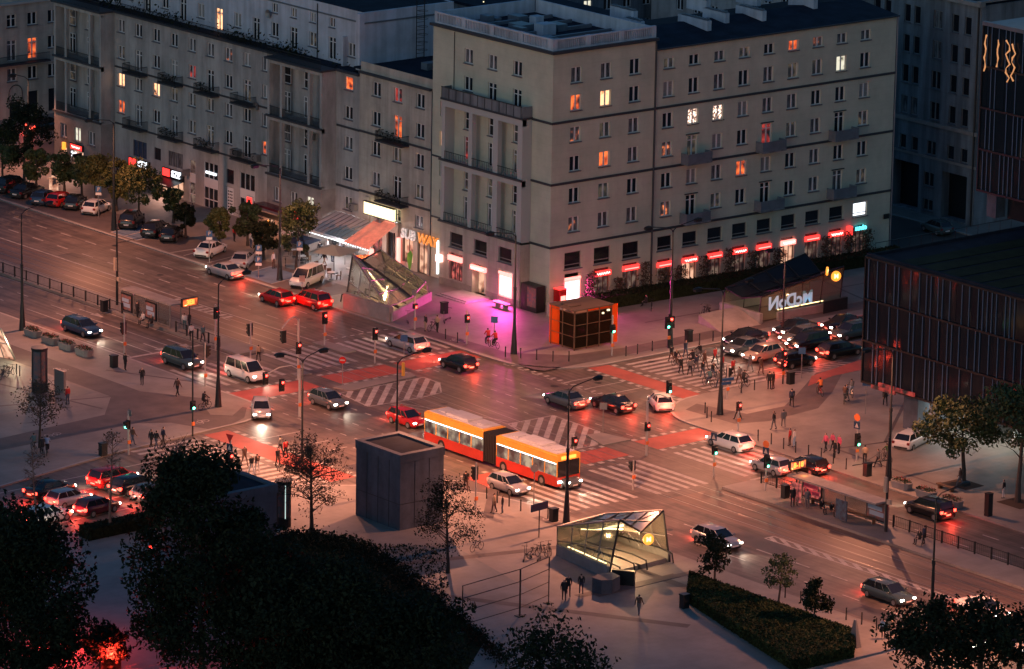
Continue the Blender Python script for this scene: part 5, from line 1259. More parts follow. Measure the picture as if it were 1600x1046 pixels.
# articulated bus
def bus(label, x, y, rz):
    t = thing('articulated_bus', label, 'bus', (x, y, 0), rz)
    w = 1.27
    for x0, x1 in ((-9, -.9), (.9, 9)):
        b = MB(); b.box(x0, x1, -w, w, .32, 1.15); b.box(x0+.01, x1-.01, -w+.005, w-.005, 1.15, 1.2); obj('lower_body', b, 'bus_red', t)
        b = MB(); b.box(x0, x1, -w, w, 2.35, 2.98); b.prism([(x0+.1, -w+.18), (x1-.1, -w+.18), (x1-.1, w-.18), (x0+.1, w-.18)], 2.98, 3.06)
        k = x0
        while k <= x1: b.box(k-.05 if k > x0 else k, k+.05 if k < x1-.1 else x1, -w+.002, w-.002, 1.2, 2.35); k += (x1-x0)/5
        obj('upper_body', b, 'bus_yellow', t)
        b = MB(); b.box(x0+.03, x1-.03, -w+.03, w-.03, 1.2, 2.35); obj('windows', b, 'bus_window', t)
        b = MB(); b.box(x0+.4, x1-.4, -w+.25, w-.25, 3.062, 3.12); b.box((x0+x1)/2-1.6, (x0+x1)/2+1.4, -.8, .8, 3.121, 3.34); b.box((x0+x1)/2+2.2, (x0+x1)/2+3.0, -.45, .45, 3.121, 3.2); b.box((x0+x1)/2-3.0, (x0+x1)/2-2.2, -.45, .45, 3.121, 3.2); obj('roof', b, 'bus_roof', t)
        b = MB(); b.box(x0+.1, x1-.1, -w-.02, -w+.0, 2.28, 2.36); b.box(x0+.1, x1-.1, w, w+.02, 2.28, 2.36); obj('light_strip', b, 'cool_tube', t)
    b = MB()
    for i in range(8): b.box(-.9+i*.225, -.9+i*.225+.12, -w+.04, w-.04, .4, 2.95)
    b.box(-.9, .9, -w+.1, w-.1, .45, 2.88); obj('bellows', b, 'rubber', t)
    for x_ in (7.0, 1.9, -6.6):
        for s in (-1, 1): q = MB(); q.T = Matrix.Translation((x_, s*(w-.12), .48)); q.tube([(0, -.14, 0), (0, .14, 0)], .48, 16); o = obj('wheel', q, 'rubber', t); q = MB(); q.T = Matrix.Translation((x_, s*(w-.12), .48)); q.tube([(0, -.15, 0), (0, .15, 0)], .25, 10); obj('rim', q, 'metal_grey', o)
    b = MB(); b.box(9.0, 9.03, -w+.1, w-.1, 1.15, 2.5); obj('windscreen', b, 'pane_dark', t)
    b = MB(); b.box(9.0, 9.04, -.8, .8, 2.6, 2.9); obj('destination_display', b, 'led_orange', t)
    for s in (-1, 1):
        b = MB(); b.box(9.0, 9.05, s*.95-.18, s*.95+.18, .62, .8); obj('headlight', b, 'head_light', t)
        b = MB(); b.box(-9.04, -9.0, s*1.05-.1, s*1.05+.1, .7, 1.3); obj('tail_light', b, 'tail_light', t)
    light('bus_light', 'SPOT', (9.2, 0, .8), 380, (1, .9, .75), t, spot_size=R(85), spot_blend=.8, rot=(0, R(-82), 0))
    light('bus_side_glow', 'AREA', (0, -w-.3, 1.5), 45, (1, .45, .12), t, shape='RECTANGLE', size=14, size_y=.6, rot=(R(-65), 0, 0)); light('bus_side_glow', 'AREA', (0, w+.3, 1.5), 45, (1, .45, .12), t, shape='RECTANGLE', size=14, size_y=.6, rot=(R(65), 0, 0))
    return t
bus('yellow and red articulated bus driving through the middle of the junction', 257.35, 314.3, -PI/2)

# ------------------------------------------------------------------ PEOPLE
BONES = {}
def person_mesh(pose):
    """one skinned skeleton per pose, evaluated once and shared"""
    J = {'pel': (0, 0, .95), 'sp': (0, 0, 1.15), 'ch': (0, 0, 1.36), 'nk': (0, 0, 1.48), 'hd0': (.01, 0, 1.56), 'hd': (.02, 0, 1.66)}
    sw = dict(stand=(.02, -.02, .05, -.03), walk=(.30, -.30, .25, -.22), walk2=(.16, -.18, -.2, .22), sit=(0, 0, .2, .2), ride=(0, 0, .5, .5), phone=(.03, -.03, .05, .3))[pose]
    lean = dict(stand=0, walk=.04, walk2=.02, sit=.02, ride=.22, phone=0)[pose]
    base = -.43 if pose == 'sit' else (.05 if pose == 'ride' else 0)
    for k in J: x, y, z = J[k]; J[k] = (x+lean*(z-.95)*1.6, y, z+base)
    E = [('pel', 'sp', 'top', ), ('sp', 'ch', 'top'), ('ch', 'nk', 'skin'), ('nk', 'hd0', 'skin'), ('hd0', 'hd', 'head')]
    rad = {'pel': .15, 'sp': .135, 'ch': .15, 'nk': .058, 'hd0': .085, 'hd': .10}
    for s, q, sg in (('l', 1, sw[0]), ('r', -1, sw[1])):
        px, _, pz = J['pel']
        if pose in ('sit', 'ride'):
            kx = .42; kz = pz-.02 if pose == 'sit' else pz-.22-(.12 if q > 0 else -.05); an = (kx+.02+px, q*.11, .08+(0 if pose == 'sit' else .18 if q > 0 else .35))
            kn = (px+kx, q*.12, kz)
        else: kn = (px+sg*.55+.03, q*.10, .50); an = (px+sg-(.04 if sg < 0 else 0), q*.10, .08+(.05 if sg < -.1 else 0))
        J['hp'+s] = (px, q*.10, pz-.07); J['kn'+s] = kn; J['an'+s] = an; J['ft'+s] = (an[0]+.17, an[1], an[2]-.04)
        rad.update({'hp'+s: .10, 'kn'+s: .062, 'an'+s: .045, 'ft'+s: .036})
        E += [('pel', 'hp'+s, 'leg'), ('hp'+s, 'kn'+s, 'leg'), ('kn'+s, 'an'+s, 'leg'), ('an'+s, 'ft'+s, 'shoe')]
        cx, _, cz = J['ch']; asg = -sg*.8 if pose.startswith('walk') else 0
        sh = (cx, q*.19, cz+.04)
        if pose == 'ride': el = (cx+.26, q*.24, cz-.22); wr = (cx+.50, q*.22, cz-.34)
        elif pose == 'sit': el = (cx+.04, q*.24, cz-.26); wr = (cx+.28, q*.16, cz-.36)
        elif pose == 'phone' and q < 0: el = (cx+.06, q*.25, cz-.27); wr = (cx+.22, q*.14, cz-.03)
        else: el = (cx+asg*.4-.02, q*.25, cz-.26); wr = (cx+asg+.04, q*.25, cz-.50)
        J['sh'+s] = sh; J['el'+s] = el; J['wr'+s] = wr; rad.update({'sh'+s: .065, 'el'+s: .046, 'wr'+s: .028})
        E += [('ch', 'sh'+s, 'top'), ('sh'+s, 'el'+s, 'top'), ('el'+s, 'wr'+s, 'top')]
        d = (Vector(wr)-Vector(el)).normalized(); pm = Vector(wr)+d*.07; J['pm'+s] = tuple(pm); rad['pm'+s] = .032; E.append(('wr'+s, 'pm'+s, 'skin'))
        side = d.cross(Vector((0, 1, 0))).normalized() if abs(d.y) < .9 else Vector((1, 0, 0))
        for i in range(4):
            a = pm+side*(.012-.0)*(i-1.5)*1.4+d*.03; e = a+d*(.05-.008*abs(i-1))+Vector((0, -q*.012, 0))
            J['f%d%s' % (i, s)] = tuple(a); J['g%d%s' % (i, s)] = tuple(e); rad['f%d%s' % (i, s)] = .0095; rad['g%d%s' % (i, s)] = .008; E += [('pm'+s, 'f%d%s' % (i, s), 'skin'), ('f%d%s' % (i, s), 'g%d%s' % (i, s), 'skin')]
        th = Vector(wr)+d*.04+side*.04; J['t'+s] = tuple(th); rad['t'+s] = .011; E.append(('wr'+s, 't'+s, 'skin'))
    names = list(J); idx = {n: i for i, n in enumerate(names)}
    me = bpy.data.meshes.new('person'); me.from_pydata([J[n] for n in names], [(idx[a], idx[b]) for a, b, *_ in E], [])
    o = bpy.data.objects.new('tmp', me); COL.objects.link(o)
    md = o.modifiers.new('s', 'SKIN'); md.use_smooth_shade = True
    sv = me.skin_vertices[0].data
    for n in names: sv[idx[n]].radius = (rad[n], rad[n]*(1.25 if n in ('ch', 'sp') else 1)); sv[idx[n]].use_root = (n == 'pel')
    ss = o.modifiers.new('u', 'SUBSURF'); ss.levels = 1
    dg = bpy.context.evaluated_depsgraph_get(); out = bpy.data.meshes.new_from_object(o.evaluated_get(dg))
    bpy.data.objects.remove(o)
    segs = [(Vector(J[a]), Vector(J[c]), k) for a, c, k in E]
    out.materials.clear()
    for m in ('cloth_black', 'cloth_jeans', 'skin', 'hair_dark', 'rubber'): out.materials.append(MATS[m])
    mi = {'top': 0, 'leg': 1, 'skin': 2, 'shoe': 4}
    for p in out.polygons:
        c = p.center; best = None
        for a, e, k in segs:
            ab = e-a; t = max(0, min(1, (c-a).dot(ab)/max(ab.length_squared, 1e-9))); dd = (c-(a+ab*t)).length
            if best is None or dd < best[0]: best = (dd, k)
        k = best[1]; hz = J['hd'][2]; hx_ = J['hd'][0]
        if k == 'head' or (k == 'skin' and c.z > J['nk'][2]+.03 and abs(c.y) < .15): p.material_index = 3 if (c.z > hz+.05 or c.x < hx_-.01) else 2
        elif k == 'top' and c.z < J['pel'][2]-.03 and abs(c.y) < .18: p.material_index = 1
        else: p.material_index = mi.get(k, 2)
        p.use_smooth = True
    out.name = 'person'
    return out
PMESH = {}
def person(px, py, pose, top, leg, label, rz=None, group='pedestrians around the junction', z=H, scale=None, at=None):
    if pose not in PMESH: PMESH[pose] = person_mesh(pose)
    p = at if at else G(px, py, z)
    o = link('person', PMESH[pose], None, (p[0], p[1], z)); s = scale or random.uniform(.95, 1.05); o.scale = (s, s, s)
    o.rotation_euler = (0, 0, rz if rz is not None else random.uniform(0, 2*PI))
    for i, m in ((0, 'cloth_'+top), (1, 'cloth_'+leg)): o.material_slots[i].link = 'OBJECT'; o.material_slots[i].material = MATS[m]
    return tag(o, label, 'person', group)

def bike_proto():
    t = link('bicycle', None); t.empty_display_size = .2
    for x in (-.53, .53):
        b = MB(); b.ring((x, 0, .34), .32, .022, 'y', 18)
        o = obj('wheel', b, 'rubber', t, True); b = MB()
        for i in range(6): a = PI*i/6; b.tube([(x-.3*math.cos(a), 0, .34-.3*math.sin(a)), (x+.3*math.cos(a), 0, .34+.3*math.sin(a))], .006, 3)
        obj('spokes', b, 'metal_grey', o)
    b = MB()
    for p, q in (((-.53, .34), (-.05, .30)), ((-.05, .30), (-.2, .85)), ((-.53, .34), (-.17, .75)), ((-.17, .76), (.36, .80)), ((-.05, .30), (.38, .72)), ((.36, .92), (.53, .34))): b.tube([(p[0], 0, p[1]), (q[0], 0, q[1])], .022, 6)
    obj('frame', b, 'car_black', t)
    b = MB(); b.box(-.34, -.08, -.07, .07, .87, .93); obj('saddle', b, 'rubber', t)
    b = MB(); b.tube([(.36, 0, .9), (.36, 0, 1.02)], .018, 5); b.tube([(.30, -.28, 1.03), (.38, 0, 1.02), (.30, .28, 1.03)], .018, 5); obj('handlebar', b, 'metal_dark', t)
    b = MB(); b.tube([(-.05, -.1, .3), (-.05, .1, .3)], .08, 8); obj('crank', b, 'metal_grey', t)
    return t
BK = bike_proto()
def bike(px, py, rz, label, color='black', at=None):
    p = at if at else G(px, py, H); o = place(BK, USED, (p[0], p[1], H), rz, label, 'bicycles on the pavements'); o['category'] = 'bicycle'
    for c in o.children:
        if c.name.startswith('frame'): setmat(c, 'car_'+color)
    return o
def scoot_proto():
    t = link('kick_scooter', None)
    b = MB(); b.box(-.35, .35, -.08, .08, .12, .17); obj('deck', b, 'metal_dark', t)
    b = MB(); b.tube([(.38, 0, .15), (.32, 0, 1.1)], .025, 6); obj('stem', b, 'metal_grey', t)
    b = MB(); b.tube([(.3, -.25, 1.12), (.3, .25, 1.12)], .02, 5); obj('handlebar', b, 'rubber', t)
    for x in (-.42, .42): b = MB(); b.T = Matrix.Translation((x, 0, .1)); b.tube([(0, -.03, 0), (0, .03, 0)], .1, 12); obj('wheel', b, 'rubber', t)
    return t
SK = scoot_proto()
def scooter(px, py, rz, label): p = G(px, py, H); o = place(SK, USED, (p.x, p.y, H), rz, label, 'scooters left on the pavements'); o['category'] = 'scooter'; return o
def rider(px, py, rz, top, leg, label, color='black'):
    p = G(px, py, H)
    bike(0, 0, rz, 'bicycle ridden by the '+label, color, at=(p.x, p.y))
    c, s = math.cos(rz), math.sin(rz)
    person(0, 0, 'ride', top, leg, label, rz, 'cyclists around the junction', at=(p.x-.22*c, p.y-.22*s), scale=.98)
PP = [(195.5, 579, 'stand', 'black', 'black', 'person in black waiting beside the dark litter bin', 0), (222, 602, 'phone', 'black', 'black', 'person in black holding a phone to the ear on the left pavement', -2.4),
 (277, 620, 'walk', 'brown', 'black', 'person in brown walking toward the left zebra', .3), (106, 633, 'stand', 'red', 'jeans', 'person in a red jacket and jeans at the information board', 1.8),
 (207, 697, 'walk', 'brown', 'jeans', 'person in brown beside the green signal pole', 0), (236, 700, 'walk2', 'black', 'black', 'person in black leftmost of the trio at the kerb', 0), (244, 703, 'walk', 'black', 'jeans', 'person in black and jeans in the middle of the trio', .2), (255, 697, 'walk2', 'navy', 'black', 'person in navy rightmost of the trio', -.2),
 (393, 742, 'walk', 'black', 'white', 'person in white trousers on the lower left zebra', -1.6, 0), (402, 738, 'walk2', 'maroon' if 0 else 'brown', 'white', 'person in brown with pale trousers on the lower left zebra', 1.5, 0), (438, 712, 'walk', 'grey', 'black', 'person in grey at the head of the lower left zebra', 1.5, 0), (434, 730, 'walk2', 'black', 'brown', 'person in black beside the advertising column', -1.4, 0),
 (404, 565, 'walk', 'beige', 'black', 'person in beige top crossing the tram tracks', 1.2, 0), (288, 516, 'stand', 'white', 'teal', 'person in white top standing below the orange display', .5, .22), (296, 514, 'stand', 'black', 'jeans', 'person in black below the orange display', 2, .22), (299, 533, 'stand', 'white', 'black', 'person in a white shirt at the platform railing', 1, .22), (317, 536, 'walk2', 'teal', 'black', 'person in teal walking along the tram platform', -1.5, .22),
 (214.5, 497, 'stand', 'black', 'black', 'person in black standing inside the left shelter', 0, .22), (224, 507, 'sit', 'white', 'black', 'person in white seated inside the left shelter', PI, .22), (237, 512, 'sit', 'black', 'black', 'person in black seated inside the left shelter', PI, .22),
 (665, 518, 'stand', 'black', 'beige', 'person in black jacket and pale trousers by the scooters', 3.0), (683, 520, 'phone', 'beige', 'black', 'person in beige beside a parked bicycle in the pink light', 0), (427, 420, 'stand', 'white', 'brown', 'person in white walking behind the people carrier', -1.3), (400, 400, 'walk', 'black', 'black', 'person in black by the market tent', -1),
 (392, 388, 'stand', 'white', 'jeans', 'person in white among the cafe tables', 0), (410, 385, 'stand', 'red', 'black', 'person in red among the cafe tables', 2), (500, 402, 'walk', 'black', 'jeans', 'person in black and jeans before the bright market stall', 1), (512, 398, 'stand', 'white', 'black', 'person in white shirt before the bright market stall', 2.3), (523, 395, 'stand', 'black', 'black', 'person in black under the large grey parasol', 4), (534, 401, 'walk2', 'grey', 'black', 'person in grey beside the black table', 1), (519, 410, 'stand', 'beige', 'jeans', 'person in beige walking from the market', .4),
 (301, 342, 'stand', 'black', 'black', 'person in black on the far pavement by the shop door', 0), (366, 378, 'stand', 'red', 'black', 'person in red under the street trees', 0), (552, 421, 'stand', 'black', 'grey', 'person in black in the bright light by the stall', 2), (507, 418, 'walk', 'black', 'beige', 'person in black jacket walking toward the people carrier', 3),
 (1202, 609, 'stand', 'black', 'black', 'person in black leftmost of the pair at the double red signal', 1), (1208, 609, 'stand', 'black', 'brown', 'person in black rightmost of the pair at the double red signal', 2), (1237, 636, 'walk', 'navy', 'black', 'person in navy hurrying across the right square', 1), (1209, 672, 'walk2', 'black', 'grey', 'person in black on the curving cycle path', 2), (1224, 668, 'walk', 'grey', 'grey', 'pale person walking over the cycle path stripes', 1),
 (1153, 656, 'walk', 'navy', 'black', 'person in navy beside the single red signal', 2), (1234, 697, 'stand', 'red', 'brown', 'person in reddish coat of the couple at the kerb', 2), (1241, 699, 'stand', 'white', 'lightblue', 'person in white shirt of the couple at the kerb', 2), (1290, 707, 'walk2', 'pink', 'black', 'person in pink top with black bag on the right pavement', 3), (1301, 704, 'walk', 'pink', 'black', 'person in pink and black in the middle of the pink trio', 3), (1311, 709, 'stand', 'pink', 'black', 'person in bright pink jacket, tallest of the pink trio', 3), (1304, 716, 'stand', 'black', 'black', 'person all in black in front of the pink trio', 3),
 (1351, 726, 'stand', 'beige', 'black', 'person in orange-beige top beside the litter bin on the right', 1), (1383, 635, 'walk', 'black', 'black', 'person in black walking past the tall dark post', 1), (1323, 628, 'walk2', 'lightblue', 'grey', 'person in pale blue on the right square', 2), (1568, 779, 'stand', 'black', 'white', 'person in black top and white trousers at the right edge', 2), (1500, 762, 'walk', 'brown', 'grey', 'person sitting down by the tree pit on the right', 2), (1372, 731, 'walk', 'grey', 'black', 'person in grey behind the tall dark post', 2),
 (881, 938, 'stand', 'black', 'black', 'person in black left of the pair near the metro stairs', -2), (888, 931, 'walk', 'black', 'black', 'person in black right of the pair near the metro stairs', -2.2), (908, 929, 'walk2', 'black', 'navy', 'person in dark coat walking toward the metro stairs', 1), (998, 962, 'walk', 'brown', 'grey', 'person in brown crossing the square below the metro canopy', .5), (772, 802, 'walk2', 'beige', 'brown', 'person in beige with a small cart by the lower kerb', 2), (785, 803, 'stand', 'black', 'jeans', 'person in black and jeans at the lower kerb', 2.4), (728, 767, 'walk', 'black', 'brown', 'person in black on the red cycle crossing beside the grey kiosk', 1, 0),
 (1380, 998, 'stand', 'lightblue', 'black', 'person in a pale blue shirt standing in front of the dark bushes', .8), (1389, 998, 'stand', 'beige', 'beige', 'person in pale clothes beside the pale blue shirt', .8), (1238, 792, 'stand', 'black', 'black', 'person in black left of the pair below the orange display', -2, .22), (1243, 790, 'stand', 'black', 'brown', 'person in black right of the pair below the orange display', -2, .22), (1261, 795, 'stand', 'grey', 'grey', 'person in grey leaning at the right shelter end', 1, .22), (1283, 802, 'sit', 'black', 'black', 'person in black seated on the left of the right shelter bench', -PI/2, .22), (1299, 806, 'sit', 'black', 'brown', 'person in black seated in the middle of the right shelter bench', -PI/2, .22), (1307, 809, 'sit', 'brown', 'black', 'person in brown seated on the right of the right shelter bench', -PI/2, .22), (1437, 850, 'sit', 'black', 'black', 'person in black crouching by the right platform railing', 3, .22), (1443, 851, 'stand', 'navy', 'black', 'person in navy by the right platform railing', 2, .22),
 (1078, 588, 'walk', 'grey', 'black', 'person in grey on foot among the cyclists', 1.2, 0), (1137, 600, 'walk', 'brown', 'grey', 'person in brown crossing behind the black lamp post', 1.6, 0), (1145, 588, 'walk2', 'red', 'brown', 'person in dull red crossing the right zebra', 1.6, 0), (1172, 582, 'walk', 'grey', 'grey', 'person in grey crossing at the queue of cars', 1.6, 0), (1189, 585, 'walk2', 'brown', 'brown', 'person in brown crossing at the queue of cars', -1.5, 0), (1117, 570, 'walk', 'red', 'black', 'person in red in the far part of the crossing crowd', -1.5, 0), (1071, 560, 'walk2', 'navy', 'jeans', 'person in navy in the far part of the crossing crowd', -1.5, 0), (1010, 480, 'sit', 'black', 'black', 'person in black seated by the dark hedge', 2),
 (1049, 566, 'walk', 'black', 'brown', 'person in black beside the leading cyclist', 1.5, 0), (1064, 585, 'walk2', 'black', 'black', 'person all in black left of the grey walker on the zebra', -1.5, 0), (1088, 582, 'walk', 'navy', 'grey', 'person in navy and grey in the thick of the crossing crowd', 1.4, 0), (1098, 590, 'walk2', 'black', 'jeans', 'person in black beside the middle cyclist', 1.6, 0), (1101, 576, 'walk', 'brown', 'brown', 'person in brown behind the middle cyclist', -1.6, 0), (1124, 607, 'walk', 'grey', 'jeans', 'person in grey at the near end of the right zebra', 1.6, 0), (1128, 583, 'walk2', 'red', 'grey', 'person in red and grey on the right zebra', -1.5, 0), (1155, 601, 'walk', 'grey', 'brown', 'person in grey and brown near the waiting cyclist', 1.5, 0), (382, 728, 'walk', 'brown', 'brown', 'person in brown at the far side of the lower left zebra', -1.6, 0), (372, 745, 'walk2', 'black', 'grey', 'person in black and grey on the lower left zebra', -1.6, 0), (446, 716, 'walk2', 'red', 'black', 'person in dull red at the head of the lower left zebra', 1.5, 0)]
for q in PP: person(q[0], q[1], q[2], q[3] if q[3] in ('black', 'navy', 'red', 'grey', 'white', 'pink', 'teal', 'jeans', 'beige', 'orange', 'lightblue', 'brown', 'green') else 'brown', q[4], q[5], q[6], z=q[7] if len(q) > 7 else H)
for q in ((320, 640, .2, 'black', 'black', 'cyclist in black waiting beside the kerb island lamp', 'black'), (53, 706, 1.3, 'teal', 'grey', 'cyclist in teal left of the sparse tree', 'black'), (66, 712, 1.2, 'black', 'black', 'cyclist in black beside the sparse tree', 'black'), (74, 710, .9, 'lightblue', 'black', 'cyclist in pale blue right of the sparse tree', 'black'),
 (762, 540, 1.2, 'red', 'black', 'cyclist in red on the left in the purple light', 'red'), (773, 544, 1.4, 'red', 'black', 'cyclist in red on the right in the purple light', 'black'), (1057, 574, -1.7, 'black', 'brown', 'cyclist in brown trousers leading the crossing crowd', 'black'), (1081, 574, 1.5, 'black', 'black', 'cyclist in black behind the tall green signals', 'black'), (1092, 564, 1.6, 'black', 'grey', 'cyclist in black and grey at the far kerb side', 'grey'), (1115, 594, -1.6, 'black', 'jeans', 'cyclist in black in the middle of the crossing', 'black'), (1107, 604, 1.6, 'teal', 'jeans', 'cyclist in teal nearest the camera in the crowd', 'black'), (1163, 606, .2, 'black', 'black', 'cyclist in black waiting at the kerb by the zebra', 'black'),
 (1281, 618, 1.2, 'orange', 'brown', 'courier with an orange box on the right cycle path', 'red'), (1330, 620, 1.0, 'grey', 'lightblue', 'cyclist in grey on the right square', 'grey'), (1385, 722, 1.4, 'green', 'grey', 'cyclist in green behind the tall dark post', 'black'), (1320, 630, .7, 'brown', 'grey', 'cyclist in brown on the right square', 'grey')): rider(*q)
for x, y, a, l in ((676, 517, .3, 'grey bicycle propped beside the person in black jacket'), (1102, 493, .4, 'pale bicycle beside the red ramp'), (1108, 495, 1.1, 'bicycle leaning by the small rack near the ramp'), (1427, 662, .6, 'bicycle parked against the pavilion pillar'), (1434, 664, 1, 'second bicycle touching the pavilion pillar'), (446, 418, .9, 'bicycle leaning on the street tree by the people carrier'), (8, 586, .5, 'bicycle left of the rack at the left edge'), (16, 588, .4, 'bicycle right of the rack at the left edge'), (4, 592, .7, 'bicycle nearest the left edge below the glass canopy'), (834, 872, .2, 'bicycle left of the metro canopy among scooters'), (848, 868, 1.4, 'bicycle against the metro canopy glass'), (858, 866, 1.1, 'dark bicycle tucked behind the metro canopy corner'), (1018, 485, .8, 'bicycle standing in front of the dark hedge'), (1442, 852, .7, 'bicycle by the right platform railing'), (745, 861, .2, 'bicycle lying low beside the bare tree')): bike(x, y, a, l)
for x, y, a, l in ((694, 505, 1, 'kick scooter by the litter bin in the pink light'), (700, 500, .4, 'kick scooter rightmost by the litter bin'), (1100, 494, 2, 'kick scooter with a lit headlamp by the ramp'), (819, 876, .8, 'kick scooter leftmost of the row by the metro canopy'), (826, 870, 1.4, 'kick scooter second in the row by the metro canopy'), (842, 876, .6, 'kick scooter third in the row by the metro canopy'), (637, 505, 1, 'kick scooter against the concrete plinth')): scooter(x, y, a, l)

# ------------------------------------------------------------------ BOLLARDS, TUBS, BINS
def bollard_proto():
    b = MB(); b.tube([(0, 0, 0), (0, 0, .85), (0, 0, .95), (0, 0, 1.0)], [.055, .05, .065, .03], 8); return b.mesh('bollard', 'metal_dark')
BM = bollard_proto(); ORD = ('first', 'second', 'third', 'fourth', 'fifth', 'sixth', 'seventh', 'eighth', 'ninth', 'tenth', 'eleventh', 'twelfth')
for lb, g, pts in (('thin bollard at the foot of the orange glass box', 'bollards in front of the orange glass box', [(789.7, 557.8), (813.5, 560), (838.5, 562.7), (863.9, 565), (888.9, 565)]),
  ('thin black bollard on the kerb by the tall green signals', 'bollards by the green signals', [(978, 556.8), (996, 553.6), (1019, 548.7), (1071.6, 540.6), (1093, 537.3), (1113.9, 533.4)]),
  ('thin black bollard between the people carrier and the glass canopy', 'bollards beside the glass canopy', [(479.8, 461.9), (494.8, 465.8), (510, 472.3)]), ('thin black bollard on the kerb in the purple glow', 'bollards in the purple glow', [(696, 530), (714.8, 535.7)]),
  ('black bollard on the kerb corner below the blue signs', 'bollards at the corner lamp', [(1101.6, 645.9), (1104.5, 653.2), (1111.3, 659.7)]), ('black bollard beside the cycle stand at the right zebra', 'bollards at the right zebra', [(1158, 614), (1178.7, 610)]),
  ('black bollard on the far kerb of the right pavement', 'bollards along the right pavement', [(1184.4, 688.7), (1205, 694.4), (1224.2, 701.7), (1243, 707.4), (1263, 712.6), (1283, 717.5), (1302, 724.8), (1322, 733.7)]),
  ('black bollard on the lower kerb beside the blue street sign', 'bollards on the lower kerb', [(760.4, 779.4), (777, 785.9), (795.4, 791.6), (813.6, 798.9), (856, 811)]), ('black bollard on the kerb below the striped divider', 'bollards by the dark hedge', [(1226.7, 934), (1250.9, 942.8), (1298.7, 959.4), (1322, 968.8), (1346.3, 976), (1369.2, 984.8)]),
  ('short bollard behind the tram island railings', 'bollards on the near left pavement', [(26, 585), (31, 588)])):
    for i, (x, y) in enumerate(sorted(pts)): p = G(x, y, H); tag(link('bollard', BM, None, (p.x, p.y, H)), ORD[i]+' from the left, '+lb, 'bollard', g)
b = MB(); b.tube([(0, 0, 0), (0, 0, 1.2), (0, 0, 1.35)], [.16, .16, .13], 10); ym = b.mesh('island_post', 'bus_yellow')
for x, y, l in ((630, 589, 'yellow post on the island under the curved lamp arm'), (818, 712, 'yellow post beside the articulated bus')): p = G(x, y); tag(link('island_post', ym, None, (p.x, p.y, 0)), l, 'post', 'yellow island posts')
def tub(px, py, label):
    p = G(px, py, H); t = thing('flower_tub', label, 'planter', (p.x, p.y, H), PI/2, 'flower tubs along the kerb')
    b = MB(); o8 = [(1.05, .3), (.8, .55), (-.8, .55), (-1.05, .3), (-1.05, -.3), (-.8, -.55), (.8, -.55), (1.05, -.3)]
    n = 8; vs = [(x*.86, y*.86, 0) for x, y in o8]+[(x, y, .62) for x, y in o8]+[(x*.88, y*.88, .62) for x, y in o8]+[(x*.88, y*.88, .5) for x, y in o8]
    b.add(vs, [(i+k*8, (i+1) % 8+k*8, (i+1) % 8+k*8+8, i+k*8+8) for k in range(3) for i in range(8)]+[tuple(range(24, 32))]); obj('tub', b, 'concrete', t)
    b = MB(); q = MB()
    for i in range(130): leafq(b, Vector((random.uniform(-.85, .85), random.uniform(-.4, .4), .6+random.uniform(0, .22))), .11)
    for i in range(40): q.ball((random.uniform(-.85, .85), random.uniform(-.4, .4), .75+random.uniform(0, .15)), .045, 4)
    obj('foliage', b, 'leaf', t); obj('flowers', q, 'flower', t)
for x, y, l in ((51.7, 525, 'first concrete flower tub from the left, beside the lamp post foot'), (78.5, 536, 'second concrete flower tub from the left'), (104.8, 545.5, 'third concrete flower tub from the left'), (131.3, 555, 'fourth concrete flower tub, nearest the litter bin'), (1409, 763, 'flower tub behind the post of the right shelter'), (1447, 777, 'middle flower tub of the right three'), (1488, 791, 'flower tub under the bottom right lamp head')): tub(x, y, l)
b = MB(); b.prism([(-.3, -.25), (.3, -.25), (.3, .25), (-.3, .25)], 0, 1.05); b.prism([(-.34, -.29), (.34, -.29), (.34, .29), (-.34, .29)], 1.051, 1.15); bm_ = b.mesh('litter_bin', 'metal_post')
for x, y, l, z in ((178, 574, 'dark litter bin beside the person in black', H), (161, 712, 'dark litter bin beside the thin bare tree', H), (694, 490, 'dark litter bin in the pink light near the scooters', H), (1076, 534, 'litter bin on the kerb in front of the queue', H), (1235, 600, 'litter bin beside the double red signal', H), (1355, 744, 'litter bin at the kerb by the orange signed signal', H), (1227, 778, 'litter bin at the right platform end', .22), (865, 815, 'litter bin behind the metro canopy lamp', H), (1069, 950, 'litter bin by the corner of the clipped hedge', H), (163, 487, 'litter bin at the left end of the tram railing', .22), (476, 396, 'square bin at the cafe terrace', H)):
    p = G(x, y, z); tag(link('litter_bin', bm_, None, (p.x, p.y, z)), l, 'litter bin', 'litter bins')

# ------------------------------------------------------------------ TRAM PLATFORM FURNITURE
def tramrail(label, X, ys, z=.22):
    t = thing('platform_railing', label, 'railing', (X, ys[0], z), 0)
    for y in ys: b = MB(); b.box(-.06, .06, y-ys[0]-.05, y-ys[0]+.05, 0, 1.05); obj('post', b, 'metal_dark', t)
    b = MB(); L = ys[-1]-ys[0]; a, c = min(0, L), max(0, L)
    b.box(-.02, .02, a, c, .95, 1.0); b.box(-.02, .02, a, c, .12, .16)
    k = a
    while k < c: b.box(-.007, .007, k-.007, k+.007, .16, .95); k += .22
    obj('mesh_panel', b, 'metal_dark', t)
tramrail('long black tram railing along the left platform', 261.2, [399-2.05*i for i in range(12)])
tramrail('short black railing at the right end of the left platform', 261.2, [367.6-1.75*i for i in range(5)])
tramrail('black railing along the platform right of the shelter', 271.2, [280.2-1.9*i for i in range(16)])
tramrail('short black railing behind the right display', 271.2, [296.4-1.9*i for i in range(3)])
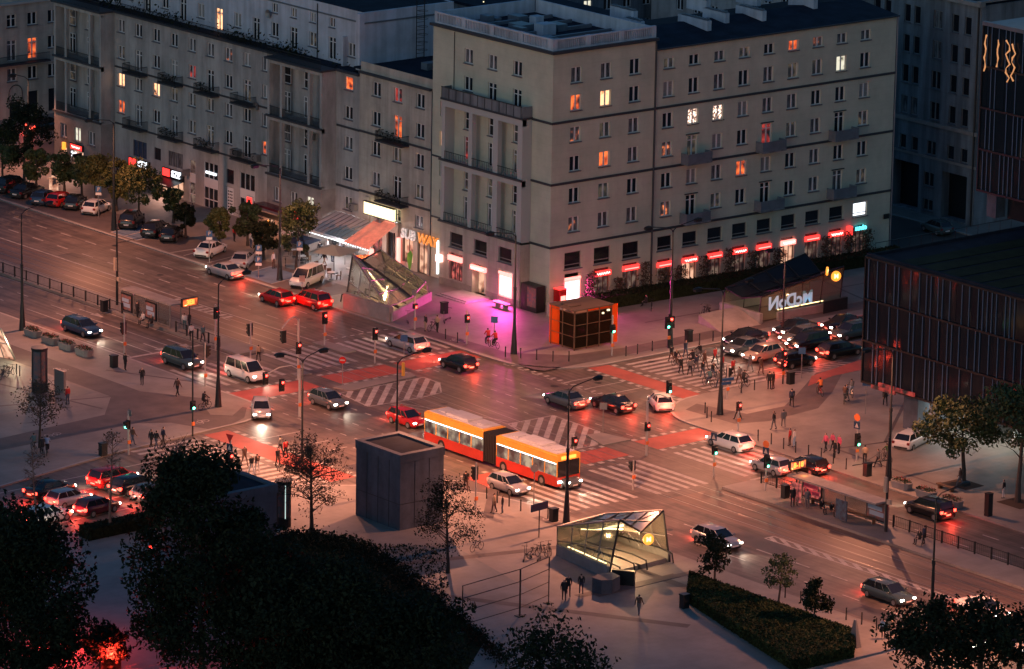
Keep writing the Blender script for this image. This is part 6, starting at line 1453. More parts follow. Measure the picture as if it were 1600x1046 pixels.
def shelter(label, X0, X1, y0, y1, face, posters):
    t = thing('tram_shelter', label, 'tram shelter', (0, 0, 0)); z = .22
    back = X0 if face > 0 else X1
    b = MB(); b.box(X0-.05, X1, y0, y1, 2.45, 2.54); b.box(X0-.1, X1+.05, y0-.05, y1+.05, 2.41, 2.449); obj('roof', b, 'stone_base', t)
    b = MB(); n = 4
    for i in range(n+1): y = y0+.15+(y1-y0-.3)*i/n; b.box(back-.04, back+.04, y-.04, y+.04, z, 2.4)
    b.box(back-.04, back+.04, y0+.15, y1-.15, z+.1, z+.2); b.box(X0+1.2, X0+1.28, y0+.1, y0+.18, z, 2.4); b.box(X0+1.2, X0+1.28, y1-.18, y1-.1, z, 2.4); obj('frame', b, 'metal_grey', t)
    L = (y1-y0-.3)/n
    for i in range(n):
        a = y0+.15+L*i+.06; c = a+L-.12
        b = MB(); b.box(back-.01, back+.01, a, c, z+.22, 2.38); obj('glass_panel', b, 'glass_clear', t)
    for i, m in posters:
        a = y0+.15+L*i+.1; c = a+L-.25; xx = back-.16
        b = MB(); b.box(xx, xx+.12, a, c, z+.3, 2.2); o = obj('poster_case', b, 'metal_dark', t)
        b = MB(); b.box(xx-.012, xx-.003, a+.1, c-.1, z+.42, 2.08); obj('poster', b, m, o)
        b = MB(); b.box(xx-.02, xx-.013, a+.25, c-.4, z+.7, 1.3); b.box(xx-.02, xx-.013, a+.45, c-.2, 1.4, 1.75); obj('poster_motif', b, 'cloth_pink' if m == 'shop_red' else 'cloth_lightblue', o)
    b = MB(); b.box(back+.35*face-.2, back+.35*face+.2, y0+1.2, y1-1.6, z+.42, z+.48)
    for y in (y0+1.4, (y0+y1)/2, y1-1.9): b.box(back+.35*face-.15, back+.35*face+.15, y, y+.08, z, z+.42)
    obj('bench', b, 'wood', t)
    return t
mat('poster_dark', (.07, .09, .10), .2, var=.8, vs=2.5, col2=(.30, .12, .10)); mat('poster_blue', (.03, .10, .16), .2, var=.6, vs=2.5, col2=(.02, .02, .04))
shelter('glass tram shelter on the left platform with two dark posters', 261.55, 263.1, 368.9, 377.2, 1, [(1, 'poster_dark'), (3, 'poster_dark')])
shelter('tram shelter on the right platform with a red poster and a dark one', 269.2, 270.8, 280.3, 291.0, -1, [(0, 'poster_dark'), (3, 'shop_red')])
b = MB(); b.box(268.85, 268.95, 289.0, 290.2, .6, 2.2); o = tag(obj('poster_board', b, 'shop_red'), 'lit red poster board inside the right tram shelter', 'poster')
b = MB(); b.box(268.4, 268.5, 282.9, 284.2, .5, 2.2); tag(obj('poster_board', b, 'poster_blue'), 'dark poster board at the near end of the right tram shelter', 'poster')
def display(label, px, py, s, z=.22):
    p = G(px, py, z); t = thing('arrival_display', label, 'arrival display', (p.x, p.y, z), 0, 'orange arrival displays')
    b = MB(); b.cyl(0, 0, 0, 2.75, .06, n=8); obj('post', b, 'metal_dark', t)
    b = MB(); b.box(-.9, .9, -.14, .14, 2.7, 3.5); obj('casing', b, 'metal_dark', t)
    b = MB(); b.box(-.83, .83, -.15, -.141, 2.77, 3.43); pn = obj('led_screen', b, 'pane_orange', t)
    me = text_mesh('led_digits', s, .62, 'led_orange', .004, .022); o = link('led_digits', me, t, (0, -.17, 3.1)); o.rotation_euler = (PI/2, 0, 0)
    light('display_glow', 'POINT', (0, -.9, 2.6), 10, (1, .3, .08), t)
    return t
display('orange arrival display above the people on the left platform', 296, 522, '3EII'); display('orange arrival display at the left end of the right shelter', 1244, 782, '8-18')

# ------------------------------------------------------------------ KIOSKS
def ventbox(label, x0, x1, y0, y1, h, near=5.0):
    t = thing('ventilation_kiosk', label, 'kiosk', (0, 0, 0))
    b = MB(); t_ = .45; b.box(x0, x1, y0, y1, H, h-.7); o = obj('wall', b, 'concrete_dark', t)
    b = MB(); b.box(x0-.06, x1+.06, y0-.06, y0+t_, h-.7, h); b.box(x0-.06, x1+.06, y1-t_, y1+.06, h-.7, h); b.box(x0-.06, x0+t_, y0+t_, y1-t_, h-.7, h); b.box(x1-t_, x1+.06, y0+t_, y1-t_, h-.7, h); obj('parapet', b, 'concrete_dark', t)
    b = MB(); b.box(x0+t_, x1-t_, y0+t_, y1-t_, h-.69, h-.16); obj('louvre', b, 'roof_dark', t)
    for k in range(1, 4):
        b = MB(); y = y0+(y1-y0)*k/4; b.box(x0-.02, x0-.001, y-.02, y+.02, H, h-.72)
        if k < 3: x = x0+(x1-x0)*k/3; b.box(x-.02, x+.02, y0-.02, y0-.001, H, h-.72)
        obj('joint', b, 'metal_dark', t)
    b = MB(); b.box(x0-.02, x0-.001, y0, y1, 2.3, 2.34); b.box(x0, x1, y0-.02, y0-.001, 2.3, 2.34); obj('joint', b, 'metal_dark', t)
ventbox('tall grey-blue concrete ventilation box in the foreground', 237.9, 242.4, 303.4, 309.3, 6.5)
ventbox('dark concrete ventilation box behind the bottom left trees', 219.5, 226.6, 305.0, 310.5, 5.6)
b = MB()
t = thing('site_cabin', 'orange mesh-glass cabin with dark front beside the pavement lamp', 'cabin', (0, 0, 0))
mat('orange_glass', (.7, .12, .02), .25, trans=.65, emit=(1.0, .08, .008), es=.09); mat('amber_dark', (.03, .02, .012), .2, trans=.5)
x0, x1, y0, y1, h = 287.5, 292.0, 340.6, 344.0, 3.9
b.box(x0, x1, y0, y0+.06, .3, h-.25); b.box(x0, x0+.06, y0+.06, y1-1.2, .3, h-.25); obj('dark_panel', b, 'amber_dark', t)
b = MB(); b.box(x0-.02, x0+.04, y1-1.15, y1+.25, .2, h); b.box(x1+.02, x1+.85, y0+.1, y0+.16, .2, h); b.box(x1-.06, x1, y0+.1, y1, .3, h-.2); obj('orange_screen', b, 'orange_glass', t)
b = MB()
for x in (x0, x0+1.5, x0+3.0, x1): b.box(x-.05, x+.05, y0-.06, y0-.003, .12, h)
for z in (.3, 1.4, 2.5, h-.25): b.box(x0, x1, y0-.05, y0-.003, z-.03, z+.03); b.box(x0-.05, x0-.003, y0, y1, z-.03, z+.03)
for y in (y0, y0+1.7, y1): b.box(x0-.06, x0-.003, y-.05, y+.05, .12, h)
obj('frame', b, 'wood', t)
b = MB(); b.box(x0-.15, x1+.15, y0-.15, y1+.15, h, h+.12); b.box(x0+.4, x0+1.6, y0+1, y0+2.6, h+.121, h+.22); obj('roof', b, 'frame_brown', t)
b = MB(); b.box(x1-.6, x1-.3, y0-.12, y0-.02, 3.4, 3.55); b.box(x0+3.3, x0+3.5, y0-.12, y0-.02, 3.2, 3.35); obj('lamp', b, 'neon_yellow', t)
light('cabin_light', 'POINT', (290.6, 342.6, 2.2), 18, (1, .30, .06), t)
t = thing('cargo_trailer', 'cream covered trailer with a grey cab standing behind the orange cabin', 'trailer', (291.2, 346.2, H), R(8))
b = MB(); b.add([(0, -.8, 1.1), (2.6, -.8, 1.1), (2.6, .8, 1.1), (0, .8, 1.1), (.1, -.85, 2.3), (2.9, -.85, 2.5), (2.9, .85, 2.5), (.1, .85, 2.3)], [(0, 1, 5, 4), (1, 2, 6, 5), (2, 3, 7, 6), (3, 0, 4, 7), (4, 5, 6, 7), (0, 3, 2, 1)]); obj('cover', b, 'car_beige', t)
b = MB(); b.tube([(-1.0, 0, 1.2), (-.95, 0, 1.9), (-.5, 0, 2.3), (-.1, 0, 2.35)], [.7, .75, .7, .65], 10); obj('cab', b, 'metal_grey', t)
b = MB(); b.box(-1.3, 2.8, -.7, .7, .5, 1.1); obj('chassis', b, 'metal_dark', t)
for x in (-.8, 2.1):
    for s in (-1, 1): b = MB(); b.T = Matrix.Translation((x, s*.7, .4)); b.tube([(0, -.1, 0), (0, .1, 0)], .38, 12); obj('wheel', b, 'rubber', t)
mat('column_strip', (.6, .65, .6), .3, emit=(.7, .9, .85), es=.5)
def adcolumn(label, px, py, h, r, litp):
    p = G(px, py, H); t = thing('advertising_column', label, 'advertising column', (p.x, p.y, H))
    b = MB(); b.cyl(0, 0, 0, h*.2, r*1.02, n=20); b.cyl(0, 0, h*.95, h, r*1.06, n=20); b.cyl(0, 0, h*.2, h*.95, r*.97, n=20); obj('column', b, 'metal_post', t)
    n = 20
    for k, m in enumerate(('poster_dark', 'poster_blue', 'car_beige' if not litp else 'poster_blue')):
        b = MB()
        for i in range(5):
            a0, a1 = 2*PI*(k/3)+2*PI*i/18+3.2, 2*PI*(k/3)+2*PI*(i+1)/18+3.2
            b.quad((r*math.cos(a0), r*math.sin(a0), h*.22), (r*math.cos(a1), r*math.sin(a1), h*.22), (r*math.cos(a1), r*math.sin(a1), h*.93), (r*math.cos(a0), r*math.sin(a0), h*.93))
        obj('poster', b, m, t)
    b = MB(); a = 4.3; b.tube([(r*1.03*math.cos(a), r*1.03*math.sin(a), h*.2), (r*1.03*math.cos(a), r*1.03*math.sin(a), h*.93)], .035, 5); obj('mullion', b, 'column_strip' if litp else 'metal_dark', t)
adcolumn('tall round advertising column on the left pavement', 62, 612, 4.1, .72, False); adcolumn('round advertising column with a thin bright strip beside the bare tree', 443, 822, 3.9, .62, True)
p = G(94, 612, H); t = thing('information_board', 'grey information board beside the person in red', 'board', (p.x, p.y, H), R(-90))
b = MB(); b.box(-.75, .75, -.12, .12, 0, 2.0); obj('panel', b, 'metal_grey', t); b = MB(); b.box(-.65, .65, .121, .13, .3, 1.9); obj('map', b, 'poster_blue', t)
p = G(842, 840, H); t = thing('street_name_sign', 'blue street name sign on a thin pole left of the metro canopy', 'street sign', (p.x, p.y, H), R(6))
b = MB(); b.cyl(0, 0, 0, 2.6, .05, n=6); obj('pole', b, 'metal_dark', t); b = MB(); b.box(-.95, .95, -.06, .06, 2.3, 2.9); obj('sign_plate', b, 'car_blue', t)
for px, py, l, kind in ((52, 0, '', 0),): pass
def psign(label, px, py, z=H, two=False, blue='car_blue'):
    p = G(px, py, z); t = thing('parking_sign', label, 'parking sign', (p.x, p.y, z), R(-40), 'blue parking signs')
    b = MB(); b.cyl(0, 0, 0, 3.4, .045, n=6); obj('pole', b, 'metal_grey', t)
    for k in range(2 if two else 1):
        zz = 3.0-k*1.15; b = MB(); b.box(-.3, .3, -.07, -.047, zz-.3, zz+.3); o = obj('sign_plate', b, blue, t)
        me = text_mesh('letter', 'P', .52, 'paint', .004, .02); q = link('letter', me, o, (0, -.08, zz)); q.rotation_euler = (PI/2, 0, 0)
        b = MB(); b.box(-.3, .3, -.07, -.047, zz-.62, zz-.36); obj('plate', b, 'plate', t)
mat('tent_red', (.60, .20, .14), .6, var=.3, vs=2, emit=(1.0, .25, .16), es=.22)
mat('sign_blue', (.03, .10, .22), .4)
psign('blue parking sign at the rear of the white parked sedan', 327, 411, blue='sign_blue'); psign('double blue parking sign right of the silver sedan', 404, 434, two=True, blue='sign_blue'); psign('blue parking sign behind the white people carrier', 468, 428, blue='sign_blue'); psign('blue disabled parking sign behind the white hatchback', 154, 340, blue='sign_blue')
for px, py, l in ((270, 0, ''),): pass
def smallsign(label, px, py, m, h=2.2, z=H, name='road_sign', rz=-.8, r=.33, sq=False):
    p = G(px, py, z); t = thing(name, label, 'road sign', (p.x, p.y, z), rz, 'small road signs')
    b = MB(); b.cyl(0, 0, 0, h+.3, .035, n=6); obj('pole', b, 'metal_grey', t)
    b = MB()
    if sq: b.box(-r, r, -.06, -.03, h-.3, h+.3)
    else: b.tube([(0, -.06, h), (0, -.03, h)], r, 14)
    o = obj('sign_plate', b, m, t)
    if m == 'car_red': b = MB(); b.box(-.22, .22, -.065, -.061, h-.06, h+.06); obj('bar', b, 'paint', o)
smallsign('red no-entry sign above the red cycle crossing', 535, 603, 'car_red', 2.4, 0); smallsign('blue pedestrian sign by the far zebra', 631, 563, 'sign_blue', 2.1, 0, sq=True); smallsign('grey round sign by the bus kerb', 834, 790, 'metal_grey', 3.2)
smallsign('blue square sign at the queue of cars', 1252, 591, 'sign_blue', 2.6, sq=True); smallsign('blue sign on the tall pole under the pavilion corner', 1352, 647, 'sign_blue', 2.9, sq=True); smallsign('brown square sign in the middle of the lanes', 942, 676, 'metal_grey', 2.4, 0, sq=True); smallsign('small blue sign in the purple light', 772, 540, 'sign_blue', 2.5, sq=True); smallsign('slim board sign among the bollards by the canopy', 472, 470, 'car_beige', 2.2, sq=True, r=.28)
p = G(1125, 649, H); b = MB(); b.box(.15, 1.3, -.04, .04, 3.1, 3.35); b.box(.1, 1.0, -.04, .04, 2.75, 3.0); o = tag(obj('direction_signs', b, 'sign_blue'), 'blue direction arms on the corner lamp post', 'direction sign'); o.location = (p.x, p.y, H); o.rotation_euler = (0, 0, R(-12))
p = G(1544, 806, H); b = MB(); b.box(-.25, .25, -.25, .25, 0, 1.9); b.box(-.27, .27, -.27, .27, 1.9, 1.96); tag(obj('ticket_machine', b, 'metal_dark'), 'black ticket machine on the right pavement', 'ticket machine').location = (p.x, p.y, H)
t = thing('photo_booth', 'dark graffiti-covered cabinet in the recess of the corner tower', 'cabinet', (294.2, 355.0, H)); b = MB(); b.box(-.4, .6, -1.2, 1.2, 0, 2.6); obj('body', b, 'metal_dark', t); b = MB(); b.box(-.43, -.401, -1.1, .2, .5, 2.4); obj('poster', b, 'poster_dark', t)
t = thing('cash_machine', 'red cash machine with a lit screen at the tower corner', 'cash machine', (295.5, 352.7, H)); b = MB(); b.box(0, .95, -.25, .6, 0, 2.3); obj('body', b, 'neon_red' if 0 else 'car_red', t); b = MB(); b.box(.2, .8, -.28, -.251, 1.1, 1.7); obj('screen', b, 'neon_pinkred', t); b = MB(); b.box(-.03, .98, -.27, .62, 2.31, 2.4); obj('cap', b, 'neon_red', t)
for x, l in ((294.3, 'left pale cabinet beside the cash machine'), (294.95, 'right pale cabinet beside the cash machine')): b = MB(); b.box(-.22, .22, -.2, .2, 0, 1.2); b.box(-.24, .24, -.22, .22, 1.2, 1.26); o = tag(obj('utility_cabinet', b, 'metal_pale'), l, 'cabinet', 'pale cabinets'); o.location = (x, 352.4, H)
t = thing('concrete_bench', 'round-ended pale bench below the left bright screen', 'bench', (292.6, 357.6, H), PI/2); b = MB(); b.prism([(-1.0, -.35), (1.0, -.35), (1.2, 0), (1.0, .35), (-1.0, .35), (-1.2, 0)], .38, .5); obj('seat', b, 'concrete', t); b = MB(); b.box(-.7, -.4, -.25, .25, 0, .38); b.box(.4, .7, -.25, .25, 0, .38); obj('foot', b, 'concrete', t)

# big empty banner frame in the foreground
t = thing('banner_frame', 'large black empty steel frame standing on the dark square', 'frame', (0, 0, 0))
a, c = Vector((225.6, 281.6)), Vector((233.2, 280.6)); p0 = G(722, 990, H); p1 = G(812, 963, H); p2 = G(857, 943, H)
for k, q in enumerate((p0, p1, p2)): b = MB(); b.tube([(q.x, q.y, H), (q.x, q.y, 3.9)], .07 if k == 1 else .045, 6); b.box(q.x-.3, q.x+.3, q.y-.3, q.y+.3, H, H+.05); obj('post', b, 'metal_dark', t)
b = MB()
for z in (.8, 1.85, 2.9, 3.9):
    b.tube([(p0.x, p0.y, z), (p1.x, p1.y, z)], .035, 5); b.tube([(p1.x, p1.y, z), (p2.x, p2.y, z)], .035, 5)
obj('rail', b, 'metal_dark', t)

# ------------------------------------------------------------------ METRO ENTRANCES
def metro(label, base, tops, warm=60, roof='glass_blue'):
    """base: FL FR BR BL on the ground; tops: FLt FRt BRt BLt V Vb (valley front/back), all in the world"""
    t = thing('metro_entrance', label, 'metro entrance', (0, 0, 0))
    FL, FR, BR, BL = [Vector(p) for p in base]; FLt, FRt, BRt, BLt, V, Vb = [Vector(p) for p in tops]
    def pane(quads, nm, m, n, parent=t):
        A_, B_, C_, D_ = quads; g = MB(); g.quad(A_, B_, C_, D_); o = obj(nm, g, m, parent)
        b = MB()
        for i in range(n+1):
            k = i/n; b.tube([A_.lerp(B_, k), D_.lerp(C_, k)], .06, 5)
        b.tube([A_, B_], .06, 5); b.tube([D_, C_], .08, 5); b.tube([A_.lerp(D_, .5), B_.lerp(C_, .5)], .04, 5)
        for i in range(n): b.tube([A_.lerp(B_, i/n).lerp(D_.lerp(C_, i/n), .5), A_.lerp(B_, (i+1)/n)] if i % 2 else [A_.lerp(B_, i/n), A_.lerp(B_, (i+1)/n).lerp(D_.lerp(C_, (i+1)/n), .5)], .03, 4)
        obj('frame', b, 'metal_grey' if m != 'glass_blue' else 'metal_post', o); return o
    pane((BL, FL, FLt, BLt), 'glass_wall', 'glass_tint', 4); pane((BR, FR, FRt, BRt), 'glass_wall', 'glass_tint', 4)
    pane((BLt, FLt, V, Vb), 'glass_roof', 'glass_tint', 4); pane((BRt, FRt, V, Vb), 'glass_roof', roof, 4)
    pane((BL, BR, BRt, BLt), 'glass_end', 'glass_tint', 2) if roof == 'glass_blue' else None
    b = MB(); b.tube([Vb, V], .14, 6); b.tube([FL, FLt], .09, 6); b.tube([FR, FRt], .09, 6); b.tube([FLt, V, FRt], .10, 6); obj('beam', b, 'metal_dark', t)
    # parapets, stairwell and steps
    ax = (BL-FL).normalized(); wd = (FR-FL); L = (BL-FL).length
    b = MB()
    for P, Q in ((FL, BL), (FR, BR), (BL, BR)):
        d = (Q-P).normalized(); n = Vector((-d.y, d.x, 0))*.15
        b.add([P-n, P+n, Q+n, Q-n, P-n+Vector((0, 0, .9)), P+n+Vector((0, 0, .9)), Q+n+Vector((0, 0, .9)), Q-n+Vector((0, 0, .9))], [(0, 1, 5, 4), (1, 2, 6, 5), (2, 3, 7, 6), (3, 0, 4, 7), (4, 5, 6, 7)])
    obj('parapet', b, 'concrete', t)
    b = MB(); n = 14; u = wd.normalized(); w_ = wd.length
    for i in range(n):
        P = FL+ax*(L*i/n); Q = FL+ax*(L*(i+1)/n); z = H+.02+.055*(n-i)*0+.012; z = .16+.02*0
        zz = .50-.026*i
        for (l, h) in ((.06, .48), (.52, .94)):
            a1, a2, a3, a4 = P+u*(w_*l), P+u*(w_*h), Q+u*(w_*h), Q+u*(w_*l)
            b.add([(a1.x, a1.y, zz), (a2.x, a2.y, zz), (a3.x, a3.y, zz), (a4.x, a4.y, zz), (a1.x, a1.y, H), (a2.x, a2.y, H)], [(0, 1, 2, 3), (4, 5, 1, 0)])
    obj('steps', b, 'paving', t)
    b = MB()
    for k in (.07, .30, .5, .93): 
        P = FL+u*(w_*k); b.tube([P-ax*1.1+Vector((0, 0, .25)), P-ax*.9+Vector((0, 0, 1.0)), P+ax*1.0+Vector((0, 0, 1.05)), P+ax*L*.9+Vector((0, 0, .62))], .07, 6)
    obj('handrail', b, 'metal_dark', t)
    b = MB(); A1, A2 = FLt.lerp(BLt, .12).lerp(V.lerp(Vb, .12), .5), FLt.lerp(BLt, .75).lerp(V.lerp(Vb, .75), .5); dz = Vector((0, 0, -.25))
    b.tube([A1+dz, A2+dz], .07 if roof == 'glass_blue' else .03, 6); obj('light_tube', b, 'warm_tube', t)
    b = MB(); P1, P2 = BL.lerp(FL, .15)+Vector((0, 0, .95))+u*.3, BL.lerp(FL, .9)+Vector((0, 0, .95))+u*.3; b.tube([P1, P2], .05, 6); obj('light_tube', b, 'warm_tube', t)
    c = (FL+FR+BL+BR)/4; light('metro_light', 'POINT', (c.x, c.y, 2.0), warm, (1.0, .58, .27), t, shadow_soft_size=.06)
    m = (FL+FR)/2-ax*1.0; light('metro_light', 'POINT', (m.x+ax.x*1.6, m.y+ax.y*1.6, 2.4), warm*.8, (1.0, .54, .27), t, shadow_soft_size=.06)
    return t, (FLt, FRt, V, FL, FR, ax, u)
def g3(x, y, z): p = G(x, y, z); return (p.x, p.y, z)
def sign_m(parent, pos, r, rz):
    b = MB(); b.T = Matrix.Translation(pos) @ Matrix.Rotation(rz, 4, 'Z'); b.tube([(0, -.08, 0), (0, .08, 0)], r, 20); o = obj('metro_sign', b, 'neon_orange', parent)
    me = text_mesh('letter', 'M', r*1.2, 'neon_yellow', .004, .02); q = link('letter', me, o, pos); q.rotation_euler = (PI/2, 0, rz); q.location = (pos[0]+.1*math.sin(rz), pos[1]-.1*math.cos(rz), pos[2])
FL = g3(951, 903, H); FR = g3(1046, 878, H); BL = g3(871, 868, H); BR = (BL[0]+FR[0]-FL[0], BL[1]+FR[1]-FL[1], H)
t, q = metro('large lit glass metro canopy in the foreground with orange round sign', [FL, FR, BR, BL], [g3(968, 813, 4.7), g3(1036, 798, 4.3), g3(946, 803, 2.9), g3(871, 823, 2.5), g3(1001, 832, 3.1), g3(905, 819, 2.2)], warm=290)
p = G(1013, 843, 2.9); sign_m(t, (p.x, p.y, 2.9), .45, R(-20))
b = MB(); b.prism([(-1.1, -.7), (-.3, -1.1), (.9, -.6), (1.0, .5), (-.2, .8), (-1.2, .3)], 0, 1.15); o = obj('dark_rock_planter', b, 'concrete_dark', t); p = G(947, 922, H); o.location = (p.x, p.y, H)
b = MB(); b.box(-.9, .9, -.2, .2, 0, 1.2); o = obj('glass_barrier', b, 'metal_dark', t); p = G(974, 914, H); o.location = (p.x, p.y, H); o.rotation_euler = (0, 0, R(-55))
p = G(988, 912, H); b = MB(); b.prism([(p.x-4.4, p.y-1.2), (p.x+4.3, p.y-.9), (p.x+4.3, p.y+.1), (p.x-4.4, p.y-.2)], H+.008, H+.03); structure('tactile_paving', b, 'paving_dark')
# canopy by the corner tower: opening faces the market
NF = g3(539, 481, H); NB = g3(611, 503, H); FB = g3(672, 470, H); FF = (NF[0]+FB[0]-NB[0], NF[1]+FB[1]-NB[1], H)
t, q = metro('glass metro canopy sloping down beside the fast-food shop', [NF, FF, FB, NB], [g3(551, 399, 4.6), g3(595, 391, 4.0), g3(665, 441, 2.4), g3(606, 480, 1.3), g3(566, 407, 3.9), g3(643, 465, 1.5)], warm=260, roof='glass_tint')
p = G(565, 416, 2.7); sign_m(t, (p.x, p.y, 2.7), .6, R(70))
b = MB(); vx = Vector(NF); vy = Vector(NB); d = (vy-vx).normalized(); n = Vector((-d.y, d.x, 0))*.25
for s_ in (1,): b.add([vx-n, vx+n, vy+n, vy-n, vx-n+Vector((0, 0, 1.5)), vx+n+Vector((0, 0, 1.5)), vy+n+Vector((0, 0, 1.4)), vy-n+Vector((0, 0, 1.4))], [(0, 1, 5, 4), (1, 2, 6, 5), (2, 3, 7, 6), (3, 0, 4, 7), (4, 5, 6, 7)])
obj('plinth', b, 'stone_base', t)
# canopy with the mirrored letters
F2 = g3(1272, 486, H); B2 = g3(1188, 507, H); B2b = g3(1160, 482, H); F2b = (F2[0]+B2b[0]-B2[0], F2[1]+B2b[1]-B2[1], H)
t = thing('metro_entrance', 'dark glass metro canopy with mirrored white letters and orange sign', 'metro entrance', (0, 0, 0))
x0, x1, y0, y1 = 309.0, 319.5, 338.8, 342.4
def panel(pts, nm, m, n=3):
    g = MB(); g.quad(*[Vector(v) for v in pts]); o = obj(nm, g, m, t); b = MB(); A_, B_, C_, D_ = [Vector(v) for v in pts]
    for i in range(n+1): b.tube([A_.lerp(B_, i/n), D_.lerp(C_, i/n)], .06, 5)
    b.tube([A_, B_], .06, 5); b.tube([D_, C_], .09, 5); obj('frame', b, 'metal_dark', o)
panel([(x0, y0, H), (x1, y0, H), (x1+.2, y0-.3, 4.2), (x0+.3, y0, 2.6)], 'glass_wall', 'glass_tint', 4)
panel([(x0, y1+1.5, H), (x1, y1+1.5, H), (x1+.2, y1+1.6, 4.4), (x0+.3, y1+1.6, 2.4)], 'glass_wall', 'glass_tint', 4)
panel([(x0+.3, y0, 2.6), (x1+.2, y0-.3, 4.2), (x1+.2, y1-.6, 3.0), (x0+.3, y1-.9, 1.9)], 'glass_roof', 'glass_dark', 4)
panel([(x0+.3, y1+1.6, 2.4), (x1+.2, y1+1.6, 4.4), (x1+.2, y1-.6, 3.0), (x0+.3, y1-.9, 1.9)], 'glass_roof', 'glass_dark', 4)
me = text_mesh('mirrored_letters', 'McDoN', 1.75, 'letter_blue', .03, .05); o = link('mirrored_letters', me, t, (313.0, y0-.12, 1.7)); o.rotation_euler = (PI/2, 0, 0); o.scale = (-1, 1, 1)
sign_m(t, (318.6, y0-.4, 3.4), .5, R(-20)); sign_m(t, (317.6, y0-.2, 4.0), .42, R(40))
b = MB(); b.box(x0-.4, x0, y0-.6, y1+1.6, H, 1.1); b.box(x0, x1, y1+1.5, y1+1.8, H, 1.0); b.box(x0+2, x1, y0-.6, y0-.35, H, .9); obj('parapet', b, 'concrete', t)
b = MB(); b.prism([(x1-3.2, y0-1.2), (x1+.2, y0-1.0), (x1+.2, y0-.62)], H, 1.3); obj('dark_wedge', b, 'metal_dark', t)
b = MB(); b.tube([(x0+2.6, y0+.2, .95), (x1-2, y0+.2, 1.0)], .05, 5); obj('light_tube', b, 'warm_tube', t)
light('metro_light', 'POINT', (314, 340.5, 1.8), 55, (1, .62, .34), t)
r0 = G(1150, 478, H); b = MB(); b.add([(x0-5.6, y0-.9, H+.01), (x0-.45, y0-.9, H+.01), (x0-.45, y0+2.6, 1.2), (x0-5.0, y0+3.0, 1.0), (x0-5.0, y0+3.0, H), (x0-.45, y0+2.6, H)], [(0, 1, 2, 3), (0, 3, 4), (1, 5, 2), (3, 2, 5, 4)]); tag(obj('ramp', b, 'stone_base'), 'reddish sloping stone ramp beside the mirrored letters', 'ramp')
t = thing('metro_entrance', 'brightly lit glass wedge of a metro canopy cut by the left edge', 'metro entrance', (0, 0, 0))
a0, a1, a2, a3 = g3(24, 563, H), g3(-30, 552, H), g3(-32, 506, 3.2), g3(1, 514, 3.6)
g_ = MB(); g_.quad(a0, a1, a2, a3); o = obj('glass_wall', g_, 'shop_warm', t)
b = MB(); b.tube([a0, a3, a2], .1, 6)
for k in (.33, .66): b.tube([Vector(a0).lerp(Vector(a1), k), Vector(a3).lerp(Vector(a2), k)], .05, 5)
b.tube([Vector(a0).lerp(Vector(a3), .5), Vector(a1).lerp(Vector(a2), .5)], .05, 5); obj('frame', b, 'metal_grey', o)
b = MB(); q0, q1 = Vector(a0), Vector(a1); b.add([q0, q1, q1-Vector((0, 2.5, 0)), q0-Vector((0, 2.5, 0))], [(0, 1, 2, 3)]); 
light('metro_light', 'POINT', (a0[0]-.8, a0[1]-1.2, 1.8), 160, (1, .75, .45), t)

# ------------------------------------------------------------------ MARKET TENT AND PARASOLS
t = thing('market_tent', 'white striped awning stall glowing beside the fast-food shop', 'market stall', (0, 0, 0))
b = MB(); b.add([(291.0, 380.5, 2.7), (291.0, 387.0, 2.7), (294.9, 387.0, 3.9), (294.9, 380.5, 3.9)], [(0, 1, 2, 3)]); b.box(290.96, 291.0, 380.5, 387.0, 2.4, 2.7); obj('canopy', b, 'cloth_white', t)
b = MB()
for i in range(9): y = 380.6+i*.79; b.tube([(290.98, y, 2.73), (294.9, y, 3.93)], .035, 4)
for y in (380.6, 383.8, 386.9): b.tube([(291.1, y, H), (291.1, y, 2.7)], .04, 5)
obj('frame', b, 'metal_grey', t)
b = MB(); b.tube([(291.1, 380.5, 2.35), (291.1, 387, 2.35)], .07, 5); obj('light_tube', b, 'cool_tube', t)
t2 = thing('market_tent', 'red lit roof of the fruit stall with a string of bulbs', 'market stall', (0, 0, 0))
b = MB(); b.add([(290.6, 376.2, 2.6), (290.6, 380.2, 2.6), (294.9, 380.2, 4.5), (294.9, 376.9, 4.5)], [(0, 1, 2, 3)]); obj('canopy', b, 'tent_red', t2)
b = MB()
for i in range(11): b.ball((290.55, 376.2+i*.4, 2.5), .09, 6); b.ball((294.8, 377+i*.32, 4.6), .07, 6)
obj('bulbs', b, 'neon_white', t2)
b = MB(); b.box(290.8, 291.1, 375.9, 376.3, .3, 2.6); b.box(294.4, 294.7, 376.2, 376.5, .3, 3.2); obj('lit_post', b, 'neon_pinkred', t2)
b = MB(); b.box(291.6, 293.2, 376.8, 380.0, H, 1.0); obj('counter', b, 'wood', t2)
b = MB()
for i in range(80): b.ball((random.uniform(291.6, 293.1), random.uniform(376.9, 379.9), 1.05), .09, 5)
obj('fruit', b, 'cloth_orange', t2)
light('stall_light', 'POINT', (291.8, 383.5, 2.2), 150, (.95, .92, 1.0), t, shadow_soft_size=.06); light('stall_light', 'POINT', (291.2, 378.2, 2.3), 170, (1.0, .72, .62), t2, shadow_soft_size=.06); light('stall_light', 'POINT', (289.6, 381.0, 2.3), 110, (.9, .88, 1.0), t, shadow_soft_size=.06)
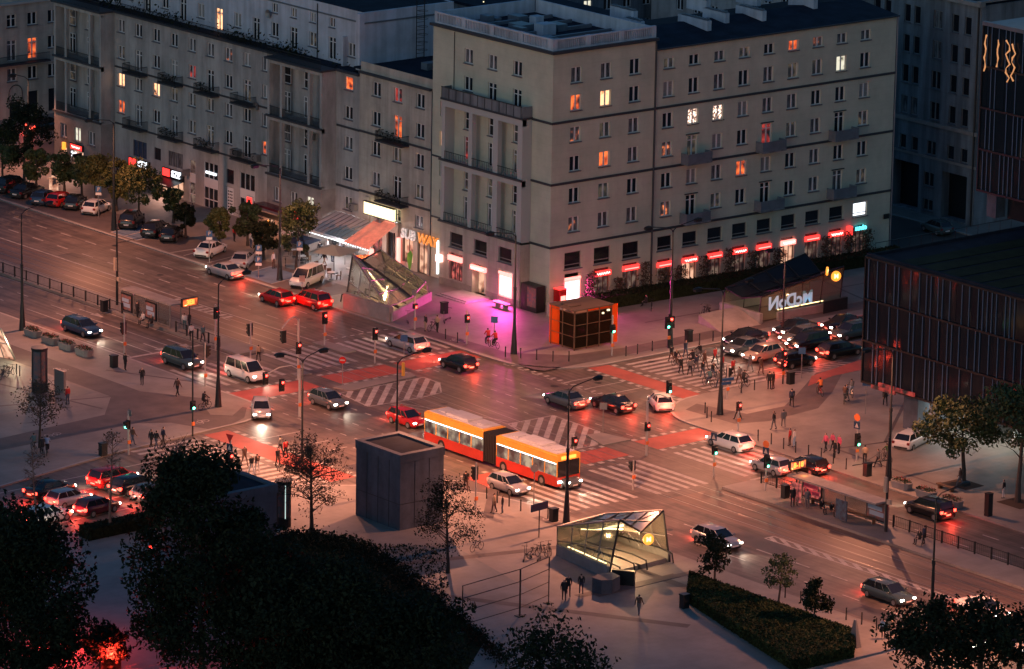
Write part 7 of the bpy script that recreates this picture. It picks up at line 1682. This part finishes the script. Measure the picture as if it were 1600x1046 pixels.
def parasol(label, x, y, r, m, h=2.6):
    t = thing('parasol', label, 'parasol', (x, y, H), R(20)); b = MB(); b.add([(r, -r, h-.6), (r, r, h-.6), (-r, r, h-.6), (-r, -r, h-.6), (0, 0, h)], [(0, 1, 4), (1, 2, 4), (2, 3, 4), (3, 0, 4)]); obj('canopy', b, m, t)
    b = MB(); b.cyl(0, 0, 0, h, .035, n=6); b.box(-.3, .3, -.3, .3, 0, .08); obj('pole', b, 'metal_dark', t)
mat('cloth_sage', (.20, .24, .22), .8)
parasol('large grey-green parasol in front of the bright stalls', 287.9, 378.2, 1.9, 'cloth_sage', 2.9); parasol('dark blue parasol left of the grey-green one', 288.7, 384.6, 1.5, 'cloth_navy'); parasol('small pale parasol behind the dark blue one', 290.0, 388.6, 1.3, 'cloth_white'); parasol('small orange parasol beside the bright doorway', 289.2, 392.4, .9, 'cloth_orange', 2.2)
def table_set(label, x, y):
    t = thing('cafe_table', label, 'table', (x, y, H), random.random(), 'cafe tables under the parasols'); b = MB(); b.cyl(0, 0, .70, .74, .42, n=12); obj('tabletop', b, 'cloth_white', t); b = MB(); b.cyl(0, 0, 0, .7, .03, n=6); b.cyl(0, 0, 0, .03, .25, n=10); obj('leg', b, 'metal_dark', t)
def chair_set(label, x, y, rz):
    t = thing('cafe_chair', label, 'chair', (x, y, H), rz, 'cafe chairs under the parasols'); b = MB(); b.box(-.22, .22, -.22, .22, .42, .46); obj('seat', b, 'wood', t); b = MB(); b.box(-.22, -.19, -.22, .22, .46, .9); obj('backrest', b, 'wood', t)
    for sx in (-.2, .17):
        for sy in (-.2, .17): b = MB(); b.box(sx, sx+.03, sy, sy+.03, 0, .42); obj('leg', b, 'metal_dark', t)
for i, (x, y, l) in enumerate(((287.2, 379.5, 'round white cafe table under the left side of the grey-green parasol'), (288.7, 376.6, 'round white cafe table under the right side of the grey-green parasol'), (288.0, 383.6, 'round white cafe table right of the dark blue parasol pole'), (289.0, 386.2, 'round white cafe table behind the dark blue parasol'), (286.2, 376.4, 'round white cafe table nearest the glass canopy'))):
    table_set(l, x, y)
    for k in range(2): a = random.uniform(0, PI)+k*PI; chair_set(('left' if k else 'right')+' wooden chair at the '+l[6:], x+.75*math.cos(a), y+.75*math.sin(a), a+PI)
p = G(776, 0, 0); b = MB(); pts = [(0, 0, .1), (-.12, .0, .6), (-.28, 0, 1.4), (-.22, 0, 2.0), (.1, 0, 2.3), (.3, 0, 1.9), (.2, 0, 1.0), (.05, 0, .3)]; b.poly(pts); b.poly([(x, .02, z) for x, y, z in pts]); b.tube([(0, .01, 0), (0, .01, 2.2)], .02, 4)
mat('flag_green', (.16, .36, .05), .6, emit=(.2, .5, .06), es=.05); o = tag(obj('feather_flag', b, 'flag_green'), 'green feather flag by the sandwich shop door', 'flag'); q = G(640, 427, H); o.location = (q.x, q.y, H); o.rotation_euler = (0, 0, R(-35))
b = MB(); b.box(-.35, .35, -.35, .35, 0, 1.5); b.add([(-.5, -.5, 1.5), (.5, -.5, 1.5), (.5, .5, 1.5), (-.5, .5, 1.5), (0, 0, 1.95)], [(0, 1, 4), (1, 2, 4), (2, 3, 4), (3, 0, 4)]); o = tag(obj('poster_stand', b, 'shop_warm'), 'small orange-lit stand under the far left trees', 'stand'); q = G(84, 302, H); o.location = (q.x, q.y, H)

# ------------------------------------------------------------------ TREES AND HEDGES
def tree(label, pos, h, r, leaf='leaf', seed=0, nl=2400, ls=.17, trunk=.28, low=.3, bare=False, group='trees', kind='street_tree', conic=0.0, z=H, clumps=None):
    rnd = random.Random(seed); t = thing(kind, label, 'tree', (pos[0], pos[1], z), rnd.uniform(0, 6), group)
    b = MB(); ht = h*low
    lean = Vector((rnd.uniform(-.15, .15), rnd.uniform(-.15, .15), 0))
    top = lean*h*.3+Vector((0, 0, h*.92))
    b.tube([(0, 0, 0), (0, 0, ht*.5), lean*ht*.3+Vector((0, 0, ht)), top*.7, top], [trunk*.62, trunk*.45, trunk*.38, trunk*.2, .02], 8)
    ends = []
    nb = 16 if not bare else 34
    for i in range(nb):
        f = rnd.uniform(0, 1)**.8; z0 = ht+(h*.88-ht)*f; base = (top*(z0/h) if z0 > ht else Vector((0, 0, z0))); base.z = z0
        a = rnd.uniform(0, 2*PI)+i*2.4; rr = r*(1-conic*f)*math.sqrt(max(.05, 1-((f-.35)/.72)**2))*rnd.uniform(.6, 1)
        e = base+Vector((math.cos(a)*rr, math.sin(a)*rr, rr*rnd.uniform(.15, .75)))
        m = base.lerp(e, .5)+Vector((0, 0, rr*.08))
        b.tube([base, m, e], [trunk*.13, trunk*.08, .012], 5); ends += [e, m]
        for k in range(3 if not bare else 6):
            q = m.lerp(e, rnd.random()); w_ = q+Vector((rnd.gauss(0, 1), rnd.gauss(0, 1), rnd.gauss(.5, .8)))*rr*.25; b.tube([q, w_], [.022, .006], 3); ends.append(w_)
    obj('trunk', b, 'bark_pale' if bare == 2 else 'bark', t)
    c = MB(); st = random.getstate(); random.seed(seed+1)
    ncl = clumps or 34
    cl = [rnd.choice(ends) for _ in range(ncl//2)]
    for i in range(ncl-len(cl)):
        a = rnd.uniform(0, 2*PI); ph = rnd.uniform(-.9, 1); rad_ = r*rnd.uniform(.55, 1.0); hh = (h-ht)/2
        zc = ht+hh+ph*hh*.92; k = math.sqrt(max(.05, 1-ph*ph))*(1-conic*(ph+1)/2)
        cl.append(Vector((math.cos(a)*rad_*k, math.sin(a)*rad_*k, zc)))
    sizes = [r*rnd.uniform(.14, .36) for _ in cl]
    for i in range(nl):
        if bare and rnd.random() < .35: q = rnd.choice(ends)+Vector((rnd.gauss(0, .12), rnd.gauss(0, .12), rnd.gauss(0, .12)))
        else: k = rnd.randrange(len(cl)); s = sizes[k]; d_ = Vector((rnd.gauss(0, 1), rnd.gauss(0, 1), rnd.gauss(0, .7))); d_ = d_*(min(1.35, d_.length)/max(.01, d_.length)); q = cl[k]+d_*s*.85
        leafq(c, q, ls)
    random.setstate(st); obj('crown', c, leaf, t)
    return t
gT = 'street trees by the parked cars'
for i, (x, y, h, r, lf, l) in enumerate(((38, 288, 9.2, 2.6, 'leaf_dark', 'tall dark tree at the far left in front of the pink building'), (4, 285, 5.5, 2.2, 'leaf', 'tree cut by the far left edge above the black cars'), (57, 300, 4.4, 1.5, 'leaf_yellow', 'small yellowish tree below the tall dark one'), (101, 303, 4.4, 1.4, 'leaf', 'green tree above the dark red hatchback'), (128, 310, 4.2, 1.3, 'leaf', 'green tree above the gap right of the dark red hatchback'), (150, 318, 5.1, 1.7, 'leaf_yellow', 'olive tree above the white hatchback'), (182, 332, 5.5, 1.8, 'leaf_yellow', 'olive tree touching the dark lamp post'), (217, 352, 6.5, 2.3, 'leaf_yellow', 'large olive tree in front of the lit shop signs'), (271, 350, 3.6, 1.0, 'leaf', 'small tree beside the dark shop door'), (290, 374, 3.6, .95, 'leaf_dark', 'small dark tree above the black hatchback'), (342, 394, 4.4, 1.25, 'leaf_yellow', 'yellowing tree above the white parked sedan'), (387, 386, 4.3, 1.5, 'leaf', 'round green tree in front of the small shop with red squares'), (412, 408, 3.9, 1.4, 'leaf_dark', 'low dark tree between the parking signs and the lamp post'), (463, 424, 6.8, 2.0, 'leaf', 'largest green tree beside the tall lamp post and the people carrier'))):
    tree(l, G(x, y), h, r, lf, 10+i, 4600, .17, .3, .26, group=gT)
tree('broad green tree lit from below on the right square', G(1505, 757), 7.4, 3.2, 'leaf', 40, 5200, .19, .42, .34, group='trees on the right square'); tree('dark green tree cut by the right edge', G(1590, 787), 9.5, 3.9, 'leaf', 41, 5600, .2, .45, .34, group='trees on the right square')
for x, y in ((1505, 757), (1590, 787)): p = G(x, y, H); b = MB(); b.prism([(p.x-1.1, p.y-1.4), (p.x+1.1, p.y-1.4), (p.x+1.1, p.y+1.4), (p.x-1.1, p.y+1.4)], H+.004, H+.02); structure('tree_pit', b, 'soil')
p = G(1478, 766, H); b = MB(); b.box(-.25, .25, -1.0, 1.0, .35, .45); b.box(-.2, .2, -.8, -.6, 0, .35); b.box(-.2, .2, .6, .8, 0, .35); o = tag(obj('bench', b, 'wood'), 'low bench beside the tree pit on the right square', 'bench'); o.location = (p.x, p.y, H)
tree('sparse brown tree in front of the advertising column', G(62, 702), 6.2, 2.1, 'leaf_brown', 50, 900, .13, .25, .3, bare=True); tree('thin bare young tree at the lower left kerb', G(172, 838), 9.4, 1.1, 'leaf_brown', 51, 90, .12, .22, .5, bare=2, kind='young_tree'); tree('thin bare young tree left of the red off-roader', G(58, 852), 8.6, 1.0, 'leaf_brown', 52, 80, .12, .22, .5, bare=2, kind='young_tree')
tree('dense bare-twigged tree beside the advertising column', G(487, 838), 8.3, 3.0, 'leaf_brown', 53, 6500, .09, .4, .2, bare=True); tree('loose leafy tree in front of the grey ventilation box', G(700, 898), 8.0, 2.6, 'leaf_dark', 54, 3600, .10, .3, .2, bare=True); tree('sparse pale twigged tree rising above the bottom left crowns', G(268, 838), 8.6, 2.0, 'leaf_brown', 55, 500, .12, .25, .3, bare=True)
tree('small dark tree growing from the left corner of the clipped hedge', G(1116, 925), 4.3, 1.35, 'leaf_dark', 56, 1600, .16, .2, .38, group='young trees by the clipped hedge', kind='young_tree'); tree('small pale green tree in the middle of the clipped hedge', G(1216, 962), 4.9, 1.25, 'leaf', 57, 1100, .14, .2, .42, group='young trees by the clipped hedge', kind='young_tree'); tree('small conical tree at the right end of the clipped hedge', G(1271, 985), 4.1, 1.3, 'leaf_dark', 58, 1700, .16, .2, .3, conic=.5, group='young trees by the clipped hedge', kind='young_tree')
gB = 'large dark trees in the foreground'
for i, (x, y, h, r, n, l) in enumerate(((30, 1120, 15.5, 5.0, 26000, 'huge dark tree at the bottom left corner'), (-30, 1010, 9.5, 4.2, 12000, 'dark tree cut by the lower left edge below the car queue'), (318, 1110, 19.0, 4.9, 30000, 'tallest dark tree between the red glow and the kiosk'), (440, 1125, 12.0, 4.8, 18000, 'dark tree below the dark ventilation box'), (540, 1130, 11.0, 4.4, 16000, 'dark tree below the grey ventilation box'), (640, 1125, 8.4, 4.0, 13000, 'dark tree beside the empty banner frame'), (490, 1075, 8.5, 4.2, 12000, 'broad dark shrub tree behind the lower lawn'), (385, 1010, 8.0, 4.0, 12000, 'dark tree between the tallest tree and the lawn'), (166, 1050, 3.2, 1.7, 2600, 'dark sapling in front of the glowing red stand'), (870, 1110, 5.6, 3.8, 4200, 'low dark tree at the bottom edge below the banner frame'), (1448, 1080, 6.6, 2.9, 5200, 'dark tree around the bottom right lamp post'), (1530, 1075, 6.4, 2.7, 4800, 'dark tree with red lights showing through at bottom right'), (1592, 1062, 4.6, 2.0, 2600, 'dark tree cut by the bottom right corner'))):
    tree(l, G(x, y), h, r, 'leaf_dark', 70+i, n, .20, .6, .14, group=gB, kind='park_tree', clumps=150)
def hedge(label, pts, h, seed=1, n=2600, m='leaf_dark'):
    rnd = random.Random(seed); t = thing('hedge', label, 'hedge', (0, 0, 0)); b = MB(); b.prism(pts, .05, H+h*.94); obj('core', b, 'hedge', t)
    c = MB(); xs = [p[0] for p in pts]; ys = [p[1] for p in pts]; st = random.getstate(); random.seed(seed)
    P = [Vector((x, y, 0)) for x, y in pts]; m_ = len(P); done = 0
    cen = sum(P, Vector((0, 0, 0)))/m_
    while done < n:
        if rnd.random() < .55:
            i = rnd.randrange(1, m_-1); u, v = rnd.random(), rnd.random()
            if u+v > 1: u, v = 1-u, 1-v
            q = P[0]+(P[i]-P[0])*u+(P[i+1]-P[0])*v; q.z = H+h*rnd.uniform(.9, 1.04)
        else:
            i = rnd.randrange(m_); q = P[i].lerp(P[(i+1) % m_], rnd.random()); q += (q-cen).normalized()*rnd.uniform(-.05, .1); q.z = H+rnd.uniform(0, h)
        leafq(c, q, .15); done += 1
    random.setstate(st); obj('foliage', c, m, t); return t
hp = [G(1075, 945), G(1078, 912), G(1332, 1003), G(1332, 1030), G(1240, 1052)]
hedge('large clipped dark hedge block with young trees at the lower right', [(p.x, p.y) for p in hp], .95, 3, 16000, 'leaf_hedge')
hedge('dark hedge strip under the red shop signs', [(298.6, 351.2), (338.2, 349.4), (338.6, 351.3), (299.4, 353.2)], 1.2, 4, 5200)
hedge('low hedge along the lower left kerb', [(216, 315.8), (234, 316.2), (234, 317.6), (216, 317.4)], 1.0, 5, 2600)
hedge('small shrub bed at the left edge below the cycle path', [(225.5, 349.8), (230, 350.6), (229.5, 353.5), (225, 352.5)], .5, 6, 900, 'leaf')
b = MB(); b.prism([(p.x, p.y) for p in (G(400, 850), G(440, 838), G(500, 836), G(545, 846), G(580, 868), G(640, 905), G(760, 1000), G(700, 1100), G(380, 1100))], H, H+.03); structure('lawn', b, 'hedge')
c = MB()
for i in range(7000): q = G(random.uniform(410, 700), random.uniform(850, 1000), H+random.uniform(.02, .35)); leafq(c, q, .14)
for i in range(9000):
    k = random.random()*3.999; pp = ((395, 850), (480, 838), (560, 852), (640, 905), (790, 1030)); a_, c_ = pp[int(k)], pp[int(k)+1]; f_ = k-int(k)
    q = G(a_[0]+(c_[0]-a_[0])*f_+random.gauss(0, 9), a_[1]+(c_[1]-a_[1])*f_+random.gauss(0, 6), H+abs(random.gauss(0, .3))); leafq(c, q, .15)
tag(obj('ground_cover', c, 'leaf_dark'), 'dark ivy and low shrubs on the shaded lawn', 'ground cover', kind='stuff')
for i, x in enumerate([300.0, 303.5, 306.8, 309.2, 311.4, 314.6, 317.8, 321.0, 324.3, 330.8, 334.0, 336.4]):
    c = MB(); rnd = random.Random(i); random.seed(200+i); hh = rnd.uniform(2.2, 3.6)
    for k in range(420): f = rnd.random(); leafq(c, Vector((rnd.gauss(0, .5*(1-.4*f)), rnd.gauss(-.1, .2), f*hh)), .15)
    for k in range(5): c.tube([(0, 0, 0), (rnd.uniform(-.5, .5), rnd.uniform(-.3, .2), hh*.9)], [.03, .01], 4)
    tag(obj('climbing_shrub', c, 'leaf_brown'), ORD[i]+' dark climbing shrub from the left between the red shop signs' if 0 < i < 11 else ('climbing shrub beside the right bright screen' if i == 0 else 'climbing shrub next to the cyan shop letters'), 'shrub', 'climbing shrubs between the red shop signs').location = (x, 353.0, H)
random.seed(99)
# red lit sign board glowing between the foreground trees
p = G(172, 1022, 1.5); t = thing('lit_advert_stand', 'glowing red advertising stand seen between the dark foreground trees', 'advert stand', (p.x, p.y, H)); b = MB(); b.box(-.9, .9, -.15, .15, 0, 2.6); obj('casing', b, 'metal_dark', t); b = MB(); b.box(-.45, .45, -.17, -.151, 1.2, 2.1); obj('panel', b, 'neon_red', t); light('red_glow', 'POINT', (-.6, -1.2, 1.9), 2200, (1.0, .03, .02), t, shadow_soft_size=.06); light('red_glow', 'POINT', (.4, 6.5, 2.4), 1200, (1.0, .04, .03), t, shadow_soft_size=.06)  # second red_glow has no panel of its own, added to redden the pavement
for x, y, l in ((38, 903, 'small red lamp glowing in the bottom left crown'), (235, 858, 'red lamp seen through the tallest dark tree')): p = G(x, y, 2.5); b = MB(); b.cyl(0, 0, 0, 2.4, .04, n=6); o = tag(obj('marker_lamp', b, 'metal_dark'), l, 'lamp'); o.location = (p.x, p.y, H); q = MB(); q.ball((0, 0, 2.5), .14, 8); obj('bulb', q, 'tail_light', o)
# sloping pale roof corner at the bottom and playground bits
p = G(1335, 1010, H); b = MB(); b.add([(-.25, -.5, 0), (.25, -.5, 0), (.25, .5, 0), (-.25, .5, 0), (-.06, -.1, 2.1), (.06, -.1, 2.1), (.06, .1, 2.1), (-.06, .1, 2.1)], [(0, 1, 5, 4), (1, 2, 6, 5), (2, 3, 7, 6), (3, 0, 4, 7), (4, 5, 6, 7)]); b.box(-1.4, -.2, -.3, .3, 0, .4); tag(obj('lookout_post', b, 'metal_grey'), 'small grey tapering post at the lower right end of the hedge', 'post').location = (p.x, p.y, H)
